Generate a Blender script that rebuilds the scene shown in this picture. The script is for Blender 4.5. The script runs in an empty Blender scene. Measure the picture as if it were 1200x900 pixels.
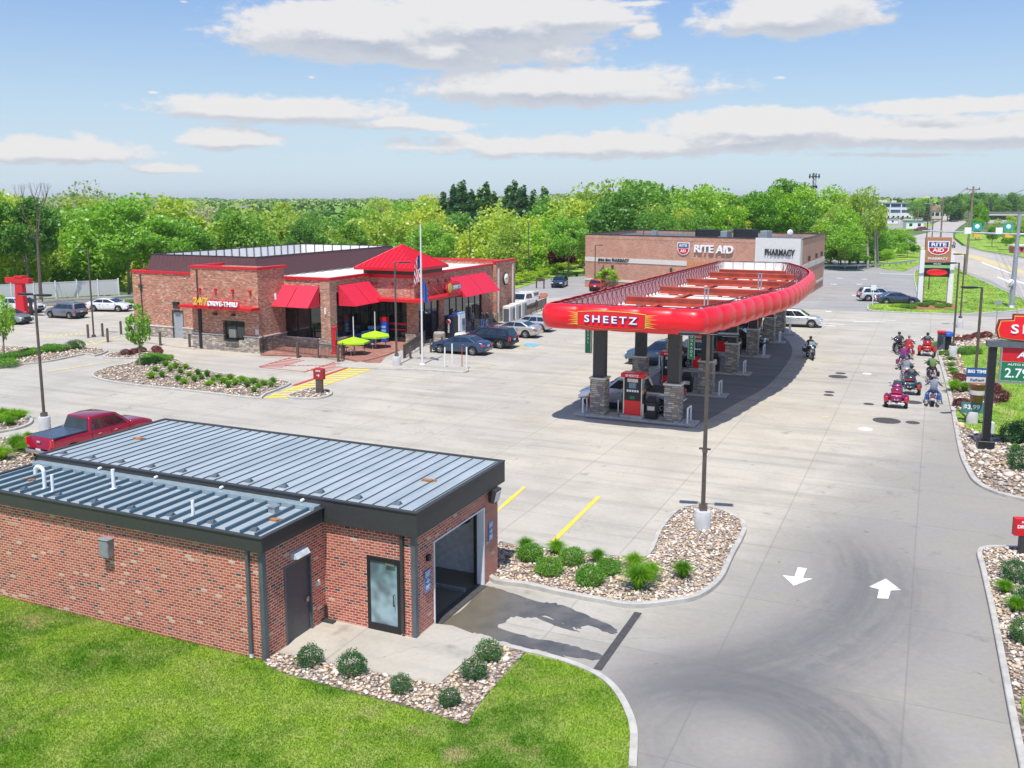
import bpy, bmesh, math, random
import numpy as np
from mathutils import Vector, Matrix
from mathutils.geometry import tessellate_polygon
R = math.radians
random.seed(7); RNG = np.random.default_rng(11)
sc = bpy.context.scene
COL = sc.collection

# ------------------------------------------------------------------ camera
FPX, CY, H = 1100.0, 405.0, 11.8
TILT = math.atan((CY - 235.0) / FPX)
cam_d = bpy.data.cameras.new('camera'); cam = bpy.data.objects.new('camera', cam_d); COL.objects.link(cam)
cam.location = (0, 0, H); cam.rotation_euler = (math.pi / 2 - TILT, 0, 0)
cam_d.sensor_fit = 'HORIZONTAL'; cam_d.sensor_width = 36.0; cam_d.lens = 36.0 * FPX / 1200.0
cam_d.shift_y = -(450.0 - CY) / 1200.0
cam_d.clip_start = 0.1; cam_d.clip_end = 9000
sc.camera = cam

# ------------------------------------------------------------------ sun and sky
SUN_AZ, SUN_EL = R(14), R(66)           # shadows fall towards +Y, turned SUN_AZ to the right
sx, sy = -math.sin(SUN_AZ), -math.cos(SUN_AZ)
sun_d = bpy.data.lights.new('sun', 'SUN'); sun = bpy.data.objects.new('sun', sun_d); COL.objects.link(sun)
sun_d.energy = 5.0; sun_d.angle = R(0.53); sun_d.color = (1.0, 0.955, 0.88)
sdir = Vector((sx * math.cos(SUN_EL), sy * math.cos(SUN_EL), math.sin(SUN_EL)))
sun.rotation_euler = sdir.to_track_quat('Z', 'Y').to_euler()
sun.location = sdir * 200
sc.view_settings.view_transform = 'Standard'; sc.view_settings.look = 'None'
sc.view_settings.gamma = 1; sc.view_settings.use_curve_mapping = False
sc.view_settings.exposure = 0.04

class NT:
    """tiny node-tree writer"""
    def __init__(s, tree): s.t = tree
    def n(s, typ, ins=None, **props):
        nd = s.t.nodes.new(typ)
        for k, v in props.items(): setattr(nd, k, v)
        for k, v in (ins or {}).items(): s.put(nd.inputs[k], v)
        return nd
    def put(s, sock, v):
        if isinstance(v, bpy.types.NodeSocket): s.t.links.new(v, sock)
        elif isinstance(v, (tuple, list)) and sock.type == 'RGBA' and len(v) == 3: sock.default_value = (*v, 1)
        else: sock.default_value = v
    def m(s, op, a, b=0.0, c=0.0, clamp=False):
        nd = s.t.nodes.new('ShaderNodeMath'); nd.operation = op; nd.use_clamp = clamp
        for i, v in enumerate((a, b, c)): s.put(nd.inputs[i], v)
        return nd.outputs[0]
    def mix(s, f, a, b, blend='MIX'):
        nd = s.t.nodes.new('ShaderNodeMix'); nd.data_type = 'RGBA'; nd.blend_type = blend
        s.put(nd.inputs[0], f); s.put(nd.inputs[6], a); s.put(nd.inputs[7], b); return nd.outputs[2]
    def ss(s, v, lo, hi, a=0.0, b=1.0):
        nd = s.t.nodes.new('ShaderNodeMapRange'); nd.interpolation_type = 'SMOOTHSTEP'
        for i, q in enumerate((v, lo, hi, a, b)): s.put(nd.inputs[i], q)
        return nd.outputs[0]
    def noise(s, vec, scale, detail=3.0, rough=0.55, dist=0.0):
        return s.n('ShaderNodeTexNoise', {'Vector': vec, 'Scale': scale, 'Detail': detail, 'Roughness': rough, 'Distortion': dist}).outputs['Fac']
    def vm(s, op, a, b=None, scale=None):
        nd = s.t.nodes.new('ShaderNodeVectorMath'); nd.operation = op
        s.put(nd.inputs[0], a)
        if b is not None: s.put(nd.inputs[1], b)
        if scale is not None: s.put(nd.inputs['Scale'], scale)
        return nd.outputs['Value'] if op in ('DOT_PRODUCT', 'LENGTH', 'DISTANCE') else nd.outputs[0]
    def ramp(s, f, stops, mode='LINEAR'):
        nd = s.t.nodes.new('ShaderNodeValToRGB'); s.put(nd.inputs[0], f); cr = nd.color_ramp; cr.interpolation = mode
        while len(cr.elements) < len(stops): cr.elements.new(0.5)
        for e, (p, c) in zip(cr.elements, stops): e.position = p; e.color = (*c, 1) if len(c) == 3 else c
        return nd.outputs[0]

def azel(px, py):
    u = (px - 600) / FPX; v = (CY - py) / FPX
    d = Vector((u, math.cos(TILT) + v * math.sin(TILT), -math.sin(TILT) + v * math.cos(TILT))).normalized()
    return math.atan2(d.x, d.y), math.asin(d.z)

world = bpy.data.worlds.new('World'); sc.world = world; world.use_nodes = True
wt = NT(world.node_tree); world.node_tree.nodes.clear()
sky = wt.n('ShaderNodeTexSky', sky_type='NISHITA')
sky.sun_disc = False; sky.sun_elevation = SUN_EL; sky.sun_rotation = math.atan2(sx, sy); sky.altitude = 300
sky.air_density = 1.0; sky.dust_density = 0.6; sky.ozone_density = 1.6
dirv = wt.n('ShaderNodeTexCoord').outputs['Generated']
# clouds in the sky, by direction: each bank is an ellipse in azimuth / elevation broken up by noise
CLOUDS = [  # cx, cy, half width, half height in hundredths of a radian-ish pixels, density
    (430,40,115,38,1.1),(520,62,120,24,1.0),(560,30,130,40,1.05),(660,20,80,24,1.0),(640,60,110,30,.7),(655,104,165,25,1.0),(740,112,90,18,.85),(930,22,85,26,1.0),
    (960,8,60,18,.8),(755,36,26,16,.7),(325,130,130,17,1.0),(400,136,70,13,.7),(480,147,80,11,.85),(268,164,55,14,.95),(60,178,95,17,.95),(120,184,60,9,.6),
    (190,198,45,9,.8),(900,152,140,22,.95),(700,172,250,20,.85),(850,168,160,18,.8),(1100,126,125,11,.85),(1090,158,150,20,.95),(1200,152,40,20,.9),(1060,182,150,7,.5),
    (365,92,13,6,.5),(915,90,16,5,.6),(620,2,60,6,.5),(735,4,70,9,.6),(215,3,14,5,.4),(180,108,12,4,.5),(560,180,120,8,.42)]
def cloud_group():
    g = bpy.data.node_groups.new('cloud_density', 'ShaderNodeTree')
    g.interface.new_socket('Vector', in_out='INPUT', socket_type='NodeSocketVector')
    g.interface.new_socket('Density', in_out='OUTPUT', socket_type='NodeSocketFloat'); g.interface.new_socket('Level', in_out='OUTPUT', socket_type='NodeSocketFloat')
    t = NT(g); gi = g.nodes.new('NodeGroupInput'); go = g.nodes.new('NodeGroupOutput')
    v = gi.outputs[0]
    sep = t.n('ShaderNodeSeparateXYZ', {0: v}); az, el = sep.outputs[0], sep.outputs[1]
    st = t.n('ShaderNodeCombineXYZ', {0: t.m('MULTIPLY', az, 1.0), 1: t.m('MULTIPLY', el, 2.1), 2: 3.7}).outputs[0]
    n1 = t.noise(st, 9.0, 2.0, .5); n2 = t.noise(st, 30.0, 7.0, .62, .15)
    wob = t.m('SUBTRACT', t.noise(st, 6.0, 2.0, .5), .5)
    best = None; sw = None; sv = None
    for cx, cy, hw, hh, dn in CLOUDS:
        a0, e0 = azel(cx, cy)
        da = t.m('MULTIPLY', t.m('SUBTRACT', az, a0), FPX / hw * .92)
        de0 = t.m('SUBTRACT', t.m('ADD', el, t.m('MULTIPLY', wob, .012)), e0)
        de = t.m('MULTIPLY', t.m('ADD', t.m('MAXIMUM', de0, 0), t.m('MULTIPLY', t.m('MINIMUM', de0, 0), 1.35)), FPX / hh * .95)
        q = t.m('SUBTRACT', dn, t.m('MULTIPLY', t.m('SQRT', t.m('ADD', t.m('MULTIPLY', da, da), t.m('MULTIPLY', de, de))), .70))
        best = q if best is None else t.m('MAXIMUM', best, q)
        w_ = t.m('POWER', 2.718, t.m('MULTIPLY', q, 9.0)); wv_ = t.m('MULTIPLY', w_, de); sw = w_ if sw is None else t.m('ADD', sw, w_); sv = wv_ if sv is None else t.m('ADD', sv, wv_)
    nn = t.m('ADD', t.m('MULTIPLY', t.m('SUBTRACT', n1, .5), .5), t.m('MULTIPLY', t.m('SUBTRACT', n2, .5), .95))
    t.put(go.inputs[0], t.m('SUBTRACT', t.m('ADD', best, nn), .12)); t.put(go.inputs[1], t.m('DIVIDE', sv, sw))
    return g
cg = cloud_group()
sepd = wt.n('ShaderNodeSeparateXYZ', {0: dirv})
az = wt.m('ARCTAN2', sepd.outputs[0], sepd.outputs[1]); el = wt.m('ARCSINE', sepd.outputs[2])
def dens(off_a, off_e):
    v = wt.n('ShaderNodeCombineXYZ', {0: wt.m('ADD', az, off_a), 1: wt.m('ADD', el, off_e), 2: 0.0}).outputs[0]
    nd = wt.n('ShaderNodeGroup', {}); nd.node_tree = cg; wt.put(nd.inputs[0], v); return nd.outputs
o0 = dens(0, 0); d0 = o0[0]; lev = o0[1]; d1 = dens(-.004, .016)[0]
cmask = wt.ss(d0, .04, .30)
shade = wt.ss(wt.m('ADD', wt.m('MULTIPLY', wt.m('SUBTRACT', d0, d1), 1.6), wt.m('MULTIPLY', lev, .55)), -.42, .42)
cthick = wt.ss(d0, .2, .9)
ccol = wt.mix(wt.m('MULTIPLY', wt.m('SUBTRACT', 1.0, shade), wt.m('ADD', .62, wt.m('MULTIPLY', cthick, .38))), (9.6, 9.4, 9.3), (5.4, 5.9, 6.9))
# the air near the horizon is paler; above it a soft blue
base = wt.mix(wt.ss(sepd.outputs[2], -.02, .30), (1.02, 1.07, 1.10), (1.40, 1.56, 1.86), 'MIX')
skyc = wt.mix(1.0, sky.outputs[0], base, 'MULTIPLY')
veil = wt.ss(sepd.outputs[2], .24, -.01, .0, .66)
skyc = wt.mix(veil, skyc, (7.6, 9.5, 11.6))
fin = wt.mix(wt.m('MULTIPLY', cmask, .93), skyc, ccol)
bg = wt.n('ShaderNodeBackground', {'Color': fin, 'Strength': 0.088})
wo = wt.n('ShaderNodeOutputWorld', {'Surface': bg.outputs[0]})

# ------------------------------------------------------------------ frames and helpers
ALPHA = math.atan2(-.41, .912)           # the site grid: a runs right and nearer, b runs away
A = Vector((math.cos(ALPHA), math.sin(ALPHA), 0)); B = Vector((-math.sin(ALPHA), math.cos(ALPHA), 0))
def G(px, py, z=0.0):
    """measured site plan: a point of the photograph's survey brought to world metres at height z"""
    u = (px - 600) / FPX; v = (CY - py) / FPX
    d = (u, math.cos(TILT) + v * math.sin(TILT), -math.sin(TILT) + v * math.cos(TILT))
    s = (z - H) / d[2]
    return (d[0] * s, d[1] * s)
def GP(pts, z=0.0): return [G(x, y, z) for x, y in pts]

def wmat(o):
    m_ = Matrix.Translation(o.location) @ Matrix.Rotation(o.rotation_euler[2], 4, 'Z')
    return wmat(o.parent) @ m_ if o.parent else m_
class MB:
    def __init__(s): s.v = []; s.f = []; s.mi = []; s.sm = []
    def add(s, vs, fs, mi=0, sm=False):
        o = len(s.v); s.v += [tuple(q) for q in vs]; s.f += [tuple(i + o for i in f) for f in fs]
        s.mi += [mi] * len(fs); s.sm += [sm] * len(fs); return s
    def box(s, c, d, rz=0.0, mi=0, ry=0.0, rx=0.0):
        hx, hy, hz = d[0] / 2, d[1] / 2, d[2] / 2
        M = Matrix.Rotation(rz, 3, 'Z') @ Matrix.Rotation(ry, 3, 'Y') @ Matrix.Rotation(rx, 3, 'X')
        vs = [Vector(c) + M @ Vector((x, y, z)) for z in (-hz, hz) for x, y in ((-hx, -hy), (hx, -hy), (hx, hy), (-hx, hy))]
        return s.add(vs, [(3, 2, 1, 0), (4, 5, 6, 7), (0, 1, 5, 4), (1, 2, 6, 5), (2, 3, 7, 6), (3, 0, 4, 7)], mi)
    def bb(s, x0, x1, y0, y1, z0, z1, mi=0): return s.box(((x0+x1)/2, (y0+y1)/2, (z0+z1)/2), (x1-x0, y1-y0, z1-z0), 0, mi)
    def frustum(s, c, d0, d1, h, mi=0):
        x, y, z = c
        vs = [(x+a*d0[0]/2, y+b*d0[1]/2, z) for a, b in ((-1,-1),(1,-1),(1,1),(-1,1))] + [(x+a*d1[0]/2, y+b*d1[1]/2, z+h) for a, b in ((-1,-1),(1,-1),(1,1),(-1,1))]
        return s.add(vs, [(3, 2, 1, 0), (4, 5, 6, 7), (0, 1, 5, 4), (1, 2, 6, 5), (2, 3, 7, 6), (3, 0, 4, 7)], mi)
    def prism(s, poly, z0, z1, mi=0, bottom=True):
        n = len(poly); ar = sum(poly[i][0]*poly[(i+1)%n][1]-poly[(i+1)%n][0]*poly[i][1] for i in range(n))
        if ar < 0: poly = poly[::-1]
        vs = [(x, y, z0) for x, y in poly] + [(x, y, z1) for x, y in poly]
        fs = [(i, (i+1) % n, n+(i+1) % n, n+i) for i in range(n)]
        tri = tessellate_polygon([[Vector((x, y, 0)) for x, y in poly]])
        def up(t):
            p = [poly[i] for i in t]; a = (p[1][0]-p[0][0])*(p[2][1]-p[0][1])-(p[2][0]-p[0][0])*(p[1][1]-p[0][1])
            return t if a > 0 else t[::-1]
        tri = [up(tuple(t)) for t in tri]
        fs += [tuple(n+i for i in t) for t in tri]
        if bottom: fs += [tuple(t[::-1]) for t in tri]
        return s.add(vs, fs, mi)
    def tube(s, p0, p1, r0, r1=None, n=8, mi=0, cap=True, sm=True):
        r1 = r0 if r1 is None else r1; p0 = Vector(p0); p1 = Vector(p1); d = (p1 - p0)
        if d.length < 1e-6: return s
        d.normalize(); t = d.orthogonal().normalized(); b = d.cross(t)
        vs = [p + (t*math.cos(2*math.pi*i/n) + b*math.sin(2*math.pi*i/n))*r for p, r in ((p0, r0), (p1, r1)) for i in range(n)]
        s.add(vs, [(i, (i+1) % n, n+(i+1) % n, n+i) for i in range(n)], mi, sm)
        if cap: s.add(vs, [tuple(range(n))[::-1], tuple(range(n, 2*n))], mi)
        return s
    def path(s, pts, r, n=8, mi=0):
        for a, b in zip(pts[:-1], pts[1:]): s.tube(a, b, r, r, n, mi)
        return s
    def lathe(s, c, prof, n=16, mi=0, axis='Z', sm=True):
        vs = []
        for r, h in prof:
            for i in range(n):
                a = 2*math.pi*i/n; x, y = r*math.cos(a), r*math.sin(a)
                q = (x, y, h) if axis == 'Z' else ((h, x, y) if axis == 'X' else (y, h, x))
                vs.append((c[0]+q[0], c[1]+q[1], c[2]+q[2]))
        m = len(prof); fs = [(j*n+i, j*n+(i+1) % n, (j+1)*n+(i+1) % n, (j+1)*n+i) for j in range(m-1) for i in range(n)]
        return s.add(vs, fs, mi, sm)
    def ell(s, c, r, n=12, m=8, mi=0, rz=0, ry=0):
        M = Matrix.Rotation(rz, 3, 'Z') @ Matrix.Rotation(ry, 3, 'Y')
        vs = []
        for j in range(m+1):
            ph = math.pi*j/m
            for i in range(n):
                a = 2*math.pi*i/n
                vs.append(Vector(c) + M @ Vector((r[0]*math.sin(ph)*math.cos(a), r[1]*math.sin(ph)*math.sin(a), -r[2]*math.cos(ph))))
        return s.add(vs, [(j*n+i, j*n+(i+1) % n, (j+1)*n+(i+1) % n, (j+1)*n+i) for j in range(m) for i in range(n)], mi, True)
    def quad(s, a, b, c, d, mi=0): return s.add([a, b, c, d], [(0, 1, 2, 3)], mi)
    def solid(s, a, b, c, d, th, mi=0):
        """a panel of thickness th behind the quad a b c d"""
        a, b, c, d = map(Vector, (a, b, c, d)); n = (b-a).cross(d-a).normalized() * -th
        vs = [a, b, c, d, a+n, b+n, c+n, d+n]
        return s.add(vs, [(0, 1, 2, 3), (7, 6, 5, 4), (4, 5, 1, 0), (5, 6, 2, 1), (6, 7, 3, 2), (7, 4, 0, 3)], mi)
    def build(s, name, mats, parent=None, world=False, bevel=0.0, subsurf=0, seg=1):
        me = bpy.data.meshes.new(name)
        vs = s.v
        if world and parent is not None:
            M = wmat(parent).inverted()
            vs = [M @ Vector(q) for q in vs]
        me.from_pydata([tuple(q) for q in vs], [], s.f)
        if not isinstance(mats, (list, tuple)): mats = [mats]
        for m_ in mats: me.materials.append(m_)
        me.polygons.foreach_set('material_index', s.mi); me.polygons.foreach_set('use_smooth', s.sm)
        me.validate(); me.update()
        # box-projected texture coordinates in metres
        uv = me.uv_layers.new(name='UVMap')
        co = np.array([q.co for q in me.vertices]); data = np.zeros((len(me.loops), 2)); 
        for p in me.polygons:
            n = p.normal
            ix = np.array([me.loops[l].vertex_index for l in p.loop_indices]); c = co[ix]
            if abs(n.z) > .75: u, v = c[:, 0], c[:, 1]
            else:
                t = Vector((-n.y, n.x, 0)).normalized(); u = c[:, 0]*t.x + c[:, 1]*t.y; v = c[:, 2]
            data[p.loop_start:p.loop_start+p.loop_total, 0] = u; data[p.loop_start:p.loop_start+p.loop_total, 1] = v
        uv.data.foreach_set('uv', data.ravel())
        o = bpy.data.objects.new(name, me); COL.objects.link(o)
        if parent is not None: o.parent = parent
        if bevel:
            b = o.modifiers.new('bevel', 'BEVEL'); b.width = bevel; b.segments = seg; b.limit_method = 'ANGLE'; b.angle_limit = R(35)
        if subsurf:
            q = o.modifiers.new('subdivision', 'SUBSURF'); q.levels = subsurf; q.render_levels = subsurf
        return o

def tag(o, label=None, cat=None, group=None, kind=None):
    if label: o['label'] = label
    if cat: o['category'] = cat
    if group: o['group'] = group
    if kind: o['kind'] = kind
    return o
def thing(name, label, cat, loc=(0, 0, 0), rz=0.0, group=None):
    o = bpy.data.objects.new(name, None); COL.objects.link(o); o.empty_display_size = .3
    if len(loc) == 2: loc = (*loc, 0)
    o.location = loc; o.rotation_euler = (0, 0, rz); return tag(o, label, cat, group)
def copy_tree(o, parent=None):
    c = o.copy(); COL.objects.link(c); c.parent = parent
    for ch in list(CHILD.get(o.name, o.children)): copy_tree(ch, c)
    return c
CHILD = {}
def mesh_arrays(name, V, F, mat, parent=None, smooth=False):
    """fast mesh from arrays: V (n,3), F (m,k)"""
    me = bpy.data.meshes.new(name); k = F.shape[1]
    me.vertices.add(len(V)); me.vertices.foreach_set('co', V.astype(np.float32).ravel())
    me.loops.add(F.size); me.loops.foreach_set('vertex_index', F.astype(np.int32).ravel())
    me.polygons.add(len(F)); me.polygons.foreach_set('loop_start', np.arange(0, F.size, k, dtype=np.int32))
    me.polygons.foreach_set('loop_total', np.full(len(F), k, dtype=np.int32))
    if smooth: me.polygons.foreach_set('use_smooth', np.ones(len(F), dtype=bool))
    for m_ in (mat if isinstance(mat, (list, tuple)) else [mat]): me.materials.append(m_)
    me.update(calc_edges=True)
    o = bpy.data.objects.new(name, me); COL.objects.link(o)
    if parent is not None: o.parent = parent
    return o

def text_obj(name, s, size, loc, d, mat, parent=None, th=.02, bold=.0, width=None, up=(0, 0, 1), align='CENTER', shear=0.0, world=True, sp=1.0):
    cu = bpy.data.curves.new(name, 'FONT'); cu.body = s; cu.size = size; cu.extrude = th; cu.offset = bold; cu.align_x = align; cu.align_y = 'CENTER'; cu.shear = shear; cu.space_character = sp
    cu.resolution_u = 3
    t = bpy.data.objects.new(name, cu); COL.objects.link(t); bpy.context.view_layer.update()
    me = bpy.data.meshes.new_from_object(t.evaluated_get(bpy.context.evaluated_depsgraph_get()))
    COL.objects.unlink(t); bpy.data.objects.remove(t)
    me.materials.clear(); me.materials.append(mat)
    x = Vector(d).normalized(); y = Vector(up).normalized(); z = x.cross(y).normalized(); y = z.cross(x)
    if width and len(me.vertices):
        xs = [q.co.x for q in me.vertices]; w0 = max(xs) - min(xs); k = width / w0
        for q in me.vertices: q.co.x *= k
    M = Matrix((x, y, z)).transposed().to_4x4(); M.translation = Vector(loc)
    if parent is not None and world:
        M = wmat(parent).inverted() @ M
    me.transform(M); me.name = name
    o = bpy.data.objects.new(name, me); COL.objects.link(o)
    if parent is not None: o.parent = parent
    return o

# ------------------------------------------------------------------ materials
def new_mat(name):
    m_ = bpy.data.materials.new(name); m_.use_nodes = True; t = NT(m_.node_tree); m_.node_tree.nodes.clear()
    out = t.n('ShaderNodeOutputMaterial'); return m_, t, out
def mat(name, c, rough=.5, metal=0.0, var=.12, scale=6.0, bump=0.0, bscale=40.0, spec=.5, coat=0.0, emit=None, es=0.0):
    m_, t, out = new_mat(name)
    P = t.n('ShaderNodeTexCoord').outputs['Object']
    nz = t.noise(P, scale, 5.0, .6)
    dark = tuple(q * (1 - var) for q in c); light = tuple(min(1, q * (1 + var)) for q in c)
    col = t.mix(t.ss(nz, .3, .7), dark, light)
    p = t.n('ShaderNodeBsdfPrincipled', {'Base Color': col, 'Roughness': rough, 'Metallic': metal, 'Specular IOR Level': spec, 'Coat Weight': coat, 'Coat Roughness': .05})
    if var: t.put(p.inputs['Roughness'], t.ss(nz, .2, .8, max(0, rough - .06), min(1, rough + .08)))
    if bump:
        b = t.n('ShaderNodeBump', {'Strength': .6, 'Distance': bump, 'Height': t.noise(P, bscale, 4.0)})
        t.put(p.inputs['Normal'], b.outputs[0])
    if emit: t.put(p.inputs['Emission Color'], emit); t.put(p.inputs['Emission Strength'], es)
    t.put(out.inputs[0], p.outputs[0]); return m_

def brick_mat(name, w, h, mortar, stops, mcol, rough=.85, jitter=0.0, bump=.006):
    m_, t, out = new_mat(name)
    uv = t.n('ShaderNodeUVMap').outputs[0]; s_ = t.n('ShaderNodeSeparateXYZ', {0: uv}); u, v = s_.outputs[0], s_.outputs[1]
    row = t.m('FLOOR', t.m('DIVIDE', v, h)); fv = t.m('FRACT', t.m('DIVIDE', v, h))
    off = t.m('MULTIPLY', t.m('MODULO', row, 2.0), .5)
    if jitter:
        rn = t.n('ShaderNodeTexWhiteNoise', {'W': row}, noise_dimensions='1D').outputs[0]; off = t.m('ADD', off, t.m('MULTIPLY', rn, jitter))
    uu = t.m('ADD', t.m('DIVIDE', u, w), off); cell = t.m('FLOOR', uu); fu = t.m('FRACT', uu)
    rnd = t.n('ShaderNodeTexWhiteNoise', {'Vector': t.n('ShaderNodeCombineXYZ', {0: t.m('ADD', t.m('MULTIPLY', cell, 1.37), .31), 1: t.m('ADD', t.m('MULTIPLY', row, 2.71), .57), 2: 1.3}).outputs[0]}, noise_dimensions='3D')
    col = t.ramp(rnd.outputs['Value'], stops, 'CONSTANT')
    fine = t.noise(t.n('ShaderNodeTexCoord').outputs['Object'], 25.0, 4.0)
    big = t.noise(t.n('ShaderNodeTexCoord').outputs['Object'], .7, 3.0)
    col = t.mix(1.0, col, t.ramp(fine, [(.2, (.72, .72, .72)), (.8, (1.15, 1.15, 1.15))]), 'MULTIPLY')
    col = t.mix(1.0, col, t.ramp(big, [(.3, (.86, .86, .86)), (.7, (1.08, 1.08, 1.08))]), 'MULTIPLY')
    eu = t.m('MINIMUM', fu, t.m('SUBTRACT', 1.0, fu)); ev = t.m('MINIMUM', fv, t.m('SUBTRACT', 1.0, fv))
    d = t.m('MINIMUM', t.m('MULTIPLY', eu, w), t.m('MULTIPLY', ev, h))
    mk = t.ss(d, mortar * .35, mortar * .65)
    col = t.mix(mk, mcol, col)
    p = t.n('ShaderNodeBsdfPrincipled', {'Base Color': col, 'Roughness': rough})
    hgt = t.m('ADD', mk, t.m('MULTIPLY', rnd.outputs['Value'], .5 if jitter else .1))
    t.put(p.inputs['Normal'], t.n('ShaderNodeBump', {'Strength': .8, 'Distance': bump, 'Height': hgt}).outputs[0])
    t.put(out.inputs[0], p.outputs[0]); return m_

M = {}
M['brick'] = brick_mat('red_brick', .195, .078, .018, [(0, (.50, .085, .038)), (.25, (.60, .125, .06)), (.50, (.45, .068, .036)), (.70, (.56, .155, .085)), (.885, (.26, .055, .04)), (.945, (.09, .06, .06)), (.965, (.68, .46, .33)), (.99, (.58, .28, .18))], (.62, .54, .46))
M['brick_store'] = brick_mat('tumbled_brick', .25, .095, .020, [(0, (.48, .15, .075)), (.25, (.57, .22, .12)), (.5, (.43, .12, .065)), (.68, (.60, .31, .19)), (.85, (.25, .09, .06)), (.93, (.66, .48, .36)), (.97, (.16, .08, .07))], (.56, .43, .34))
M['brick_pier'] = brick_mat('tan_brick', .25, .095, .020, [(0, (.46, .21, .13)), (.3, (.52, .27, .17)), (.55, (.40, .17, .10)), (.8, (.28, .12, .08)), (.9, (.62, .42, .32))], (.55, .46, .38))
M['brick_tan'] = brick_mat('pharmacy_brick', .30, .10, .014, [(0, (.54, .27, .18)), (.3, (.60, .31, .21)), (.6, (.50, .235, .155)), (.85, (.58, .33, .24))], (.58, .40, .31))
M['stone'] = brick_mat('ledge_stone', .34, .11, .016, [(0, (.38, .32, .26)), (.2, (.52, .45, .37)), (.38, (.27, .24, .22)), (.55, (.60, .52, .42)), (.7, (.33, .30, .29)), (.85, (.46, .35, .25)), (.94, (.68, .62, .53))], (.16, .14, .125), jitter=.9, bump=.04)
M['paver'] = brick_mat('red_paver', .22, .11, .012, [(0, (.40, .17, .12)), (.3, (.34, .13, .09)), (.6, (.46, .22, .16)), (.85, (.30, .12, .09))], (.32, .22, .18))
M['bronze'] = mat('bronze_trim', (.046, .045, .046), .5, 0, .1)
M['bronze_pole'] = mat('bronze_pole', (.13, .105, .09), .45, .3, .15)
M['dark_metal'] = mat('dark_metal', (.03, .031, .033), .4, .4, .15)
M['black'] = mat('black_plastic', (.016, .016, .018), .45)
M['steel'] = mat('steel', (.52, .53, .55), .3, .9, .08)
M['galv'] = mat('galvanised', (.42, .45, .48), .45, .6, .12)
M['white'] = mat('white_paint', (.78, .78, .77), .45, 0, .05)
M['pvc'] = mat('white_pvc', (.80, .81, .83), .35, 0, .04)
M['offwhite'] = mat('roof_membrane', (.80, .76, .71), .7, 0, .08, 1.5)
M['red'] = mat('gloss_red', (.82, .008, .018), .36, 0, 0, coat=.2)
M['red_flat'] = mat('red_trim', (.62, .012, .022), .4, 0, .06)
M['awning'] = mat('awning_red', (.68, .018, .055), .6, 0, .05, 3, bump=.002)
M['redoxide'] = mat('red_oxide_steel', (.46, .075, .04), .6, 0, .22, 1.4)
M['tower_red'] = mat('red_standing_seam', (.64, .012, .03), .35, .1, .06)
M['mansard'] = mat('maroon_siding', (.115, .05, .05), .5, 0, .1)
M['door'] = mat('charcoal_door', (.075, .085, .10), .4, .1, .1)
M['trimgrey'] = mat('corner_trim', (.12, .14, .16), .4, .2, .1)
M['seam'] = mat('roof_seam', (.30, .38, .42), .4, .2, .08); M['rib'] = mat('roof_rib', (.075, .15, .20), .45, .2, .1)  # rib colour darkened to stand in for the ribs' shaded sides
M['green_sign'] = mat('green_sign', (.01, .19, .085), .35)
def worn(name, c, lo, hi, base=(.46, .42, .36)):
    m_, t, out = new_mat(name); P = t.n('ShaderNodeNewGeometry').outputs['Position']
    k = t.ss(t.m('ADD', t.m('MULTIPLY', t.noise(P, 9.0, 6.0, .75), .6), t.m('MULTIPLY', t.noise(P, 1.2, 3.0), .4)), lo, hi)
    p = t.n('ShaderNodeBsdfPrincipled', {'Base Color': t.mix(k, c, base), 'Roughness': .8}); t.put(out.inputs[0], p.outputs[0]); return m_
M['yellow'] = worn('traffic_yellow', (.80, .62, .02), .47, .66); M['yellow_worn'] = worn('worn_yellow', (.70, .55, .15), .40, .60)
M['white_mark'] = worn('white_marking', (.78, .78, .78), .47, .66, (.36, .35, .34)); M['red_mark'] = worn('red_marking', (.50, .05, .04), .55, .75)
M['blue_mark'] = mat('blue_marking', (.16, .42, .58), .8, 0, .2, 4)
M['letter_white'] = mat('letter_white', (.85, .86, .88), .35, 0, .02)
M['gold'] = mat('gold_trim', (.80, .52, .07), .4, .1, .1)
M['blue'] = mat('blue_plastic', (.02, .10, .48), .4)
M['sky_blue'] = mat('pale_blue_panel', (.30, .48, .75), .4)
M['lime'] = mat('lime_fabric', (.40, .72, .015), .6, 0, .06)
M['rust'] = mat('rust_patch', (.38, .16, .06), .8, 0, .3, 12)
M['tyre'] = mat('tyre_rubber', (.02, .02, .021), .8, 0, .2)
M['rim'] = mat('alloy', (.55, .56, .58), .3, .85, .05)
M['chrome'] = mat('chrome', (.75, .76, .78), .12, 1.0, .02)
M['head_lamp'] = mat('lamp_lens', (.75, .77, .80), .1, .1, .05, coat=.8)
M['tail_lamp'] = mat('tail_lens', (.55, .01, .012), .2, 0, .05, coat=.8)
M['interior'] = mat('interior', (.05, .05, .055), .8)
M['lens'] = mat('lamp_glass', (.55, .58, .60), .2)
M['wood_pole'] = mat('wood_pole', (.24, .19, .15), .85, 0, .25, 3)
M['vinyl'] = mat('white_vinyl', (.62, .60, .60), .5, 0, .04)
M['cream'] = mat('cream_panel', (.66, .62, .56), .7, 0, .06)
M['roof_dark'] = mat('dark_roof', (.12, .13, .15), .8, 0, .15, .8)
M['mulch'] = mat('red_mulch', (.36, .13, .07), .9, 0, .3, 8, bump=.02)
M['iron'] = mat('cast_iron', (.09, .085, .085), .7, .3, .2)
M['skin'] = mat('skin', (.50, .27, .18), .55, 0, .06)
M['hair'] = mat('hair', (.05, .03, .02), .7)
M['leather'] = mat('black_leather', (.02, .02, .022), .5)
M['denim'] = mat('denim', (.08, .16, .38), .85, 0, .15, 12)
M['vest'] = mat('grey_vest', (.17, .19, .24), .7)
M['purple'] = mat('purple_shirt', (.20, .02, .14), .8)
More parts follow.
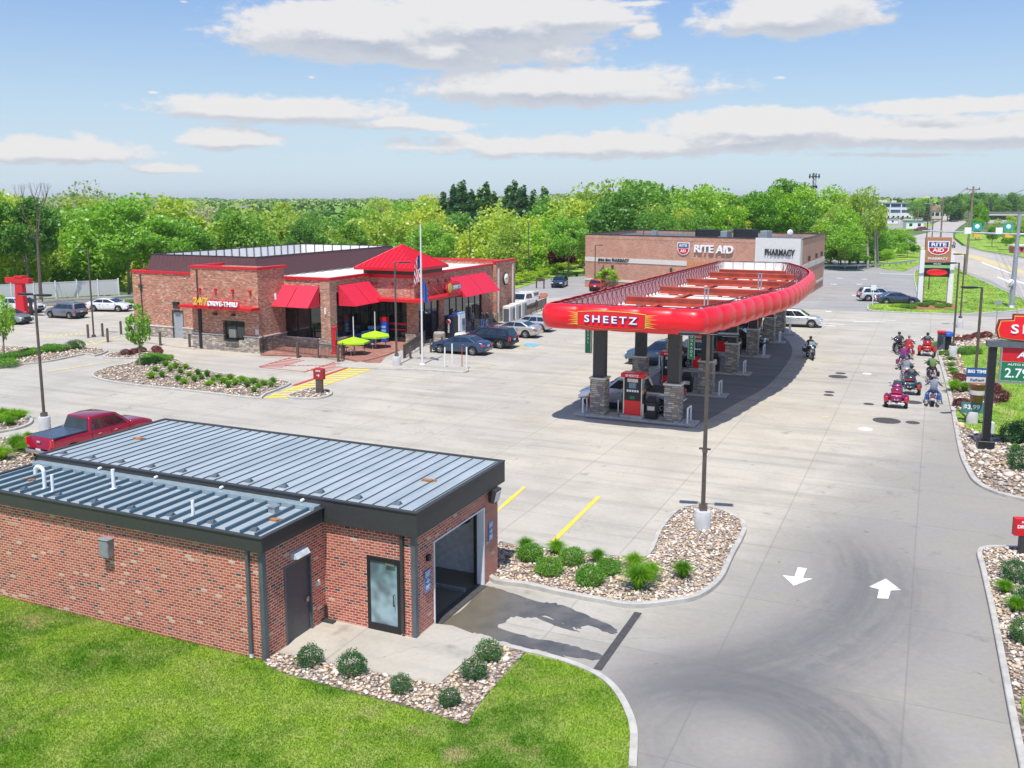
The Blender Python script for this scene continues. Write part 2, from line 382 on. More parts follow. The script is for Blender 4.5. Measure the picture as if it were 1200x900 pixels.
M['red_shirt'] = mat('red_shirt', (.30, .025, .025), .8)
M['green_shirt'] = mat('green_shirt', (.12, .20, .06), .8)
M['bulb_blue'] = mat('banner_blue', (.02, .10, .30), .5)

def glass_mat(name, c, rough=.03, tint=.5):
    m_, t, out = new_mat(name); P = t.n('ShaderNodeTexCoord').outputs['Object']
    col = t.mix(t.ss(t.noise(P, 1.3, 2.0), .35, .65), tuple(q*.5 for q in c), tuple(q*1.5 for q in c))
    p = t.n('ShaderNodeBsdfPrincipled', {'Base Color': col, 'Roughness': rough, 'IOR': 1.52, 'Specular IOR Level': .8, 'Coat Weight': tint, 'Coat Roughness': .02})
    t.put(out.inputs[0], p.outputs[0]); return m_
M['glass'] = glass_mat('dark_glazing', (.016, .018, .022))
M['glass_car'] = glass_mat('car_glass', (.015, .02, .025), .02)
M['glass_office'] = glass_mat('office_glass', (.06, .14, .22), .06)
M['glass_door'] = glass_mat('frosted_glass', (.20, .30, .33), .10)

def paint(name, c, metal=.35, rough=.28): return mat(name, c, rough, metal, 0, 2, coat=1.0)

# metal roof: pale blue-grey with mild streaks
def roof_mat():
    m_, t, out = new_mat('blue_grey_roof'); P = t.n('ShaderNodeTexCoord').outputs['Object']
    mp = t.n('ShaderNodeMapping', {'Vector': P, 'Scale': (3.0, .35, 1)}).outputs[0]
    n1 = t.noise(mp, 1.0, 4.0); n2 = t.noise(P, .5, 3.0); n3 = t.noise(P, 9, 5.0)
    c = t.mix(t.ss(n1, .3, .7), (.39, .44, .455), (.49, .54, .555)); c = t.mix(t.ss(n2, .4, .75, 0, .5), c, (.58, .63, .64))
    c = t.mix(t.ss(n3, .60, .75, 0, .35), c, (.40, .36, .31))
    p = t.n('ShaderNodeBsdfPrincipled', {'Base Color': c, 'Roughness': .42, 'Metallic': .25})
    t.put(out.inputs[0], p.outputs[0]); return m_
M['roof'] = roof_mat()

def circ3(p, q, r):
    ax, ay = p; bx, by = q; cx, cy = r
    d = 2*(ax*(by-cy)+bx*(cy-ay)+cx*(ay-by))
    ux = ((ax*ax+ay*ay)*(by-cy)+(bx*bx+by*by)*(cy-ay)+(cx*cx+cy*cy)*(ay-by))/d
    uy = ((ax*ax+ay*ay)*(cx-bx)+(bx*bx+by*by)*(ax-cx)+(cx*cx+cy*cy)*(bx-ax))/d
    return ux, uy, math.hypot(ax-ux, ay-uy)
def concrete_mat(name, warm, cool, arcs=(), joints=4.55, jstr=.35, off=(0, 0), lane=False):
    """broom-finished slabs: sawn joints on the site grid, cloudy weathering, tyre rubber worn in along the turning paths"""
    m_, t, out = new_mat(name); P = t.n('ShaderNodeNewGeometry').outputs['Position']
    u = t.vm('DOT_PRODUCT', P, tuple(A)); v = t.vm('DOT_PRODUCT', P, tuple(B))
    n1 = t.noise(P, .055, 4.0, .55, .4); n2 = t.noise(P, .35, 5.0, .65); n3 = t.noise(P, 6.0, 5.0, .7)
    st = t.n('ShaderNodeCombineXYZ', {0: t.m('MULTIPLY', u, .09), 1: t.m('MULTIPLY', v, 1.1), 2: 0.0}).outputs[0]
    ns = t.noise(st, 1.0, 4.0, .6)
    c = t.mix(t.ss(n1, .38, .62), warm, cool)
    if lane:   # the newer grey pour of the through lane
        p0, p1 = Vector((*G(700, 730), 0)), Vector((*G(1112, 470), 0)); nn_ = (p1-p0).normalized(); nn_ = Vector((nn_.y, -nn_.x, 0))
        dd = t.m('ADD', t.vm('DOT_PRODUCT', t.vm('SUBTRACT', P, tuple(p0)), tuple(nn_)), t.m('MULTIPLY', t.m('SUBTRACT', n2, .5), 3.0))
        c = t.mix(t.ss(dd, -1.2, 3.2), c, t.mix(n1, (.27, .252, .228), (.36, .342, .312)))
    c = t.mix(t.ss(n2, .38, .72, 0, .5), c, tuple(q*.66 for q in warm))
    ru = t.m('MULTIPLY', t.ss(t.noise(P, .16, 5.0, .7, .6), .56, .74), .45); c = t.mix(ru, c, (.42, .37, .28)) if lane else c
    c = t.mix(t.ss(ns, .45, .72, 0, .55), c, tuple(q*.66 for q in cool))
    c = t.mix(1.0, c, t.ramp(n3, [(.25, (.90, .90, .90)), (.75, (1.06, 1.06, 1.06))]), 'MULTIPLY')
    # per slab tone
    cu = t.m('DIVIDE', t.m('ADD', u, off[0]), joints); cv = t.m('DIVIDE', t.m('ADD', v, off[1]), joints)
    wn = t.n('ShaderNodeTexWhiteNoise', {'Vector': t.n('ShaderNodeCombineXYZ', {0: t.m('FLOOR', cu), 1: t.m('FLOOR', cv), 2: 0.0}).outputs[0]}, noise_dimensions='2D').outputs[0]
    c = t.mix(1.0, c, t.ramp(wn, [(0, (.965, .965, .97)), (1, (1.02, 1.02, 1.015))]), 'MULTIPLY')
    ju = t.m('ABSOLUTE', t.m('SUBTRACT', t.m('FRACT', cu), .5)); jv = t.m('ABSOLUTE', t.m('SUBTRACT', t.m('FRACT', cv), .5))
    jm = t.ss(t.m('MAXIMUM', ju, jv), .5 - .038/joints, .5 - .008/joints)
    for (cx, cy, r, w, px_, py_, ext, strn) in arcs:
        d = t.vm('DISTANCE', t.vm('MULTIPLY', P, (1, 1, 0)), (cx, cy, 0)); e = t.m('ABSOLUTE', t.m('SUBTRACT', d, r))
        k = t.ss(e, w, w*.05); far = t.vm('DISTANCE', t.vm('MULTIPLY', P, (1, 1, 0)), (px_, py_, 0)); k = t.m('MULTIPLY', k, t.ss(far, ext, ext*.35))
        sn = t.noise(t.n('ShaderNodeCombineXYZ', {0: d, 1: t.m('MULTIPLY', n2, 2.0), 2: 0.0}).outputs[0], 2.2, 4.0, .65)
        k = t.m('MULTIPLY', k, t.ss(sn, .25, .75, .45, 1.0))
        c = t.mix(t.m('MULTIPLY', k, strn, clamp=True), c, (.13, .13, .135))
    sp = t.noise(P, .8, 3.0, .6); c = t.mix(t.ss(sp, .62, .78, 0, .6), c, (.16, .15, .14))
    sp2 = t.noise(P, 3.1, 1.0, .5); c = t.mix(t.ss(sp2, .76, .80, 0, .5), c, (.12, .11, .10))
    vo = t.n('ShaderNodeTexVoronoi', {'Vector': t.vm('ADD', P, t.vm('SCALE', t.n('ShaderNodeTexNoise', {'Vector': P, 'Scale': .8, 'Detail': 3.0}).outputs['Color'], scale=1.6)), 'Scale': .07}, feature='DISTANCE_TO_EDGE').outputs['Distance']
    c = t.mix(t.ss(vo, .0022, .0008, 0, .22), c, (.17, .16, .15))
    c = t.mix(t.m('MULTIPLY', jm, jstr), c, (.16, .155, .15))
    p = t.n('ShaderNodeBsdfPrincipled', {'Base Color': c, 'Roughness': .88, 'Specular IOR Level': .3})
    t.put(p.inputs['Normal'], t.n('ShaderNodeBump', {'Strength': .25, 'Distance': .01, 'Height': n3}).outputs[0])
    t.put(out.inputs[0], p.outputs[0]); return m_
a1 = circ3(G(1012, 640), G(1000, 735), G(880, 790)); a2 = circ3(G(1000, 640), G(985, 715), G(860, 770))
a3 = circ3(G(1010, 898), G(970, 840), G(860, 800)); a4 = circ3(G(960, 898), G(925, 840), G(800, 800))
mid1 = G(1000, 735); mid3 = G(960, 850)
ARCS = [(a1[0], a1[1], a1[2], 3.0, mid1[0], mid1[1], 10.0, .8), (a2[0], a2[1], a2[2], 1.1, mid1[0], mid1[1], 9.0, .5),
        (a3[0], a3[1], a3[2], 2.6, mid3[0], mid3[1], 6.5, .9), (a4[0], a4[1], a4[2], 1.2, mid3[0], mid3[1], 7.0, .45)]
M['concrete'] = concrete_mat('lot_concrete', (.525, .48, .395), (.46, .435, .385), ARCS, lane=True)
M['pad'] = concrete_mat('canopy_shade', (.25, .248, .245), (.21, .21, .21), (), joints=4.3, jstr=.8)  # dark tone puts the canopy's shade into the concrete colour
M['asphalt'] = concrete_mat('old_asphalt', (.38, .37, .355), (.345, .335, .325), (), jstr=.12, joints=12)
M['road'] = concrete_mat('highway_concrete', (.52, .475, .42), (.46, .43, .40), (), jstr=.25, joints=7)
M['kerb'] = mat('kerb_concrete', (.46, .44, .40), .85, 0, .14, 2.5, bump=.004)
M['pedestal'] = mat('pedestal_concrete', (.50, .50, .50), .85, 0, .12, 3, bump=.004)

def grass_col(t, P):
    n1 = t.noise(P, .30, 5.0, .62, .5); n2 = t.noise(P, 1.1, 4.0, .6)
    c = t.mix(t.ss(n1, .38, .62), (.10, .25, .018), (.31, .46, .055))
    c = t.mix(t.ss(n2, .35, .75, 0, .75), c, (.38, .46, .12))
    dry = t.m('MULTIPLY', t.ss(t.noise(P, .50, 4.0, .6), .56, .70), t.ss(n2, .38, .62)); c = t.mix(t.m('MULTIPLY', dry, .85), c, (.50, .42, .22))
    return c
def grass_mat(name, stripes=0.0):
    m_, t, out = new_mat(name); P = t.n('ShaderNodeNewGeometry').outputs['Position']; c = grass_col(t, P); n3 = t.noise(P, 22, 4.0, .7)
    c = t.mix(1.0, c, t.ramp(n3, [(.2, (.75, .78, .75)), (.8, (1.15, 1.12, 1.15))]), 'MULTIPLY')
    if stripes:
        u = t.vm('DOT_PRODUCT', P, tuple(A)); k = t.ss(t.m('SINE', t.m('MULTIPLY', u, 2.6)), -.4, .4); c = t.mix(t.m('MULTIPLY', k, stripes), c, (.26, .46, .08))
    p = t.n('ShaderNodeBsdfPrincipled', {'Base Color': c, 'Roughness': .9, 'Specular IOR Level': .15})
    t.put(p.inputs['Normal'], t.n('ShaderNodeBump', {'Strength': .9, 'Distance': .05, 'Height': n3}).outputs[0])
    t.put(out.inputs[0], p.outputs[0]); return m_
M['grass'] = grass_mat('lawn_grass'); M['grass2'] = grass_mat('mown_grass', .35)
def leaf_mat(name, cols, hue=.5):
    m_, t, out = new_mat(name)
    ri = t.n('ShaderNodeNewGeometry').outputs['Random Per Island']; oi = t.n('ShaderNodeObjectInfo').outputs['Random']
    c = t.ramp(ri, [(i/(len(cols)-1), q) for i, q in enumerate(cols)])
    c = t.mix(1.0, c, t.ramp(oi, [(0, (.66, .76, .82)), (.5, (1, 1, 1)), (1, (1.30, 1.12, .95))]), 'MULTIPLY')
    d = t.n('ShaderNodeBsdfDiffuse', {'Color': c}); tr = t.n('ShaderNodeBsdfTranslucent', {'Color': t.mix(1.0, c, (1.5, 1.35, .7), 'MULTIPLY')})
    gl = t.n('ShaderNodeBsdfGlossy', {'Color': (.9, .9, .9), 'Roughness': .45})
    mx = t.n('ShaderNodeMixShader', {0: .46, 1: d.outputs[0], 2: tr.outputs[0]}); m2 = t.n('ShaderNodeMixShader', {0: .03, 1: mx.outputs[0], 2: gl.outputs[0]})
    t.put(out.inputs[0], m2.outputs[0]); return m_
M['leaf_yellow'] = leaf_mat('spring_leaves', [(.33, .47, .05), (.46, .60, .085), (.58, .70, .16)])
M['leaf_mid'] = leaf_mat('green_leaves', [(.17, .38, .04), (.26, .51, .065), (.38, .62, .11)])
M['leaf_dark'] = leaf_mat('deep_green_leaves', [(.11, .28, .045), (.17, .38, .06), (.25, .47, .09)])
M['leaf_pale'] = leaf_mat('blossom_leaves', [(.36, .40, .22), (.50, .52, .36), (.62, .62, .50)])
M['leaf_purple'] = leaf_mat('purple_leaves', [(.13, .025, .035), (.20, .045, .055), (.28, .08, .08)])
M['leaf_conifer'] = leaf_mat('conifer_needles', [(.05, .14, .06), (.08, .19, .07), (.12, .26, .09)])
M['leaf_shrub'] = leaf_mat('shrub_leaves', [(.035, .13, .045), (.075, .21, .07), (.15, .31, .11)])
M['leaf_bright'] = leaf_mat('bright_grass_blades', [(.12, .32, .015), (.20, .45, .03), (.32, .58, .06)])
def blade_mat():
    m_, t, out = new_mat('turf_blades'); g_ = t.n('ShaderNodeNewGeometry'); c = grass_col(t, g_.outputs['Position'])
    c = t.mix(1.0, c, t.ramp(g_.outputs['Random Per Island'], [(0, (.85, .87, .8)), (1, (1.2, 1.15, 1.15))]), 'MULTIPLY')
    mx = t.n('ShaderNodeMixShader', {0: .4, 1: t.n('ShaderNodeBsdfDiffuse', {'Color': c}).outputs[0], 2: t.n('ShaderNodeBsdfTranslucent', {'Color': c}).outputs[0]}); t.put(out.inputs[0], mx.outputs[0]); return m_
M['blade'] = blade_mat()
M['leaf_lime'] = leaf_mat('lime_leaves', [(.32, .46, .02), (.42, .58, .04), (.5, .66, .06)])
M['leaf_garden'] = leaf_mat('garden_leaves', [(.08, .24, .025), (.14, .36, .04), (.24, .48, .08)])
M['bark'] = mat('bark', (.26, .22, .175), .95, 0, .3, 5, bump=.03)
def rock_mat(name, cols):
    m_, t, out = new_mat(name); ri = t.n('ShaderNodeNewGeometry').outputs['Random Per Island']
    c = t.ramp(ri, [(i/(len(cols)), q) for i, q in enumerate(cols)], 'CONSTANT')
    p = t.n('ShaderNodeBsdfPrincipled', {'Base Color': c, 'Roughness': .75}); t.put(out.inputs[0], p.outputs[0]); return m_
M['rock'] = rock_mat('river_stone', [(.60, .48, .35), (.44, .32, .22), (.74, .65, .53), (.52, .41, .30), (.30, .24, .20), (.68, .50, .33), (.80, .75, .67), (.38, .33, .31), (.58, .44, .36)])
def gravel_bed_mat():
    m_, t, out = new_mat('gravel_bed'); P = t.n('ShaderNodeNewGeometry').outputs['Position']
    v = t.n('ShaderNodeTexVoronoi', {'Vector': P, 'Scale': 9.0}); c = t.ramp(v.outputs['Color'], [(0, (.20, .15, .11)), (.35, (.40, .31, .23)), (.6, (.52, .43, .33)), (.8, (.30, .24, .19)), (1, (.6, .54, .46))])
    ed = t.ss(v.outputs['Distance'], .3, .62, 1.0, .35); c = t.mix(1.0, c, t.n('ShaderNodeCombineColor', {0: ed, 1: ed, 2: ed}).outputs[0], 'MULTIPLY')
    p = t.n('ShaderNodeBsdfPrincipled', {'Base Color': c, 'Roughness': .9}); t.put(out.inputs[0], p.outputs[0]); return m_
M['gravel'] = gravel_bed_mat()
def wild_mat():
    m_, t, out = new_mat('wild_ground'); P = t.n('ShaderNodeNewGeometry').outputs['Position']
    n1 = t.noise(P, .02, 5.0, .65); n2 = t.noise(P, .4, 5.0, .7)
    c = t.mix(t.ss(n1, .35, .65), (.05, .11, .02), (.12, .20, .04)); c = t.mix(t.ss(n2, .4, .7, 0, .5), c, (.16, .17, .07))
    p = t.n('ShaderNodeBsdfPrincipled', {'Base Color': c, 'Roughness': 1.0}); t.put(out.inputs[0], p.outputs[0]); return m_
M['wild'] = wild_mat()
# ------------------------------------------------------------------ terrain
EX = [-400, -80, -48, -25, 0, 12, 40, 62, 90, 100, 400]; EY = [80, 106, 121, 132, 141, 150, 176, 200, 300, 900, 900]
def sstep(x, a, b):
    t = np.clip((x - a) / (b - a), 0, 1); return t * t * (3 - 2 * t)
def terrain(x, y):
    x = np.asarray(x, float); y = np.asarray(y, float)
    e = np.interp(x, EX, EY); k = 1 - sstep(x, 40, 95)
    drop = -9.0 * sstep(y - e, 1, 32) * k
    rise = sstep(y, 300, 900) * (6 + 2.5 * np.sin(x / 210.0 + 1) + 1.5 * np.sin(x / 83.0)) * k
    hill = sstep(y, 1100, 2200) * (5 + 6 * np.sin(x / 430.0 + 2.0) + 4 * np.sin(x / 190.0)) + sstep(y, 700, 1500) * 2 * (1 - k)
    small = .5 * np.sin(x / 17.0) * np.sin(y / 23.0) * sstep(y - e, 5, 40) * k
    return -.32 + drop + rise + hill + small
def axis(lo, hi, near, step0, grow):
    out = [0.0]; s_ = step0
    while out[-1] < hi: out.append(out[-1] + s_); s_ = s_ * grow if out[-1] > near else s_
    neg = [0.0]; s_ = step0
    while neg[-1] > lo: neg.append(neg[-1] - s_); s_ = s_ * grow if -neg[-1] > near else s_
    return np.array(sorted(set(neg[1:] + out)))
gx = axis(-3500, 3500, 160, 5, 1.10); gy = axis(-60, 5200, 260, 5, 1.08)
XX, YY = np.meshgrid(gx, gy); V = np.stack([XX.ravel(), YY.ravel(), terrain(XX, YY).ravel()], 1)
nx = len(gx); idx = np.arange(len(V)).reshape(XX.shape)
F = np.stack([idx[:-1, :-1].ravel(), idx[:-1, 1:].ravel(), idx[1:, 1:].ravel(), idx[1:, :-1].ravel()], 1)
o = mesh_arrays('ground', V, F, M['wild'], smooth=True); tag(o, kind='structure')

def catmull(pts, n=5, closed=True):
    out = []; N = len(pts)
    rng = range(N) if closed else range(N - 1)
    for i in rng:
        p = [pts[(i + k) % N] if closed else pts[min(max(i + k, 0), N - 1)] for k in (-1, 0, 1, 2)]
        for j in range(n):
            t = j / n
            out.append(tuple(.5 * ((2*p[1][c]) + (-p[0][c]+p[2][c])*t + (2*p[0][c]-5*p[1][c]+4*p[2][c]-p[3][c])*t*t + (-p[0][c]+3*p[1][c]-3*p[2][c]+p[3][c])*t**3) for c in (0, 1)))
    if not closed: out.append(tuple(pts[-1]))
    return out
def ccw(p):
    a = sum(p[i][0]*p[(i+1) % len(p)][1]-p[(i+1) % len(p)][0]*p[i][1] for i in range(len(p)))
    return p if a > 0 else p[::-1]
def inset(p, w):
    p = ccw(p); n = len(p); out = []
    for i in range(n):
        a, b, c = Vector(p[i-1]), Vector(p[i]), Vector(p[(i+1) % n])
        d1 = (b-a).normalized() if (b-a).length > 1e-6 else Vector((1, 0)); d2 = (c-b).normalized() if (c-b).length > 1e-6 else d1
        n1 = Vector((-d1.y, d1.x)); n2 = Vector((-d2.y, d2.x)); m_ = n1+n2
        if m_.length < .3: m_ = n1
        m_.normalize(); k = w / max(.5, m_.dot(n1)); q = b + m_*k; out.append((q.x, q.y))
    return out
def slab(name, pts, z0, z1, m_, kind='structure'):
    mb = MB(); mb.prism(pts, z0, z1); return tag(mb.build(name, m_), kind=kind)
def sheet(name, pts, z, m_, label=None):
    mb = MB(); mb.prism(pts, z - .003, z, bottom=False); return tag(mb.build(name, m_), label, kind='structure')
def kerb_ring(name, pts, w=.16, h=.13, z0=-.2):
    p = ccw(pts); q = inset(p, w); n = len(p); mb = MB()
    vs = [(x, y, z0) for x, y in p] + [(x, y, h-.02) for x, y in p] + [(x*.87+u*.13, y*.87+v*.13, h) for (x, y), (u, v) in zip(p, q)] + [(x, y, h) for x, y in q] + [(x, y, z0) for x, y in q]
    fs = []
    for r in range(4):
        for i in range(n): fs.append((r*n+i, r*n+(i+1) % n, (r+1)*n+(i+1) % n, (r+1)*n+i))
    mb.add(vs, fs); return tag(mb.build(name, M['kerb']), kind='structure'), q
def inside(P_, poly):
    x, y = P_[:, 0], P_[:, 1]; r = np.zeros(len(P_), bool); n = len(poly)
    for i in range(n):
        x1, y1 = poly[i]; x2, y2 = poly[(i+1) % n]
        if y1 == y2: continue
        c = ((y1 > y) != (y2 > y)) & (x < (x2-x1)*(y-y1)/(y2-y1)+x1); r ^= c
    return r
def scatter(poly, dens, holes=()):
    xs = [q[0] for q in poly]; ys = [q[1] for q in poly]; ar = (max(xs)-min(xs))*(max(ys)-min(ys)); n = int(ar*dens)
    p = np.stack([RNG.uniform(min(xs), max(xs), n), RNG.uniform(min(ys), max(ys), n)], 1); k = inside(p, poly)
    for h_ in holes: k &= ~inside(p, h_)
    return p[k]
_bm = bmesh.new(); bmesh.ops.create_icosphere(_bm, subdivisions=1, radius=1); ICV = np.array([v.co[:] for v in _bm.verts]); ICF = np.array([[v.index for v in f.verts] for f in _bm.faces]); _bm.free()
def rocks(name, poly, z, dens, size, holes=()):
    p = scatter(poly, dens, holes); n = len(p)
    if n == 0: return
    s_ = size*RNG.lognormal(0, .35, n); ang = RNG.uniform(0, 6.28, n)
    sc3 = np.stack([s_, s_*RNG.uniform(.5, .9, n), s_*RNG.uniform(.35, .65, n)], 1)
    v = ICV[None]*(1+RNG.normal(0, .10, (n, 12, 1)))*sc3[:, None]
    c, s2 = np.cos(ang)[:, None], np.sin(ang)[:, None]; x = v[:, :, 0]*c-v[:, :, 1]*s2; y = v[:, :, 0]*s2+v[:, :, 1]*c
    V = np.stack([x+p[:, 0:1], y+p[:, 1:2], v[:, :, 2]+z+sc3[:, 2:3]*.35+RNG.uniform(0, size*.5, (n, 1))], 2).reshape(-1, 3)
    F = (ICF[None]+(np.arange(n)*12)[:, None, None]).reshape(-1, 3)
    tag(mesh_arrays(name, V, F, M['rock']), kind='stuff', cat='gravel', label=None)
def blades(name, poly, z, dens, h, m_, holes=(), w=.012, hz=None):
    p = scatter(poly, dens, holes); n = len(p); a = RNG.uniform(0, 6.28, n); hh = h*RNG.uniform(.5, 1.3, n); lean = RNG.normal(0, .45, (n, 2))*hh[:, None]
    ww = w*RNG.uniform(.7, 1.5, n); dx, dy = np.cos(a)*ww, np.sin(a)*ww; z0 = np.full(n, z) if np.isscalar(z) else z
    V = np.stack([np.stack([p[:, 0]-dx, p[:, 1]-dy, z0], 1), np.stack([p[:, 0]+dx, p[:, 1]+dy, z0], 1), np.stack([p[:, 0]+lean[:, 0], p[:, 1]+lean[:, 1], z0+hh], 1)], 1).reshape(-1, 3)
    tag(mesh_arrays(name, V, np.arange(3*n).reshape(-1, 3), m_), kind='stuff', cat='grass')

# paving: one wide sheet of old asphalt, the store's lot and lane on it
PAVE = [(-75, 88), (-60, 110.5), (-48, 119), (-28, 128), (0, 139), (11, 148), (40, 172), (60, 172), (66, 205), (110, 240), (170, 300), (240, 320), (240, 10), (60, -20), (-40, -20), (-75, 30)]
slab('paved_apron', PAVE, -.31, -.012, M['asphalt'])
LOT = [(-74, 60), (-74, 84), (-60, 100), (-52, 108), (-44, 114), (-30, 117), (-12, 116), (-3, 112), (12, 118)] + GP([(740, 352)]) + [(36, 101), (48, 96), (62, 93), (62, 70), (50, 20), (30, -5), (-30, -5), (-40, 30)]
sheet('parking_lot', LOT, 0.0, M['concrete'])
LANE = GP([(571, 690), (586, 700), (741, 716), (845, 684), (880, 615), (888, 560), (868, 535), (905, 500), (1010, 486), (1112, 478), (1118, 500), (1124, 532), (1131, 551), (1163, 580), (1200, 590), (1330, 600), (1330, 898)]) + [G(1300, 1150), G(600, 1150), G(700, 900), G(586, 757)]

# highway and its junction
road_l = GP([(1400, 409), (1200, 350), (1160, 328), (1113, 312), (1088, 300), (1070, 291), (1052, 286), (1068, 277), (1090, 272), (1091, 264), (1100, 259), (1108, 255)])
road_r = GP([(1122, 255), (1127, 257), (1133, 260), (1124, 266), (1117, 272), (1117, 280), (1128, 289), (1150, 295), (1178, 300), (1200, 304), (1400, 322)])
slab('highway', road_l + road_r, -.32, .0, M['road'])
for nm, pp in (('lane_line', [(1150, 308), (1185, 321), (1186, 320), (1151, 307)]), ('lane_line', [(1168, 325), (1182, 331), (1184, 329.6), (1170, 324)]), ('lane_line', [(1190, 330), (1200, 333), (1202, 331.6), (1192, 328.6)])):
    sheet('lane_marking', GP(pp), .006, M['white_mark'])
sheet('lane_marking', GP([(1113, 297), (1136, 302), (1200, 322), (1300, 349), (1300, 345), (1200, 317), (1150, 301), (1120, 295)]), .005, M['yellow_worn'])
sheet('lane_marking', GP([(1078, 291), (1100, 296), (1113, 299), (1104, 292), (1088, 287)]), .005, M['yellow_worn'])
# grass behind the highway
slab('verge_lawn', GP([(1119, 275), (1119.5, 279), (1131, 288), (1152, 294), (1200, 302), (1400, 320), (1400, 290), (1260, 272), (1190, 274), (1150, 272), (1130, 270)]), -.3, .10, M['grass2'])
slab('verge_lawn', GP([(1000, 272), (1090, 268), (1094, 262), (1075, 259), (1000, 262)]), -.3, .06, M['grass2'])
slab('verge_lawn', GP([(1060, 318), (1074, 311), (1089, 304), (1070, 293), (1054, 288), (1020, 292), (1015, 310), (1040, 316)]), -.3, .05, M['grass'])
slab('side_road', GP([(1000, 268), (1060, 263.8), (1093, 266), (1092, 269), (1060, 267.5), (1000, 274)]), -.3, .11, M['asphalt'])
slab('office_parking', GP([(1025, 258.5), (1080, 257), (1100, 258.5), (1088, 262), (1068, 263.4), (1022, 263.4)]), -.3, .20, M['asphalt'])

# pharmacy lawn
RL = catmull(GP([(1072, 318), (1093, 312), (1112, 311), (1135, 322), (1168, 337), (1196, 350), (1206, 357), (1200, 363.6), (1170, 366.5), (1135, 368.5), (1070, 367.5), (1022, 364.7), (1016, 361.5), (1019, 358), (1040, 356), (1072, 355), (1075.5, 349), (1073, 338.7)]), 4)
_, q = kerb_ring('kerb', RL); slab('pharmacy_lawn', q, -.2, .12, M['grass2'])
blades('lawn_blades', q, .12, 9, .10, M['blade'], w=.05)
slab('mulch_bed', catmull(GP([(1058, 360), (1080, 356.5), (1110, 357), (1122, 360), (1112, 363), (1080, 364), (1062, 363)]), 4), .1, .16, M['mulch'])
for i, (x, y) in enumerate([(985, 324), (1013, 327), (1001, 348), (1008, 335), (988, 368), (978, 334)]):
    pass

# right bed beside the price sign
RB = catmull(GP([(1096, 403)]), 1) + catmull(GP([(1096, 403), (1106.7, 446.7), (1114, 480), (1117, 497), (1123.7, 531.7), (1131, 550), (1141, 566), (1163, 578), (1200, 588), (1290, 606), (1330, 520), (1270, 395), (1190, 392), (1130, 393), (1104, 396)]), 4, True)
RB = RB[1:]
_, q = kerb_ring('kerb', RB, .22); slab('planting_bed', q, -.2, .09, M['gravel'])
GR1 = catmull(GP([(1127, 424), (1131, 414), (1156, 404), (1190, 400), (1290, 402), (1320, 520), (1200, 513), (1160, 512), (1132, 504), (1120.5, 490), (1124, 482), (1150, 482), (1176, 472), (1178, 462), (1163, 456), (1143, 447), (1134, 438)]), 4)
slab('sign_lawn', GR1, .02, .15, M['grass2'])
blades('lawn_blades', GR1, .15, 60, .09, M['blade'], w=.02)
near_q = [p for p in q]
rocks('river_rocks', q, .10, 26, .085, holes=[GR1])

# bottom right bed
RB2 = catmull(GP([(1144.5, 651), (1149, 670), (1159.6, 718.7), (1171, 779), (1182, 840), (1194, 900), (1230, 1080), (1400, 1080), (1400, 660), (1260, 650), (1200, 644), (1165, 642.5), (1149, 644.5)]), 4)
_, q = kerb_ring('kerb', RB2, .16); slab('planting_bed', q, -.2, .09, M['gravel'])
G2 = GP([(1189, 822), (1220, 815), (1400, 830), (1400, 1080), (1232, 1080), (1200, 905)]); G2 = inset(G2, .12)
slab('corner_lawn', G2, .02, .13, M['grass']); blades('lawn_blades', G2, .13, 500, .07, M['blade'])
rocks('river_rocks', GP([(1150, 648), (1165, 645), (1260, 653), (1260, 830), (1189, 821), (1160, 690)]), .10, 120, .05, holes=[G2])

# middle island
MI = catmull(GP([(571.3, 679), (616.7, 689), (660, 699), (701.7, 707), (741, 713), (786.7, 709), (820.7, 701.5), (846, 682), (860, 653.5), (871, 633), (875, 621), (869, 611), (843, 599), (815, 594.6), (798, 597), (784, 606.8), (770, 625), (757, 652), (735, 655), (660, 646), (605, 641), (581, 638)]), 4)
_, q = kerb_ring('kerb', MI, .16, .15); slab('island_bed', q, -.2, .09, M['gravel']); rocks('river_rocks', q, .095, 150, .045)

# front lawn, patio slab and rock border of the wash
C1 = (-6.32, 22.61)
def W(u, v, z=None):
    p = (C1[0]+A.x*u+B.x*v, C1[1]+A.y*u+B.y*v); return p if z is None else (*p, z)
kerb_pts = GP([(571, 755), (586, 757.5), (620, 766), (660, 776), (700, 792), (724, 811), (740, 838), (747, 864), (746, 905)])
FL = catmull(kerb_pts, 5, False) + [G(720, 1150), (-2, 12), (-30, 12), (-36, 30), W(-14, 4), W(-14, -.02), W(-.4, -.02), W(.02, -.02), W(.02, 2.6), W(2.92, 2.6)]
kc = catmull(kerb_pts, 5, False); ki = []
for i, p_ in enumerate(kc):
    d_ = (Vector(kc[min(i+1, len(kc)-1)])-Vector(kc[max(i-1, 0)])).normalized(); ki.append((p_[0]-d_.y*-.17*-1 if False else p_[0]+d_.y*.17, p_[1]-d_.x*.17))
kb_ = MB(); kb_.prism(kc+ki[::-1], -.2, .14); tag(kb_.build('kerb', M['kerb']), kind='structure')
slab('front_lawn', ki+FL[len(kc):], -.2, .10, M['grass'])
PATIO = [W(-.1, .45), W(-.1, 2.75), W(2.8, 2.75), W(2.8, 3.6)] + GP([(530, 738), (576, 756), (544, 781), (513, 808)])
BED = catmull(GP([(311, 784), (340, 797), (380, 807), (420, 818), (460, 829), (505, 841), (548, 855), (555, 840), (575, 814), (600, 786), (617, 769), (600, 762), (575, 756), (500, 770), (400, 752), (386, 733), (345, 757), (318, 777)]), 3)
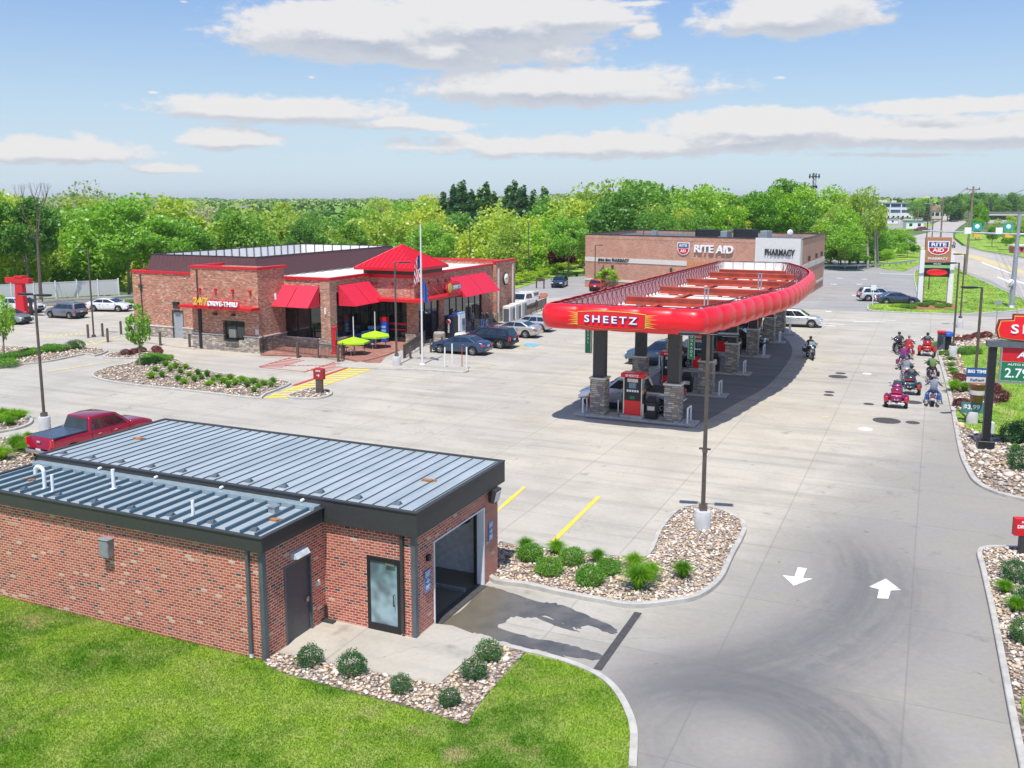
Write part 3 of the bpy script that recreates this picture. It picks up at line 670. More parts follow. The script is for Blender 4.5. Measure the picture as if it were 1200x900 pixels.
BED_O = GP([(311, 784), (340, 797), (380, 807), (420, 818), (460, 829), (505, 841), (548, 855), (556, 838), (575, 814), (600, 786), (617, 768.5), (600, 763.5), (582, 760), (576, 756), (513, 808)]) + [W(-.05, .5), W(-.05, .0)]
slab('rock_border', BED_O, .0, .12, M['gravel'])
rocks('river_rocks', inset(BED_O, .03), .125, 190, .042)
slab('patio_slab', PATIO, .0, .13, M['concrete'])
# blades only where the photo sees this lawn
LV = [G(-40, 690), G(0, 700), G(150, 737), G(306, 775), G(311, 784), G(380, 807), G(460, 829), G(548, 855), G(575, 814), G(617, 771), G(660, 780), G(698, 796), G(721, 815), G(736, 840), G(742, 866), G(741, 905), G(730, 960), G(-60, 960)]
blades('lawn_blades', LV, .10, 1500, .05, M['blade'], w=.011)

# islands by the store
def bed(pts, dens=22, size=.07, n=3, fill='gravel', h=.13):
    P_ = catmull(GP(pts), n); _, q = kerb_ring('kerb', P_, .16, h); slab('planting_bed', q, -.2, .09, M[fill])
    if dens: rocks('river_rocks', q, .095, dens, size)
    return q
IS1 = bed([(107, 440), (118, 446), (154, 452), (220, 459), (298, 468), (312, 463), (341, 451), (330, 447), (300, 445), (262, 439), (230, 433), (214, 425), (195, 417), (176, 420), (150, 427), (125, 432)])
bed([(121, 420), (131, 415), (168, 412), (190, 415), (176, 419), (150, 421)], 14, .08)
IS2 = bed([(-60, 438), (-20, 435), (20, 429), (60, 424), (100, 416), (111, 418), (127, 412), (110, 409), (60, 409), (10, 407), (-60, 410)])
IS3 = bed([(-30, 484), (10, 485), (34, 489), (39, 495), (30, 501), (10, 506), (-30, 510)])
IS4 = bed([(-40, 520), (10, 514), (58, 516), (66, 540), (40, 552), (-40, 570)], 40, .06)
bed([(336, 465), (344, 468), (370, 468.5), (386, 465), (390, 460.5), (384, 456.5), (365, 456), (350, 460)], 26, .07)
FI = catmull(GP([(392, 430), (430, 433), (480, 434), (530, 437), (546, 437), (549, 433.5), (540, 429), (520, 424), (490, 416), (470, 412), (452, 418), (425, 425)]), 3)
_, q = kerb_ring('kerb', FI, .16, .13); slab('flagpole_island', q, -.2, .115, M['concrete'])
# walk around the store and the paver terrace
slab('store_walk', GP([(463, 427), (470, 412), (520, 400), (545, 397), (640, 362), (622, 352), (600, 348), (560, 380), (500, 392), (440, 404), (452, 419)]), -.2, .10, M['concrete'])
slab('paver_terrace', GP([(305, 417), (330, 408), (420, 380), (505, 392), (500, 404), (470, 412), (452, 420), (446, 427), (430, 427), (398, 420)]), -.2, .13, M['paver'])
slab('store_walk', GP([(150, 393), (150, 399), (228, 410), (228, 396)]), -.2, .08, M['concrete'])
slab('rear_bank', [(-60, 100.5), (-49, 108), (-40, 110), (-44, 118), (-60, 111)], -.2, .07, M['gravel'])
slab('mulch_bed', catmull(GP([(622, 346), (640, 344), (641, 347), (634, 350), (622, 351)]), 3), -.2, .08, M['mulch'])
slab('planting_bed', catmull(GP([(700, 341), (706, 335), (722, 334), (722, 340)]), 3), -.2, .08, M['gravel'])
slab('hedge_strip', GP([(590, 330), (602, 325), (640, 318), (680, 312), (684, 309), (684, 318), (645, 326), (600, 340)]), -.3, .05, M['grass2'])

# painted markings
Ya = M['yellow']
def stroke(px0, px1, w, m_, z=.012, name='painted_line'):
    p0 = Vector(G(*px0)); p1 = Vector(G(*px1)); d = (p1-p0).normalized(); n = Vector((-d.y, d.x))*w/2
    sheet(name, [tuple(p0+n), tuple(p0-n), tuple(p1-n), tuple(p1+n)], z, m_)
stroke((580, 601), (615, 570.5), .17, Ya); stroke((646, 637), (702, 582), .17, Ya)
def arrow(poly): sheet('lane_arrow', GP(poly), .014, M['white_mark'])
arrow([(935, 665), (945.5, 666.5), (941, 678), (953, 678.5), (930, 687), (917, 674.5), (931, 676)])
arrow([(1038, 678.5), (1056, 692), (1044, 692.5), (1041, 702), (1028, 701.5), (1030, 691), (1018, 688)])
def hatch(L0, L1, R0, R1, n, m_, fill=.5, slant=.35, z=.014, name='hatched_crossing'):
    a0, a1, b0, b1 = [Vector(G(*p)) for p in (L0, L1, R0, R1)]; mb = MB()
    for i in range(n):
        t0 = i/n; t1 = t0+fill/n; s0 = min(1, t0+slant/n*2); s1 = min(1, t1+slant/n*2)
        P4 = [a0.lerp(a1, t0), a0.lerp(a1, t1), b0.lerp(b1, s1), b0.lerp(b1, s0)]; mb.prism([tuple(p) for p in P4], z-.003, z, bottom=False)
    tag(mb.build(name, m_), kind='structure')
hatch((308, 466.5), (421, 427.5), (334, 468), (446, 429), 15, Ya, .52, .35)
stroke((334, 468), (446, 429), .12, Ya, .016); stroke((310, 467), (423, 427.6), .12, Ya, .016)
stroke((344, 452), (421, 426.5), .3, M['red_mark'], .02)
hatch((304, 430), (341, 419), (328, 431.5), (357, 422.5), 7, M['red_mark'], .36, .35)
stroke((303, 430), (341, 419), .1, M['red_mark'], .018); stroke((304, 430.5), (360, 436), .08, M['red_mark'], .018)
hatch((359, 434), (392, 424.5), (380, 437), (408, 427), 7, M['red_mark'], .36, .35)
stroke((356, 436.5), (392, 424.5), .1, M['red_mark'], .018)
t_ = text_obj('floor_lettering', 'NO PARKING', .5, (*G(358, 428.5), .018), A*.9+B*.4, M['red_mark'], None, .001, .0, up=B); tag(t_, kind='structure')
hatch((50, 397), (100, 392), (50, 393.5), (98, 389.5), 8, M['yellow_worn'], .45, .2)
hatch((72, 404), (112, 399), (72, 408), (116, 404), 5, M['yellow_worn'], .45, .2)
stroke((112, 403), (140, 394), .3, M['yellow_worn'], .016); stroke((55, 436), (130, 424), .3, M['yellow_worn'], .016)
hatch((600, 406), (616, 410), (612, 402.5), (627, 406.5), 6, M['yellow_worn'], .4, 0)
stroke((585, 405), (640, 404), .12, M['yellow_worn'], .016); stroke((560, 431), (580, 428), .12, M['yellow_worn'], .016)
stroke((540, 424), (582, 428), .10, M['yellow_worn'], .016); stroke((575, 414), (596, 415), .10, M['yellow_worn'], .016)
sheet('parking_symbol', GP([(611, 405), (626, 407), (633, 403.5), (618, 402)]), .018, M['blue_mark'])
for a_, b_ in (((935, 378), (985, 381)), ((960, 374), (1010, 375)), ((930, 397), (960, 398)), ((975, 362), (1010, 363)), ((1018, 374), (1045, 374.6)), ((1000, 330), (1014, 332)), ((1020, 318), (1040, 320))):
    pass
for a_, b_, w_ in (((962, 378.6), (990, 380.4), .3), ((940, 379), (980, 382.3), .25), ((1000, 377), (1038, 377.3), .35), ((966, 375), (1003, 375.2), .3), ((1012, 374.8), (1050, 375.6), .25)): stroke(a_, b_, w_, M['white_mark'], .010)
for c_ in ((971, 365), (984, 326), (1002, 346), (1013, 327), (1007, 333), (977, 333)):
    stroke((c_[0]-3.5, c_[1]), (c_[0]+3.5, c_[1]+.2), .9, M['white_mark'], .010, 'lane_arrow')
for x0, x1, y0, y1 in ((1031, 1070, 320.5, 322),): stroke((x0, y0), (x1, y1), .6, M['white_mark'], .010)
# wet wash run-off on the apron, fanned out of the bay
def wet_mat():
    m_, t, out = new_mat('wet_concrete'); P = t.n('ShaderNodeNewGeometry').outputs['Position']; n = t.noise(P, 1.3, 5.0, .65)
    c = t.mix(t.ss(n, .35, .65), (.085, .085, .085), (.145, .14, .13)); n2 = t.noise(P, .25, 2.0); 
    u = t.vm('DOT_PRODUCT', t.vm('SUBTRACT', P, (*W(2.9, 5.3), 0)), tuple(A)); c = t.mix(t.ss(u, 2.6, .2, 0, .7), c, (.17, .145, .095))
    p = t.n('ShaderNodeBsdfPrincipled', {'Base Color': c, 'Roughness': .35}); t.put(out.inputs[0], p.outputs[0]); return m_
M['wet'] = wet_mat()
def ragged(pts, amp, n=7):
    c = catmull(pts, n); return [(x+RNG.normal(0, amp), y+RNG.normal(0, amp)) for x, y in c]
sheet('wet_stain', ragged(GP([(516, 735), (545, 712), (566, 688), (590, 692), (630, 705), (655, 708), (690, 722), (721, 737), (716, 743), (690, 733), (672, 736), (640, 722), (622, 724), (600, 723), (592, 729), (583, 735), (620, 747), (660, 754), (690, 763), (708, 769), (700, 773), (672, 770), (640, 764), (612, 758), (590, 752), (560, 742), (540, 744)]), .025), .009, M['wet'])
sheet('wet_stain', ragged(GP([(622, 719), (650, 727), (674, 738), (678, 741), (650, 733)]), .015), .010, M['wet'])
sheet('wet_stain', ragged(GP([(624, 752), (652, 763), (662, 770), (645, 766)]), .012), .010, M['wet'])
# trench drain and covers
stroke((748, 718), (700, 785), .22, M['iron'], .012, 'trench_drain')
def cover(px, r, m_):
    c = G(*px); mb = MB(); mb.prism([(c[0]+r*math.cos(i*math.pi/12), c[1]+r*math.sin(i*math.pi/12)) for i in range(24)], .0, .014); tag(mb.build('manhole_cover', m_), kind='structure')
for p_, r_, m_ in (((1039, 493), .72, M['iron']), ((1069.5, 495.3), .36, M['iron']), ((1014, 503), .36, M['offwhite']), ((1070, 471.5), .5, M['iron']), ((1018, 473.5), .30, M['iron']), ((982, 441.5), .62, M['iron']), ((972, 459.5), .3, M['iron']), ((971, 463), .3, M['iron']), ((966, 488.5), .26, M['yellow_worn']), ((1016, 438), .3, M['offwhite']), ((985, 437.5), .35, M['iron'])): cover(p_, r_, m_)

# ------------------------------------------------------------------ wash building (foreground)
wash = thing('car_wash_building', 'low red brick car wash with charcoal fascia and pale seamed metal roofs', 'car wash', (*C1, 0), ALPHA)
HM = MB()   # walls, low volume and main volume; local u, v
def wall(mb, x0, x1, y0, y1, z0, z1): mb.bb(x0, x1, y0, y1, z0, z1)
T_ = .25
lw = MB(); lw.bb(-10.8, 0, 0, T_, 0, 3.2); lw.bb(-10.8, -10.8+T_, T_, 2.65, 0, 3.2)
lw.bb(-T_, 0, T_, .88, 0, 3.2); lw.bb(-T_, 0, 1.98, 2.65, 0, 3.2); lw.bb(-T_, 0, .88, 1.98, 2.28, 3.2)
lw.build('low_wall', M['brick'], wash)
mw = MB(); mw.bb(.001, 1.38, 2.651, 2.651+T_, 0, 3.25); mw.bb(1.38, 2.46, 2.651, 2.651+T_, 2.25, 3.25); mw.bb(2.46, 2.90, 2.651, 2.651+T_, 0, 3.25)
mw.bb(-10.8, 0.001, 2.651, 2.651+T_, 0, 3.25)
mw.bb(2.9-T_, 2.9, 2.651+T_, 3.66, 0, 3.25); mw.bb(2.9-T_, 2.9, 6.86, 7.6, 0, 3.25); mw.bb(2.9-T_, 2.9, 3.66, 6.86, 2.5, 3.25)
mw.bb(-10.8, 2.9, 7.6, 7.6+T_, 0, 3.25); mw.bb(-10.8, -10.8+T_, 2.651+T_, 3.66, 0, 3.25); mw.bb(-10.8, -10.8+T_, 6.86, 7.6, 0, 3.25); mw.bb(-10.8, -10.8+T_, 3.66, 6.86, 2.6, 3.25)
mw.build('wall', M['brick'], wash)
ip = MB(); ip.bb(-10.5, 2.62, 7.54, 7.59, 0, 3.15); ip.bb(-10.5, 2.62, 2.651+T_+.01, 2.651+T_+.05, 0, 3.15); ip.bb(-10.5, 2.62, 2.96, 7.53, 3.0, 3.04); ip.build('bay_lining', mat('bay_white', (.82, .82, .82), .5), wash)
fl = MB(); fl.bb(-10.5, 2.62, 2.96, 7.54, .0, .012); fl.build('bay_floor', M['wet'], wash)
rails = MB(); rails.bb(-4, 2.6, 3.9, 4.0, .012, .10); rails.bb(-4, 2.6, 6.1, 6.2, .012, .10); rails.build('guide_rail', M['galv'], wash)
wa = MB(); wa.path([(1.2, 7.3, 2.2), (1.2, 7.2, 1.95), (1.5, 7.15, 1.75), (1.9, 7.15, 1.7), (2.2, 7.2, 1.85), (2.3, 7.3, 2.1)], .035); wa.box((.9, 7.35, 2.2), (.5, .12, .2)); wa.build('wash_arm', M['black'], wash); wa = MB(); wa.box((1.9, 4.2, 2.75), (.25, .3, .5)); wa.build('spray_unit', M['black'], wash)
# roofs
def metal_roof(x0, x1, y0, y1, z, ribs, rh, name, capz, fz, skip_back=False):
    r = MB(); r.bb(x0+.05, x1-.05, y0+.05, y1-.05, z-.08, z); ro = r.build(name, M['roof'], wash)
    s2 = MB(); n = int((x1-x0)/ribs)
    for i in range(1, n+1):
        x = x0+i*ribs
        if x < x1-.1: s2.bb(x-(.03 if rh > .05 else .007), x+(.03 if rh > .05 else .007), y0+.16, y1-.16, z, z+rh)
    s2.build('standing_seam', M['rib'], ro)
    for i in range(0, n, 3):
        x = x0+(i+.9)*ribs
        if x > x1-.6: continue
        g_ = MB(); g_.add([(x, y0+.42, z), (x+.30, y0+.42, z), (x+.30, y0+.62, z), (x, y0+.62, z), (x+.28, y0+.52, z+.11), (x+.02, y0+.52, z+.03)], [(0, 1, 4, 5), (2, 3, 5, 4), (1, 2, 4), (3, 0, 5)])
        g_.build('snow_guard', M['trimgrey'], ro)
    f = MB()
    f.bb(x0, x1, y0, y0+.07, fz, capz); f.bb(x1-.07, x1, y0+.07, y1-.07, fz, capz); f.bb(x0, x0+.07, y0+.07, y1-.07, fz, capz)
    if not skip_back: f.bb(x0, x1, y1-.07, y1, fz, capz)
    f.bb(x0-.02, x1+.02, y0-.03, y0+.11, capz, capz+.03); f.bb(x1-.11, x1+.02, y0+.11, y1, capz, capz+.03); f.bb(x0-.02, x0+.11, y0+.11, y1, capz, capz+.03)
    if not skip_back: f.bb(x0, x1, y1-.11, y1+.02, capz+.001, capz+.031)
    f.bb(x0+.07, x1-.07, y0+.07, y1-.07, fz, fz+.02)
    f.build('fascia', M['bronze'], wash); return ro
ro1 = metal_roof(-10.98, .14, -.16, 2.48, 3.42, .47, .095, 'low_roof', 3.44, 3.07, True)
ro2 = metal_roof(-11.0, 3.06, 2.50, 8.05, 3.67, .42, .035, 'roof', 3.68, 3.02)
b_ = MB(); b_.bb(-10.9, .02, 2.20, 2.495, 3.43, 3.53); b_.build('flashing', M['seam'], ro1)
# corner trims and downspouts
c_ = MB(); c_.bb(-.11, .02, -.02, 0, 0, 3.06); c_.bb(0, .02, -.0, .12, 0, 3.06); c_.build('corner_trim', M['trimgrey'], wash); c_ = MB(); c_.bb(2.79, 2.92, 2.631, 2.65, 0, 3.0); c_.bb(2.902, 2.922, 2.651, 2.78, 0, 3.0); c_.build('corner_trim', M['trimgrey'], wash)
for (u_, v_, m_) in ((-.42, -.05, 'trimgrey'), (2.53, 2.60, 'bronze')):
    d_ = MB(); d_.bb(u_-.045, u_+.045, v_-.04, v_+.04, .22, 3.06); ds = d_.build('downspout', M[m_], wash)
    if u_ < 0: k_ = MB(); k_.tube((u_, v_, .14), (u_, v_, .24), .055); k_.build('coupling', M['pvc'], ds); k_ = MB(); k_.tube((u_, v_, .0), (u_, v_, .14), .05); k_.build('drain_pipe', M['green_sign'], ds)
dr = MB(); dr.bb(-.10, -.05, .90, 1.96, .02, 2.26); dro = dr.build('service_door', M['door'], wash)
h_ = MB(); h_.box((-.03, 1.83, 1.05), (.06, .10, .14)); h_.tube((-.01, 1.83, 1.08), (.05, 1.83, 1.08), .012); h_.tube((.04, 1.83, 1.08), (.04, 1.70, 1.08), .012); h_.build('handle', M['steel'], dro)
h_ = MB(); h_.bb(-.12, .015, .84, .90, 0, 2.32); h_.bb(-.12, .015, 1.96, 2.02, 0, 2.32); h_.bb(-.12, .015, .90, 1.96, 2.26, 2.32); h_.build('door_frame', M['trimgrey'], wash)
h_ = MB(); h_.add([(0, 1.15, 2.42), (0, 1.78, 2.42), (.20, 1.75, 2.44), (.20, 1.18, 2.44), (0, 1.15, 2.60), (0, 1.78, 2.60), (.12, 1.75, 2.56), (.12, 1.18, 2.56)], [(3, 2, 1, 0), (4, 5, 6, 7), (3, 7, 6, 2), (0, 4, 7, 3), (1, 2, 6, 5)]); h_.build('wall_lamp', M['lens'], wash)
h_ = MB(); h_.box((.03, 2.25, 1.35), (.06, .13, .15)); h_.tube((.06, 2.25, 1.35), (.08, 2.25, 1.35), .06, n=12); h_.build('junction_box', M['cream'], wash)
h_ = MB(); h_.bb(.01, .05, 2.55, 2.63, .13, .55); h_.box((.14, 2.5, .16), (.45, .16, .06)); h_.build('conduit', M['bronze'], wash)
# glass door
gd = MB(); y0 = 2.62
gd.bb(1.40, 1.49, y0, y0+.1, .03, 2.24); gd.bb(2.35, 2.44, y0, y0+.1, .03, 2.24); gd.bb(1.49, 2.35, y0, y0+.1, 2.12, 2.24); gd.bb(1.49, 2.35, y0, y0+.1, .03, .33)
gdo = gd.build('glass_door', M['black'], wash); h_ = MB(); h_.bb(1.49, 2.35, y0+.03, y0+.05, .33, 2.12); h_.build('pane', M['glass_door'], gdo)
h_ = MB(); h_.path([(2.27, y0, 1.25), (2.27, y0-.07, 1.25), (2.27, y0-.07, .95), (2.27, y0, .95)], .014); h_.build('handle', M['black'], gdo)
h_ = MB(); h_.box((2.15, y0-.02, 2.09), (.28, .03, .05)); h_.build('door_closer', M['steel'], gdo)
# bay opening frame, lamp, signs, wall unit
h_ = MB(); h_.bb(2.60, 2.93, 6.78, 6.86, 0, 2.5); h_.bb(2.60, 2.93, 3.66, 3.70, 0, 2.5); h_.bb(2.60, 2.92, 3.70, 6.78, 2.46, 2.5); h_.build('bay_frame', M['pvc'], wash)
h_ = MB(); h_.bb(2.62, 2.70, 6.70, 6.78, 0, 2.45); h_.build('door_track', M['black'], wash)
h_ = MB(); h_.bb(2.64, 3.02, 3.70, 6.78, .013, .03); h_.build('threshold', M['iron'], wash)
fx = MB(); fx.box((3.06, 7.33, 2.78), (.16, .42, .42), ry=R(14)); fo = fx.build('flood_light', M['bronze'], wash); h_ = MB(); h_.box((3.15, 7.33, 2.75), (.02, .34, .32), ry=R(14)); h_.build('lens', M['lens'], fo)
def exit_sign(y, z, wd, hh, lines):
    s_ = MB(); s_.bb(2.903, 2.93, y-wd/2, y+wd/2, z-hh/2, z+hh/2); so = s_.build('exit_sign', mat('exit_blue', (.09, .20, .40), .5), wash)
    s_ = MB(); s_.bb(2.9305, 2.9325, y-wd/2+.03, y+wd/2-.03, z-hh/2+.03, z-hh/2+.045); s_.bb(2.9305, 2.9325, y-wd/2+.03, y+wd/2-.03, z+hh/2-.045, z+hh/2-.03); s_.build('border', M['letter_white'], so)
    for i, tx in enumerate(lines):
        p = W(2.935, y, z+hh*.28-i*hh*.29); text_obj('lettering', tx, hh*.27, p, B, M['letter_white'], so, .002, .004, width=wd*.72)
    return so
exit_sign(3.28, 1.52, .34, .62, ['EXIT', '\u2193', 'ONLY'])
exit_sign(7.30, 1.62, .34, .62, ['EXIT', '\u2193', 'ONLY'])
h_ = MB(); h_.box((2.95, 3.30, 2.18), (.10, .14, .16)); h_.build('camera_dome', M['black'], wash)
h_ = MB(); h_.bb(-5.26-.17, -5.26+.17, -.22, -.001, 2.10, 2.62); h_.bb(-5.26-.19, -5.26+.19, -.24, -.001, 2.60, 2.64); h_.build('wall_vent', mat('vent_grey', (.25, .26, .27), .6), wash, bevel=.02)
# pipes standing through the low roof
def vp(pts, r, name='vent_pipe'):
    mb = MB(); mb.path(pts, r, 10)
    for p in pts[1:-1]: mb.ell(p, (r, r, r), 8, 6)
    mb.tube((pts[0][0], pts[0][1], 3.425), (pts[0][0], pts[0][1], 3.46), r*2.1, r*1.3); o_ = mb.build(name, M['pvc'], wash)
zr = 3.42
vp([(-8.35, .58, zr), (-8.35, .58, 3.98), (-8.40, .58, 4.06), (-8.50, .58, 4.10), (-8.60, .58, 4.09), (-8.68, .58, 4.02), (-8.70, .58, 3.86)], .055)
vp([(-7.90, .48, zr), (-7.90, .48, 3.96)], .045); vp([(-6.55, 1.45, zr), (-6.55, 1.45, 4.02)], .055); vp([(-2.66, .5, zr), (-2.66, .5, 3.88)], .045)
h_ = MB(); h_.bb(-1.05, -.83, 1.6, 1.8, zr, zr+.17); h_.bb(-1.08, -.80, 1.57, 1.83, zr+.17, zr+.19); h_.build('roof_vent', M['galv'], wash)
for u_ in (-8.2, -5.9, -3.4, -.55):
    h_ = MB(); h_.tube((u_, 2.50, 3.59), (u_, 2.42, 3.585), .045, n=10); h_.ell((u_, 2.42, 3.585), (.045, .045, .045), 8, 6); h_.build('overflow_pipe', M['pvc'], wash)
for (u_, v_, z_) in ((-9.6, 1.0, 3.421), (-.5, 1.15, 3.421), (-9.6, 5.4, 3.672), (1.9, 5.2, 3.672)):
    h_ = MB(); h_.bb(u_-.19, u_+.15, v_-.06, v_+.06, z_, z_+.05); h_.bb(u_-.1, u_+.22, v_+.04, v_+.12, z_+.01, z_+.04); h_.build('rusty_bracket', M['rust'], wash)

# ------------------------------------------------------------------ convenience store
S0 = (-33.16, 81.89)
def S(u, v, z=None):
    p = (S0[0]+A.x*u+B.x*v, S0[1]+A.y*u+B.y*v); return p if z is None else (*p, z)
store = thing('convenience_store', 'brick convenience store with red awnings, red pyramid roof over its entrance and maroon roof screen', 'store', (*S0, 0), ALPHA)
BS, ST = M['brick_store'], M['stone']
bk = MB(); stn = MB()
def pier(x0, x1, y0, y1, z1, sh=1.0, proud=.06, st=True):
    bk.bb(x0, x1, y0, y1, sh if st else 0, z1)
    if st: stn.bb(x0-proud, x1+proud, y0-proud, y1+proud, 0, sh); caps.bb(x0-proud-.04, x1+proud+.04, y0-proud-.04, y1+proud+.04, sh, sh+.08)
caps = MB()
# left wing wall with door opening (u 4.6..5.9)
pier(0, 4.3, 0, .3, 5.6); pier(5.6, 9.65, 0, .3, 5.6); bk.bb(4.3, 5.6, 0, .3, 2.5, 5.6)
pier(0, .3, .3, 24, 5.6)
# drive-thru block with its window (u 12.9..15)
pier(9.65, 12.7, -3.25, -2.95, 6.5, 1.25); pier(14.9, 16.3, -3.25, -2.95, 6.5, 1.25); stn.bb(12.7, 14.9, -3.31, -2.95, 0, .95); bk.bb(12.7, 14.9, -3.25, -2.95, 2.45, 6.5)
pier(16.0, 16.3, -2.95, 0, 6.5, 1.25); pier(9.65, 9.95, -2.95, 0, 6.5, 1.25); bk.bb(9.95, 16.0, 0, .3, 5.2, 6.5)
# front glass wall: header, corner pier
pier(15.7, 16.3, 0.01, .3, 5.6, .9)
bk.bb(16.3, 19.8, 0, .3, 4.6, 5.6); stn.bb(16.3, 19.8, -.04, .3, 0, .9); caps.bb(16.3, 19.8, -.08, .3, .9, .97)
bk.build('front_wall', BS, store); caps.build('stone_cap', M['cream'], store)
b2 = MB(); b2.bb(19.8, 20.7, -.05, .85, 1.0, 5.58); b2.build('corner_pier', M['brick_pier'], store)
stn.bb(19.72, 20.78, -.13, .93, 0, 1.0); stn.build('stone_base', ST, store)
w2 = MB(); s3 = MB()
w2.bb(20.4, 20.7, .85, 5.8, 4.6, 5.6); s3.bb(20.42, 20.74, .93, 3.6, 0, .9)
# tower walls: front v=5.8, u 20.7..24.94; side u 24.94, v 5.8..10.5
b2 = MB(); b2.bb(20.7, 24.64, 5.8, 6.1, 3.7, 5.75); b2.build('tower_wall', M['brick_pier'], store); w2.bb(24.64, 24.94, 5.8, 6.1, 3.7, 5.75); w2.bb(24.64, 24.94, 6.1, 10.5, 3.7, 5.75)
w2.bb(24.2, 24.94, 5.78, 6.5, 0.9, 3.7); w2.bb(24.35, 24.96, 10.0, 10.9, .9, 5.6)
s3.bb(24.1, 25.04, 5.7, 6.6, 0, .9); s3.bb(24.3, 25.04, 9.9, 11.0, 0, .9)
# right facade u 24.94, v 10.9..20.9, then the taller end block
w2.bb(24.64, 24.94, 10.9, 20.9, 4.4, 5.6); s3.bb(24.66, 24.98, 11.0, 18.4, 0, .8)
w2.bb(24.64, 24.96, 18.4, 20.9, .9, 4.4); s3.bb(24.62, 25.04, 18.4, 20.9, 0, .9)
w2.bb(24.94, 25.3, 20.9, 25.4, 1.0, 5.85); w2.bb(0.3, 24.94, 25.1, 25.4, 0, 5.7); s3.bb(24.9, 25.38, 20.85, 25.4, 0, 1.0)
w2.build('side_wall', BS, store); s3.build('stone_base', ST, store)
# roof deck and red copings
r_ = MB(); r_.prism([(.3, .3), (20.4, .3), (20.4, 6.1), (24.64, 6.1), (24.64, 25.1), (.3, 25.1)], 5.2, 5.36); r_.build('roof', M['offwhite'], store)
r_ = MB(); r_.bb(9.95, 16.0, -2.95, 0, 6.1, 6.2); r_.build('roof', M['offwhite'], store)
cp = MB()
def coping(x0, x1, y0, y1, z): cp.bb(x0-.07, x1+.07, y0-.07, y1+.07, z, z+.2)
coping(0, 9.58, 0, .3, 5.6); coping(0, .3, .45, 25.4, 5.6); coping(9.65, 16.3, -3.25, -2.95, 6.5); coping(16.0, 16.3, -2.8, .3, 6.5); coping(9.65, 9.95, -2.8, .3, 6.5)
coping(16.45, 20.7, -.03, .3, 5.6); coping(20.4, 20.7, .45, 5.7, 5.6); coping(24.64, 24.94, 10.7, 20.75, 5.6); coping(24.94, 25.3, 20.9, 25.4, 5.85); coping(.45, 24.8, 25.1, 25.4, 5.7)
cp.build('coping', M['red_flat'], store)
# maroon screen on the roof
mu0, mu1, mv0, mv1 = .5, 12.0, 1.9, 23.6; msc = MB(); z0_, z1_ = 5.37, 7.1
for (a_, b_) in (((mu0, mv0), (mu1, mv0)), ((mu1, mv0), (mu1, mv1)), ((mu1, mv1), (mu0, mv1)), ((mu0, mv1), (mu0, mv0))):
    L_ = math.hypot(b_[0]-a_[0], b_[1]-a_[1]); n = int(L_/.45); dx, dy = (b_[0]-a_[0])/L_, (b_[1]-a_[1])/L_; nxx, nyy = dy, -dx
    msc.add([(a_[0]-dx*.5+nxx*.5, a_[1]-dy*.5+nyy*.5, z0_), (b_[0]+dx*.5+nxx*.5, b_[1]+dy*.5+nyy*.5, z0_), (b_[0], b_[1], z1_), (a_[0], a_[1], z1_)], [(0, 1, 2, 3)])
    for i in range(n+1):
        x = a_[0]+dx*i*L_/n; y = a_[1]+dy*i*L_/n
        msc.add([(x+nxx*.5-dx*.015, y+nyy*.5-dy*.015, z0_), (x+nxx*.5+dx*.015, y+nyy*.5+dy*.015, z0_), (x+dx*.015+nxx*.03, y+dy*.015+nyy*.03, z1_), (x-dx*.015+nxx*.03, y-dy*.015+nyy*.03, z1_)], [(0, 1, 2, 3)])
msc.build('roof_screen', M['mansard'], store)
wi = MB(); wp = MB()
wi.bb(mu0+.06, mu1-.06, mv0+.03, mv0+.06, z0_, 7.06); wi.bb(mu0+.03, mu0+.06, mv0+.06, mv1-.06, z0_, 7.06); wi.bb(mu1-.06, mu1-.03, mv0+.06, mv1-.06, z0_, 7.06); wi.bb(mu0+.06, mu1-.06, mv1-.06, mv1-.03, z0_, 7.06)
for i in range(20): y = mv0+.4+i*1.1; wp.bb(mu0+.07, mu0+.14, y, y+.07, z0_, 7.10); 
for i in range(10): x = mu0+.6+i*1.15; wp.bb(x, x+.07, mv1-.14, mv1-.07, z0_, 7.10)
wp.bb(mu0-.05, mu0+.06, mv0, mv1, 7.101, 7.15); wp.bb(mu0, mu1, mv0-.05, mv0+.05, 7.101, 7.15); wp.bb(mu1-.06, mu1+.05, mv0+.05, mv1, 7.101, 7.15); wp.bb(mu0+.06, mu1-.06, mv1-.05, mv1+.05, 7.101, 7.15)
wi.build('screen_lining', M['white'], store); wp.build('screen_post', M['bronze'], store)
for (x, y, sx_, sy_, h_) in ((3, 7, 2.2, 1.6, 1.1), (7, 14, 2.4, 1.8, 1.2), (4, 19, 1.2, 1.2, .8)):
    m_ = MB(); m_.bb(x, x+sx_, y, y+sy_, 5.4, 5.4+h_); m_.bb(x+.2, x+sx_-.2, y-.02, y, 5.6, 5.3+h_); m_.build('air_unit', M['galv'], store, bevel=.03)
rh = MB(); rh.bb(19.2, 20.0, 12, 13.2, 5.37, 5.9); rh.build('air_unit', M['white'], store, bevel=.03)
# small parapet crenels seen along the screen foot
cr = MB()
for i in range(14): cr.bb(12.75, 12.95, 2.5+i*1.4, 3.3+i*1.4, 5.37, 5.46)
cr.build('roof_walkway_pad', M['galv'], store)
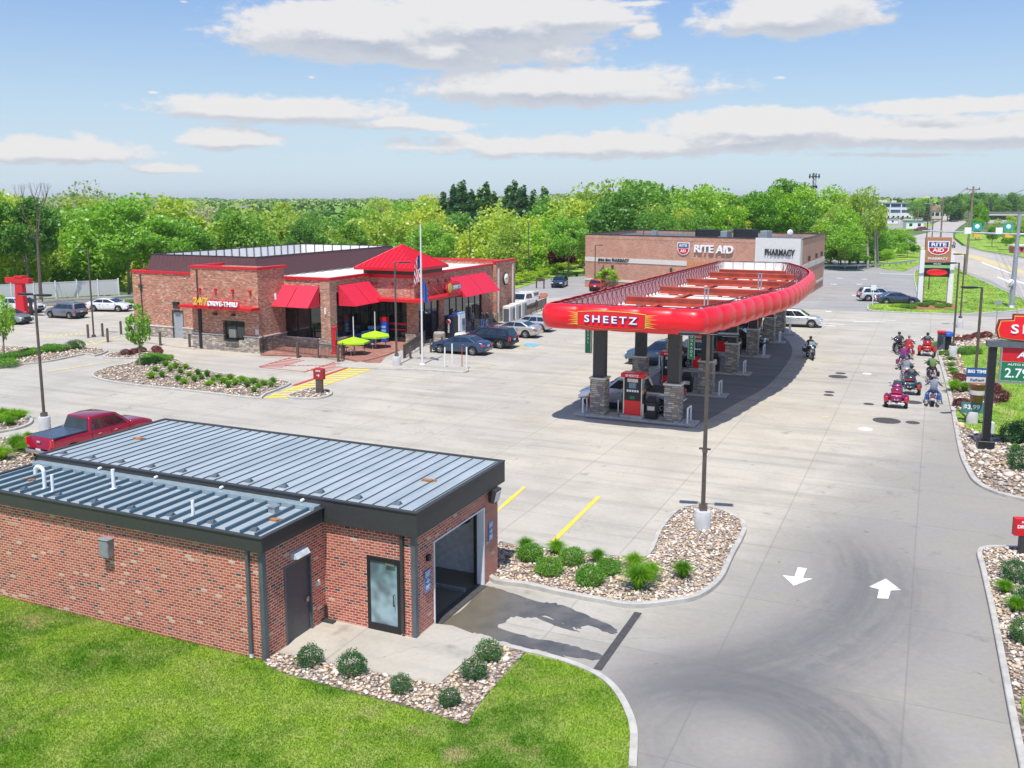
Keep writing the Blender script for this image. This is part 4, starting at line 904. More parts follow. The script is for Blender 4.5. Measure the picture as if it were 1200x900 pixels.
# pyramid roof over the entrance tower
ap = MB(); ap.bb(20.1, 25.0, 5.72, 10.56, 5.76, 6.22); ap.build('tower_band', M['bronze'], store)
ct = (22.5, 8.05); e0 = (19.62, 25.36, 5.18, 10.9)
pr = MB(); ez = 6.30; pz = 8.1
cs = [(e0[0], e0[2]), (e0[1], e0[2]), (e0[1], e0[3]), (e0[0], e0[3])]
pr.add([(*c, ez) for c in cs] + [(*ct, pz)], [(0, 1, 4), (1, 2, 4), (2, 3, 4), (3, 0, 4), (3, 2, 1, 0)])
for k in range(4):
    c0 = Vector((*cs[k], ez)); c1 = Vector((*cs[(k+1) % 4], ez)); apx = Vector((*ct, pz)); pr.tube(c0, apx, .06, .06, 5)
    mid = c0.lerp(c1, .5); n = 13
    for i in range(1, n):
        t = i/n; p = c0.lerp(c1, t); k2 = 1-abs(2*t-1)
        q_ = p + (apx-mid)*k2*1.0
        pr.box((p+q_)/2+Vector((0, 0, .02)), ((q_-p).length, .035, .06), math.atan2((q_-p).y, (q_-p).x), 0, -math.asin((q_-p).z/(q_-p).length))
pro = pr.build('pyramid_roof', M['tower_red'], store)
f_ = MB(); f_.bb(e0[0]-.06, e0[1]+.06, e0[2]-.06, e0[2], 6.10, 6.34); f_.bb(e0[1], e0[1]+.06, e0[2], e0[3]+.06, 6.10, 6.34); f_.bb(e0[0]-.06, e0[0], e0[2], e0[3]+.06, 6.10, 6.34); f_.bb(e0[0], e0[1], e0[3], e0[3]+.06, 6.10, 6.34); f_.build('eave_trim', M['red_flat'], pro)
b_ = MB(); b_.bb(20.6, 25.0, 5.72, 5.80, 5.45, 5.75); b_.bb(24.94, 25.02, 5.8, 10.5, 5.45, 5.75); b_.build('red_band', M['red_flat'], store)
# glazing behind the piers
def glazing(x0, x1, y0, y1, z0, z1, n, axis, name='window'):
    g_ = MB(); g_.bb(x0, x1, y0, y1, z0, z1); wo_ = g_.build(name, M['glass'], store)
    f_ = MB()
    if axis == 'u':
        for i in range(n+1): x = x0+(x1-x0)*i/n; f_.bb(x-.035, x+.035, y0-.05, y0-.002, z0, z1)
        f_.bb(x0+.036, x1-.036, y0-.045, y0-.003, z1-.07, z1); f_.bb(x0+.036, x1-.036, y0-.045, y0-.003, z0, z0+.07); f_.bb(x0+.036, x1-.036, y0-.04, y0-.003, z0+(z1-z0)*.68, z0+(z1-z0)*.68+.05)
    else:
        for i in range(n+1): y = y0+(y1-y0)*i/n; f_.bb(x1+.002, x1+.05, y-.035, y+.035, z0, z1)
        f_.bb(x1+.003, x1+.045, y0+.036, y1-.036, z1-.07, z1); f_.bb(x1+.003, x1+.045, y0+.036, y1-.036, z0, z0+.07); f_.bb(x1+.003, x1+.04, y0+.036, y1-.036, z0+(z1-z0)*.68, z0+(z1-z0)*.68+.05)
    f_.build('frame', M['black'], wo_); return wo_
glazing(16.3, 19.8, .12, .2, .97, 4.6, 3, 'u'); glazing(20.45, 20.55, .9, 5.8, .5, 4.6, 4, 'v')
glazing(20.7, 24.2, 5.9, 5.98, .1, 3.7, 4, 'u', 'entrance_glazing'); glazing(24.72, 24.82, 6.5, 10.0, .1, 3.7, 3, 'v', 'entrance_glazing')
glazing(24.72, 24.82, 10.9, 18.4, .8, 4.4, 6, 'v')
glazing(12.95, 14.9, -3.10, -3.02, 1.0, 2.42, 2, 'u', 'drive_thru_window')
m_ = MB(); m_.bb(13.0, 14.3, -3.55, -3.26, .86, .98); m_.build('window_shelf', M['black'], store)
m_ = MB(); m_.bb(13.2, 14.0, -3.14, -3.115, 1.05, 1.75); m_.build('service_hatch', M['steel'], store)
# red bands across the entrance glass
m_ = MB(); m_.bb(22.0, 24.1, 5.84, 5.86, 1.55, 1.72); m_.bb(22.0, 24.1, 5.84, 5.86, 1.1, 1.2); m_.build('window_decal', M['red_flat'], store)
# service door, pipes, lamps
m_ = MB(); m_.bb(4.4, 5.5, .1, .16, 0.02, 2.35); sd = m_.build('service_door', mat('grey_door', (.34, .36, .38), .5), store)
m_ = MB(); m_.bb(4.3, 4.4, .02, .2, 0, 2.48); m_.bb(5.5, 5.6, .02, .2, 0, 2.48); m_.bb(4.4, 5.5, .02, .2, 2.35, 2.48); m_.build('frame', M['bronze'], sd)
m_ = MB(); m_.box((4.95, -.12, 2.95), (.55, .22, .5)); m_.box((4.95, -.2, 3.25), (.7, .3, .06)); m_.build('wall_lamp', M['bronze'], store)
for x_, y_, z_ in ((.95, -.05, 5.5), (10.3, -3.32, 6.4)):
    m_ = MB(); m_.bb(x_, x_+.1, y_-.03, y_, .1, z_); m_.bb(x_-.12, x_+.22, y_-.12, y_, z_-1.2 if x_ < 2 else z_-.4, z_-.9 if x_ < 2 else z_-.15) if x_ < 2 else None; m_.build('downspout', M['bronze'], store)
m_ = MB(); m_.bb(10.35, 10.6, -3.36, -3.25, .1, 3.3); m_.build('downspout', M['black'], store)
for x_ in (12.1, 13.9): m_ = MB(); m_.frustum((x_, -3.40, 2.85), (.34, .26), (.2, .16), .18); m_.build('wall_lamp', M['bronze'], store)
for x_ in (10.6, 12.2, 13.9, 15.6): m_ = MB(); m_.tube((x_, -3.25, 4.85), (x_, -3.42, 4.85), .11, n=10); m_.tube((x_, -3.38, 4.8), (x_, -4.2, 3.55), .02); m_.build('awning_tie', M['red_flat'], store)
# drive-thru canopy shelf and its lettering
m_ = MB(); m_.bb(9.2, 16.45, -4.3, -3.25, 3.42, 3.62); sh = m_.build('drive_thru_shelf', M['red_flat'], store)
text_obj('lettering', '24/7', .80, S(11.55, -4.34, 3.98), A, M['gold'], sh, .05, .02, width=1.5)
text_obj('lettering', 'DRIVE-THRU', .50, S(13.75, -4.36, 3.86), A, M['letter_white'], sh, .05, .015, width=2.9)
m_ = MB(); m_.bb(12.2, 15.35, -4.30, -4.27, 3.63, 4.14); m_.build('letter_backing', M['red_flat'], sh)
m_ = MB(); m_.bb(15.95, 16.28, -3.31, -3.26, 1.5, 1.9); m_.build('meter_box', M['cream'], store)
for x_, y_ in ((16.36, -1.2), (20.3, -.12)): m_ = MB(); m_.box((x_, y_, 3.2 if x_ > 17 else 4.3), (.12, .12, .5)); m_.build('wall_lamp', M['letter_white'], store)
# awnings
def awning(a, b, out, zt, zb, n=2):
    """cloth wedge from wall line a-b (local u, v), projecting along out"""
    a = Vector((*a, 0)); b = Vector((*b, 0)); o_ = Vector((*out, 0)); mb = MB(); d = (b-a)/n
    for i in range(n):
        p = a+d*i+(d.normalized()*.03 if i else Vector()); q2 = a+d*(i+1)-(d.normalized()*.03 if i < n-1 else Vector())
        mb.solid(p+o_+Vector((0, 0, zb)), q2+o_+Vector((0, 0, zb)), q2+Vector((0, 0, zt)), p+Vector((0, 0, zt)), .02)
    for e in (a, b): mb.add([e+o_+Vector((0, 0, zb)), e+Vector((0, 0, zt)), e+Vector((0, 0, zb)), ], [(0, 1, 2), (2, 1, 0)])
    aw = mb.build('awning', M['awning'], store); f = MB()
    for e in (a, a+d*1, b): f.tube(e+o_+Vector((0, 0, zb+.0)), e+Vector((0, 0, zb)), .02); 
    f.tube(a+o_+Vector((0, 0, zb)), b+o_+Vector((0, 0, zb)), .025); f.build('frame', M['red_flat'], aw)
awning((15.75, -.12), (19.75, -.12), (0, -1.55), 5.15, 3.55); awning((20.82, 1.0), (20.82, 5.4), (1.55, 0), 5.15, 3.55)
awning((25.02, 11.9), (25.02, 19.0), (1.6, 0), 5.1, 3.45)
# red shelf canopy round the entrance, its rods
m_ = MB(); m_.bb(20.75, 26.25, 4.5, 5.80, 3.62, 3.84); m_.bb(24.97, 26.25, 5.80, 11.85, 3.62, 3.84); ec = m_.build('entrance_canopy', M['red_flat'], store)
m_ = MB()
for x_ in (21.3, 22.9, 24.6): m_.tube((x_, 5.77, 4.95), (x_, 4.6, 3.85), .025); m_.tube((x_, 5.8, 4.95), (x_, 5.7, 4.95), .12, n=10)
for y_ in (6.6, 8.2, 9.8, 11.2): m_.tube((24.98, y_, 4.95), (26.15, y_, 3.85), .025); m_.tube((24.94, y_, 4.95), (25.04, y_, 4.95), .12, n=10)
m_.build('tie_rod', M['red_flat'], store)
# oval sign above the entrance canopy
m_ = MB(); m_.lathe((26.22, 10.3, 4.42), [(0, -.06), (.5, -.06), (.56, -.03), (.56, .03), (.5, .06), (0, .06)], 24, axis='X')
for i, q in enumerate(m_.v): m_.v[i] = (q[0], 10.3+(q[1]-10.3)*2.6, q[2])
eo = m_.build('entrance_sign', M['red_flat'], store)
m_ = MB(); m_.ell((26.30, 9.5, 4.45), (.03, .38, .40), 16, 8); m_.build('emblem', M['gold'], eo)
m_ = MB(); m_.bb(26.285, 26.30, 9.95, 11.55, 4.22, 4.62); m_.build('plate', mat('sign_grey', (.35, .36, .42), .5), eo)
text_obj('lettering', 'SHEETZ', .34, S(26.33, 10.75, 4.43), B, M['letter_white'], eo, .01, .008, width=1.35)
m_ = MB(); m_.lathe((25.36, 22.9, 4.2), [(0, 0), (.62, 0), (.62, .1), (0, .1)], 20, axis='X'); m_.v = [(q[0], 22.9+(q[1]-22.9)*1.0, q[2]) for q in m_.v]; so_ = m_.build('wall_emblem', M['bronze'], store)
m_ = MB(); m_.lathe((25.46, 22.9, 4.2), [(0, 0), (.5, 0), (.5, .02), (0, .02)], 20, axis='X'); m_.build('disc', M['letter_white'], so_)
m_ = MB(); m_.bb(25.482, 25.49, 22.55, 23.25, 4.1, 4.3); m_.build('stripe', M['gold'], so_)
m_ = MB(); m_.bb(25.3, 25.4, 21.2, 21.45, .1, 5.3); m_.bb(25.3, 25.38, 24.6, 24.85, .1, 5.5); m_.build('downspout', M['cream'], store)

# ------------------------------------------------------------------ pharmacy
PL, PC, PR = Vector((10.1, 129.8, 0)), Vector((34.0, 111.0, 0)), Vector((43.4, 130.8, 0)); PB = PL+(PR-PC)
ph = thing('pharmacy_building', 'tan brick pharmacy box with cream bands and a white panelled corner', 'pharmacy', (PC.x, PC.y, 0))
fd = (PC-PL).normalized(); sd_ = (PR-PC).normalized(); FLn = (PC-PL).length; SLn = (PR-PC).length; fn = Vector((fd.y, -fd.x, 0)); sn_ = Vector((sd_.y, -sd_.x, 0))
def pf(s, z, o=0): return PL+fd*s+fn*o+Vector((0, 0, z))
def ps(s, z, o=0): return PC+sd_*s+sn_*o+Vector((0, 0, z))
m_ = MB(); m_.prism([(PL.x, PL.y), (PC.x, PC.y), (PR.x, PR.y), (PB.x, PB.y)], 0, 6.7); m_.build('wall', M['brick_tan'], ph, world=True)
for (p0, d1, n1, L_) in ((PL, fd, fn, FLn), (PC, sd_, sn_, SLn), (PR, -fd, -fn, FLn), (PB, -sd_, -sn_, SLn)):
    m_ = MB(); q0 = p0+Vector((0, 0, 6.7)); m_.solid(q0+n1*.02, q0+d1*L_+n1*.02, q0+d1*L_+n1*.02+Vector((0, 0, .5)), q0+n1*.02+Vector((0, 0, .5)), .3); m_.build('parapet', M['brick_tan'], ph, world=True)
    m_ = MB(); q0 = p0+Vector((0, 0, 7.2)); m_.solid(q0+n1*.06, q0+d1*L_+n1*.06, q0+d1*L_+n1*.06+Vector((0, 0, .1)), q0+n1*.06+Vector((0, 0, .1)), .38); m_.build('coping', M['bronze'], ph, world=True)
m_ = MB(); i_ = [(PL+fd*.3+sd_*.3), (PC-fd*.3+sd_*.3), (PR-fd*.3-sd_*.3), (PB+fd*.3-sd_*.3)]; m_.prism([(q.x, q.y) for q in i_], 6.71, 6.78); m_.build('roof', M['roof_dark'], ph, world=True)
def band(f, s0, s1, z0, z1, o, m, name='cream_band'):
    mb = MB(); mb.solid(f(s0, z0, o), f(s1, z0, o), f(s1, z1, o), f(s0, z1, o), o+.02 if o < .3 else .25); return mb.build(name, m, ph, world=True)
band(pf, 0, 15.6, 3.55, 4.15, .06, M['cream']); band(pf, 0, 30.3, .95, 1.25, .06, M['cream']); band(ps, 0, SLn, 3.5, 4.1, .06, M['cream']); band(ps, 0, SLn, .95, 1.25, .06, M['cream'])
band(pf, 15.6, 24.6, 3.2, 4.2, .08, mat('orange_band', (.56, .25, .12), .7), 'entrance_band')
wc = band(pf, 24.9, 30.45, 2.7, 7.35, .35, mat('white_brick', (.66, .65, .62), .75, 0, .08, 8), 'white_corner_panel')
band(ps, -.35, 1.2, 2.7, 7.35, .05, M['cream'], 'corner_return')
w_ = band(pf, 16.0, 21.0, .2, 2.9, .10, M['glass'], 'window'); band(pf, 24.9, 30.2, .2, 2.6, .10, M['glass'], 'window'); band(ps, 2.0, 6.0, .4, 2.8, .10, M['glass'], 'window')
band(pf, 15.7, 21.3, 2.9, 3.15, .6, M['bronze'], 'window_hood')
for s_ in (4.5, 13.4): m_ = MB(); m_.box(pf(s_, 2.9, .12), (.25, .2, .55), math.atan2(fd.y, fd.x)); m_.build('wall_lamp', M['bronze'], ph, world=True)
for s_ in (6.5, 13.0, 18.0): m_ = MB(); m_.box(ps(s_, 4.7, .12), (.2, .3, .6), math.atan2(sd_.y, sd_.x)); m_.build('wall_lamp', M['bronze'], ph, world=True)
wl = ph
text_obj('wall_lettering', 'RITE AID', 1.28, pf(19.3, 5.75, .16), fd, M['letter_white'], ph, .10, .035, width=5.3)
text_obj('wall_lettering', 'PHARMACY', 1.05, pf(28.0, 5.65, .45), fd, M['bronze'], ph, .06, .02, width=3.7)
text_obj('wall_lettering', 'drive thru PHARMACY', .62, pf(4.6, 3.85, .12), fd, M['bronze'], ph, .04, .012, width=4.9)
# shield emblem beside the name
def prism_on(f, c, pts, o0, o1, m, name, parent):
    mb = MB(); n = len(pts); vs = [f(c[0]+x, c[1]+z, o0) for x, z in pts] + [f(c[0]+x, c[1]+z, o1) for x, z in pts]
    mb.add(vs, [tuple(range(n, 2*n)), tuple(range(n))[::-1]] + [(i, (i+1) % n, n+(i+1) % n, n+i) for i in range(n)]); return mb.build(name, m, parent, world=True)
SH = [(-.85, .35), (-.85, .75), (.85, .75), (.85, .35), (.80, -.35), (.5, -.7), (0, -.85), (-.5, -.7), (-.80, -.35)]
e_ = prism_on(pf, (15.1, 5.75), SH, .02, .14, M['letter_white'], 'shield_emblem', ph)
prism_on(pf, (15.1, 5.75), [(-.75, .05), (-.75, .66), (.75, .66), (.75, .05)], .141, .16, mat('emblem_navy', (.03, .06, .22), .4), 'upper_field', e_)
prism_on(pf, (15.1, 5.75), [(-.74, -.02), (-.70, -.32), (-.44, -.62), (0, -.76), (.44, -.62), (.70, -.32), (.74, -.02)], .141, .16, M['red_flat'], 'lower_field', e_)
text_obj('lettering', 'RITE', .5, pf(15.1, 6.10, .18), fd, M['letter_white'], e_, .01, .01, width=1.1); text_obj('lettering', 'AID', .5, pf(15.1, 5.42, .18), fd, M['letter_white'], e_, .01, .01, width=.8)
for (s_, t_, w_, d_, hh) in ((16.5, 6.5, 2.4, 2.0, 1.25), (19.3, 6.5, .9, 1.6, 1.1), (21.8, 7.5, 2.6, 2.0, 1.35), (24.6, 7.5, .9, 1.8, 1.2), (14.5, 16, 3, 2, .9), (6.5, 13, .8, .8, .7)):
    m_ = MB(); c_ = PL+fd*s_+sd_*t_; m_.box((c_.x, c_.y, 6.78+hh/2), (w_, d_, hh), math.atan2(fd.y, fd.x)); u_ = m_.build('air_unit', M['dark_metal'] if w_ > 2 else M['galv'], ph, world=True, bevel=.04)
    if w_ > 2: m_ = MB(); [m_.box((c_.x-sd_.x*(d_/2+.02), c_.y-sd_.y*(d_/2+.02), 6.78+.25+i*.2), (w_*.8, .03, .06), math.atan2(fd.y, fd.x)) for i in range(int(hh/.25))]; m_.build('louvre', M['bronze'], u_, world=True)
c_ = PL+fd*28.0+sd_*6; m_ = MB(); m_.tube((c_.x, c_.y, 6.78), (c_.x, c_.y, 7.5), .05); m_.ell((c_.x, c_.y-.1, 7.8), (.5, .18, .45), 14, 8, rz=.5); m_.build('satellite_dish', M['white'], ph, world=True)
for s_, t_ in ((10, 9), (12, 9.5)): c_ = PL+fd*s_+sd_*t_; m_ = MB(); m_.tube((c_.x, c_.y, 6.78), (c_.x, c_.y, 7.5), .12); m_.build('roof_pipe', M['galv'], ph, world=True)

# ------------------------------------------------------------------ fuel canopy
cz = lambda p: -.28*max(0, (p[1]-46))/40.0     # the forecourt canopy follows the fall of the site
CA = (1.95, 48.25); CB = (8.95, 45.15)
outl = [CA, (3.7, 47.47), (5.45, 46.7), (7.2, 45.92)] + catmull([(8.95, 45.15), (10.9, 47.7), (13.55, 52.0), (17.0, 57.7), (20.7, 66.2), (22.9, 72.4), (24.1, 78.2), (24.7, 84.3)], 4, False) + [(23.0, 85.0), (21.2, 85.8), (19.1, 86.75)]
nl = 24
outl += [(19.1+(CA[0]-19.1)*i/nl, 86.75+(CA[1]-86.75)*i/nl) for i in range(1, nl)]
outl = ccw(outl); cn = thing('fuel_canopy', 'long curved red bullnose canopy on stone-footed columns over the fuel pumps', 'canopy', (12.5, 66, 0))
def normals(p):
    n = len(p); r = []
    for i in range(n):
        d = (Vector(p[(i+1) % n])-Vector(p[i-1])).normalized(); r.append(Vector((d.y, -d.x)))
    return r
# resample outline finely so that the inflated ribs read
fine = []
for i in range(len(outl)):
    a_, b_ = Vector(outl[i]), Vector(outl[(i+1) % len(outl)]); L_ = (b_-a_).length; k = max(1, int(L_/.13))
    for j in range(k): fine.append(tuple(a_.lerp(b_, j/k)))
NRM = normals(fine); n = len(fine); cum = [0]
for i in range(n): cum.append(cum[-1]+(Vector(fine[(i+1) % n])-Vector(fine[i])).length)
Z0, Z1 = 5.29, 6.60; K = 12; mb = MB(); vs = []
rib = 1.62
for i, p in enumerate(fine):
    ph_ = abs(math.sin(math.pi*cum[i]/rib)) ** .4; amp = .52*(.70+.30*ph_)
    for j in range(K+1):
        a_ = math.pi*(j/K)-math.pi/2; zz = (Z0+Z1)/2+math.sin(a_)*(Z1-Z0)/2*(.93+.07*ph_); oo = amp*max(0, math.cos(a_)) ** .8
        vs.append((p[0]+NRM[i].x*oo, p[1]+NRM[i].y*oo, zz+cz(p)))
fs = [(i*(K+1)+j, ((i+1) % n)*(K+1)+j, ((i+1) % n)*(K+1)+j+1, i*(K+1)+j+1) for i in range(n) for j in range(K)]
mb.add(vs, fs, 0, True); fas = mb.build('fascia', M['red'], cn, world=True)
pk = mat('fascia_back', (.74, .42, .43), .6, 0, .1); lin = inset(outl, .10)
mb = MB(); vs = [(x, y, z+cz((x, y))) for x, y in lin for z in (5.45, 6.50)]; m2 = len(lin)
mb.add(vs, [(2*i+1, 2*((i+1) % m2)+1, 2*((i+1) % m2), 2*i) for i in range(m2)]); mb.mi = [1 if min(vs[f[0]][1], vs[f[1]][1]) > 84 else 0 for f in mb.f]; mb.build('fascia_lining', [pk, M['offwhite']], cn, world=True)
# lattice frames on the inner face
lat = MB(); lin2 = inset(outl, .55); latw = MB()
cp_ = [Vector(q) for q in lin]; ci_ = [Vector(q) for q in lin2]
step = .0
for i in range(m2):
    a_, b_ = cp_[i], cp_[(i+1) % m2]; ai, bi = ci_[i], ci_[(i+1) % m2]; L_ = (b_-a_).length; k = max(1, round(L_/1.1))
    back = (a_.y > 84 and b_.y > 84); tgt = latw if back else lat; r_ = .028
    for j in range(k):
        t = j/k; o1 = a_.lerp(b_, t); i1 = ai.lerp(bi, t); o2 = a_.lerp(b_, (j+1)/k); i2 = ai.lerp(bi, (j+1)/k); c_ = cz(o1)
        tgt.tube((o1.x, o1.y, 6.55+c_), (i1.x, i1.y, 6.55+c_), r_, n=4, sm=False); tgt.tube((i1.x, i1.y, 5.45+c_), (i1.x, i1.y, 6.55+c_), r_, n=4, sm=False)
        tgt.tube((i1.x, i1.y, 6.55+c_), (i2.x, i2.y, 6.55+c_), r_*1.2, n=4, sm=False)
        if not back: tgt.tube((i1.x, i1.y, 5.5+c_), (o1.x, o1.y, 6.5+c_), r_*.9, n=4, sm=False); tgt.tube((i1.x, i1.y, 6.5+c_), (i2.x, i2.y, 5.5+c_), r_*.7, n=4, sm=False)
lat.build('inner_frame', mat('frame_maroon', (.17, .035, .045), .6), cn, world=True); latw.build('rear_frame', M['galv'], cn, world=True)
# deck, underside
mb = MB(); dk = inset(outl, .12); mb.prism(inset(outl, .004), 5.32, 5.46); mb.v = [(x, y, z+cz((x, y))) for x, y, z in mb.v]; mb.build('deck', M['offwhite'], cn, world=True)
sheet('forecourt_shade', [(x+.6, y+1.5) for x, y in inset(outl, 1.1)], .006, M['pad'])  # dark sheet shifted along the canopy's shadow to deepen that shade
# beams
def cline(pos_b):  # extent along a at distance pos_b from the front, between the sides of the outline
    o_ = Vector(CA)+Vector((B.x, B.y))*pos_b; hits = []
    for i in range(len(dk)):
        p, q2 = Vector(dk[i]), Vector(dk[(i+1) % len(dk)]); r = Vector((A.x, A.y)); e = q2-p; den = r.x*e.y-r.y*e.x
        if abs(den) < 1e-9: continue
        w = p-o_; t = (w.x*e.y-w.y*e.x)/den; s_ = (w.x*r.y-w.y*r.x)/den
        if 0 <= s_ < 1: hits.append(t)
    return o_, min(hits), max(hits)
def ibeam(mb, p0, p1, z, hgt, wd):
    d = (p1-p0); L_ = d.length; rz = math.atan2(d.y, d.x); c = (p0+p1)/2; dz = cz(c)
    mb.box((c.x, c.y, z+hgt/2+dz), (L_, .05, hgt-.05), rz); mb.box((c.x, c.y, z+hgt-.02+dz), (L_, wd, .04), rz); mb.box((c.x, c.y, z+.02+dz), (L_, wd, .04), rz)
col_b = [2.8+7.9*i for i in range(6)]
for i, pb in enumerate([2.8, 10.7, 18.6, 26.5, 34.4, 38.6]):
    o_, t0, t1 = cline(pb); mb = MB(); a2_ = Vector((A.x, A.y)); ibeam(mb, o_+a2_*(t0+.7), o_+a2_*(t1-.7), 5.56, .50, .30)
    for tt in (t0+1.8, t1-2.2, (t0+t1)/2): q_ = o_+a2_*tt; mb.box((q_.x, q_.y, 5.51+cz(q_)), (.25, .25, .1), ALPHA)
    mb.build('cross_beam', M['redoxide'], cn, world=True)
for off in (2.8, 7.0):
    mb = MB(); p0 = Vector(CA)+Vector((A.x, A.y))*off+Vector((B.x, B.y))*(2.0); p1 = p0+Vector((B.x, B.y))*37; 
    for k in range(8): ibeam(mb, p0.lerp(p1, k/8), p0.lerp(p1, (k+1)/8), 5.47, .19, .28)
    mb.build('long_beam', M['redoxide'], cn, world=True)
for (pb, off, hh) in ((9.5, 6.0, 1.35), (20.5, 7.2, 1.55)):
    q_ = Vector(CA)+Vector((A.x, A.y))*off+Vector((B.x, B.y))*pb; mb = MB(); c_ = cz(q_)
    mb.tube((q_.x-.1, q_.y, 5.45+c_), (q_.x-.1, q_.y, 5.45+hh+c_), .045); mb.tube((q_.x+.1, q_.y, 5.45+c_), (q_.x+.1, q_.y, 5.45+hh+c_), .045); mb.box((q_.x, q_.y, 5.45+hh+c_), (.32, .16, .05)); mb.build('vent_riser', M['galv'], cn, world=True)
# lettering panel on the front nose
ctr = Vector(CA).lerp(Vector(CB), .455); fo_ = Vector((-B.x, -B.y)); zc_ = 5.93
def cf(s, z, o=0): q_ = ctr+Vector((A.x, A.y))*s+fo_*(.52+o); return Vector((q_.x, q_.y, zc_+z))
PAN = [(-1.72, -.30), (-1.72, .30), (-.9, .36), (0, .38), (.9, .36), (1.72, .30), (1.72, -.30), (.9, -.40), (0, -.43), (-.9, -.40)]
def big(p, k): return [(x*(1+k/1.7), z*(1+k/.4)) for x, z in p]
PAN = PAN[::-1]
lp = prism_on(cf, (0, 0), big(PAN, .055), -.3, .03, M['gold'], 'name_panel', cn)
prism_on(cf, (0, 0), big(PAN, .03), .031, .045, M['bronze'], 'border', lp); prism_on(cf, (0, 0), PAN, .046, .065, M['red'], 'field', lp)
NAVY = mat('outline_navy', (.02, .04, .25), .4); text_obj('lettering_edge', 'SHEETZ', .50, cf(0.01, -.015, .09), A, NAVY, lp, .01, .030, width=2.82, sp=1.35); text_obj('lettering', 'SHEETZ', .50, cf(0, 0, .12), A, M['letter_white'], lp, .015, .008, width=2.75, sp=1.35)
for sg in (-1, 1):
    mb = MB()
    for i in range(7):
        z = -.27+i*.09; l_ = .42+(.18 if i % 2 == 0 else 0)
        x0 = sg*1.78; P3 = [cf(x0, z-.03, .0), cf(x0+sg*l_, z*1.25, -.02), cf(x0, z+.03, .0)]
        mb.add(P3, [(0, 1, 2), (2, 1, 0)])
    mb.build('gold_rays', M['gold'], lp, world=True)
# fuel islands: columns, pumps, bins, guards
cols = []
def column(p, parent=cn):
    p = Vector(p); mb = MB(); mb.box((p.x, p.y, 1.06), (.84, .84, 2.12), ALPHA); co = mb.build('column', ST, parent, world=True)
    mb = MB(); mb.box((p.x, p.y, 2.16), (.96, .96, .09), ALPHA); mb.build('stone_cap', M['cream'], co, world=True)
    mb = MB(); mb.box((p.x, p.y, 3.8), (.62, .62, 3.2), ALPHA); mb.build('steel_casing', M['bronze'], co, world=True)
L0 = Vector((4.85, 50.9)); Rr0 = Vector((8.65, 49.15)); bstep = Vector((B.x, B.y))*7.9
# offsets keep each pair on the site grid
for i in range(6):
    l = L0+bstep*i; r = Rr0+bstep*i
    if i == 5: l = L0+bstep*4.74; r = Rr0+bstep*4.74
    cols.append((l, r)); column(l); column(r)
cols_fix = None
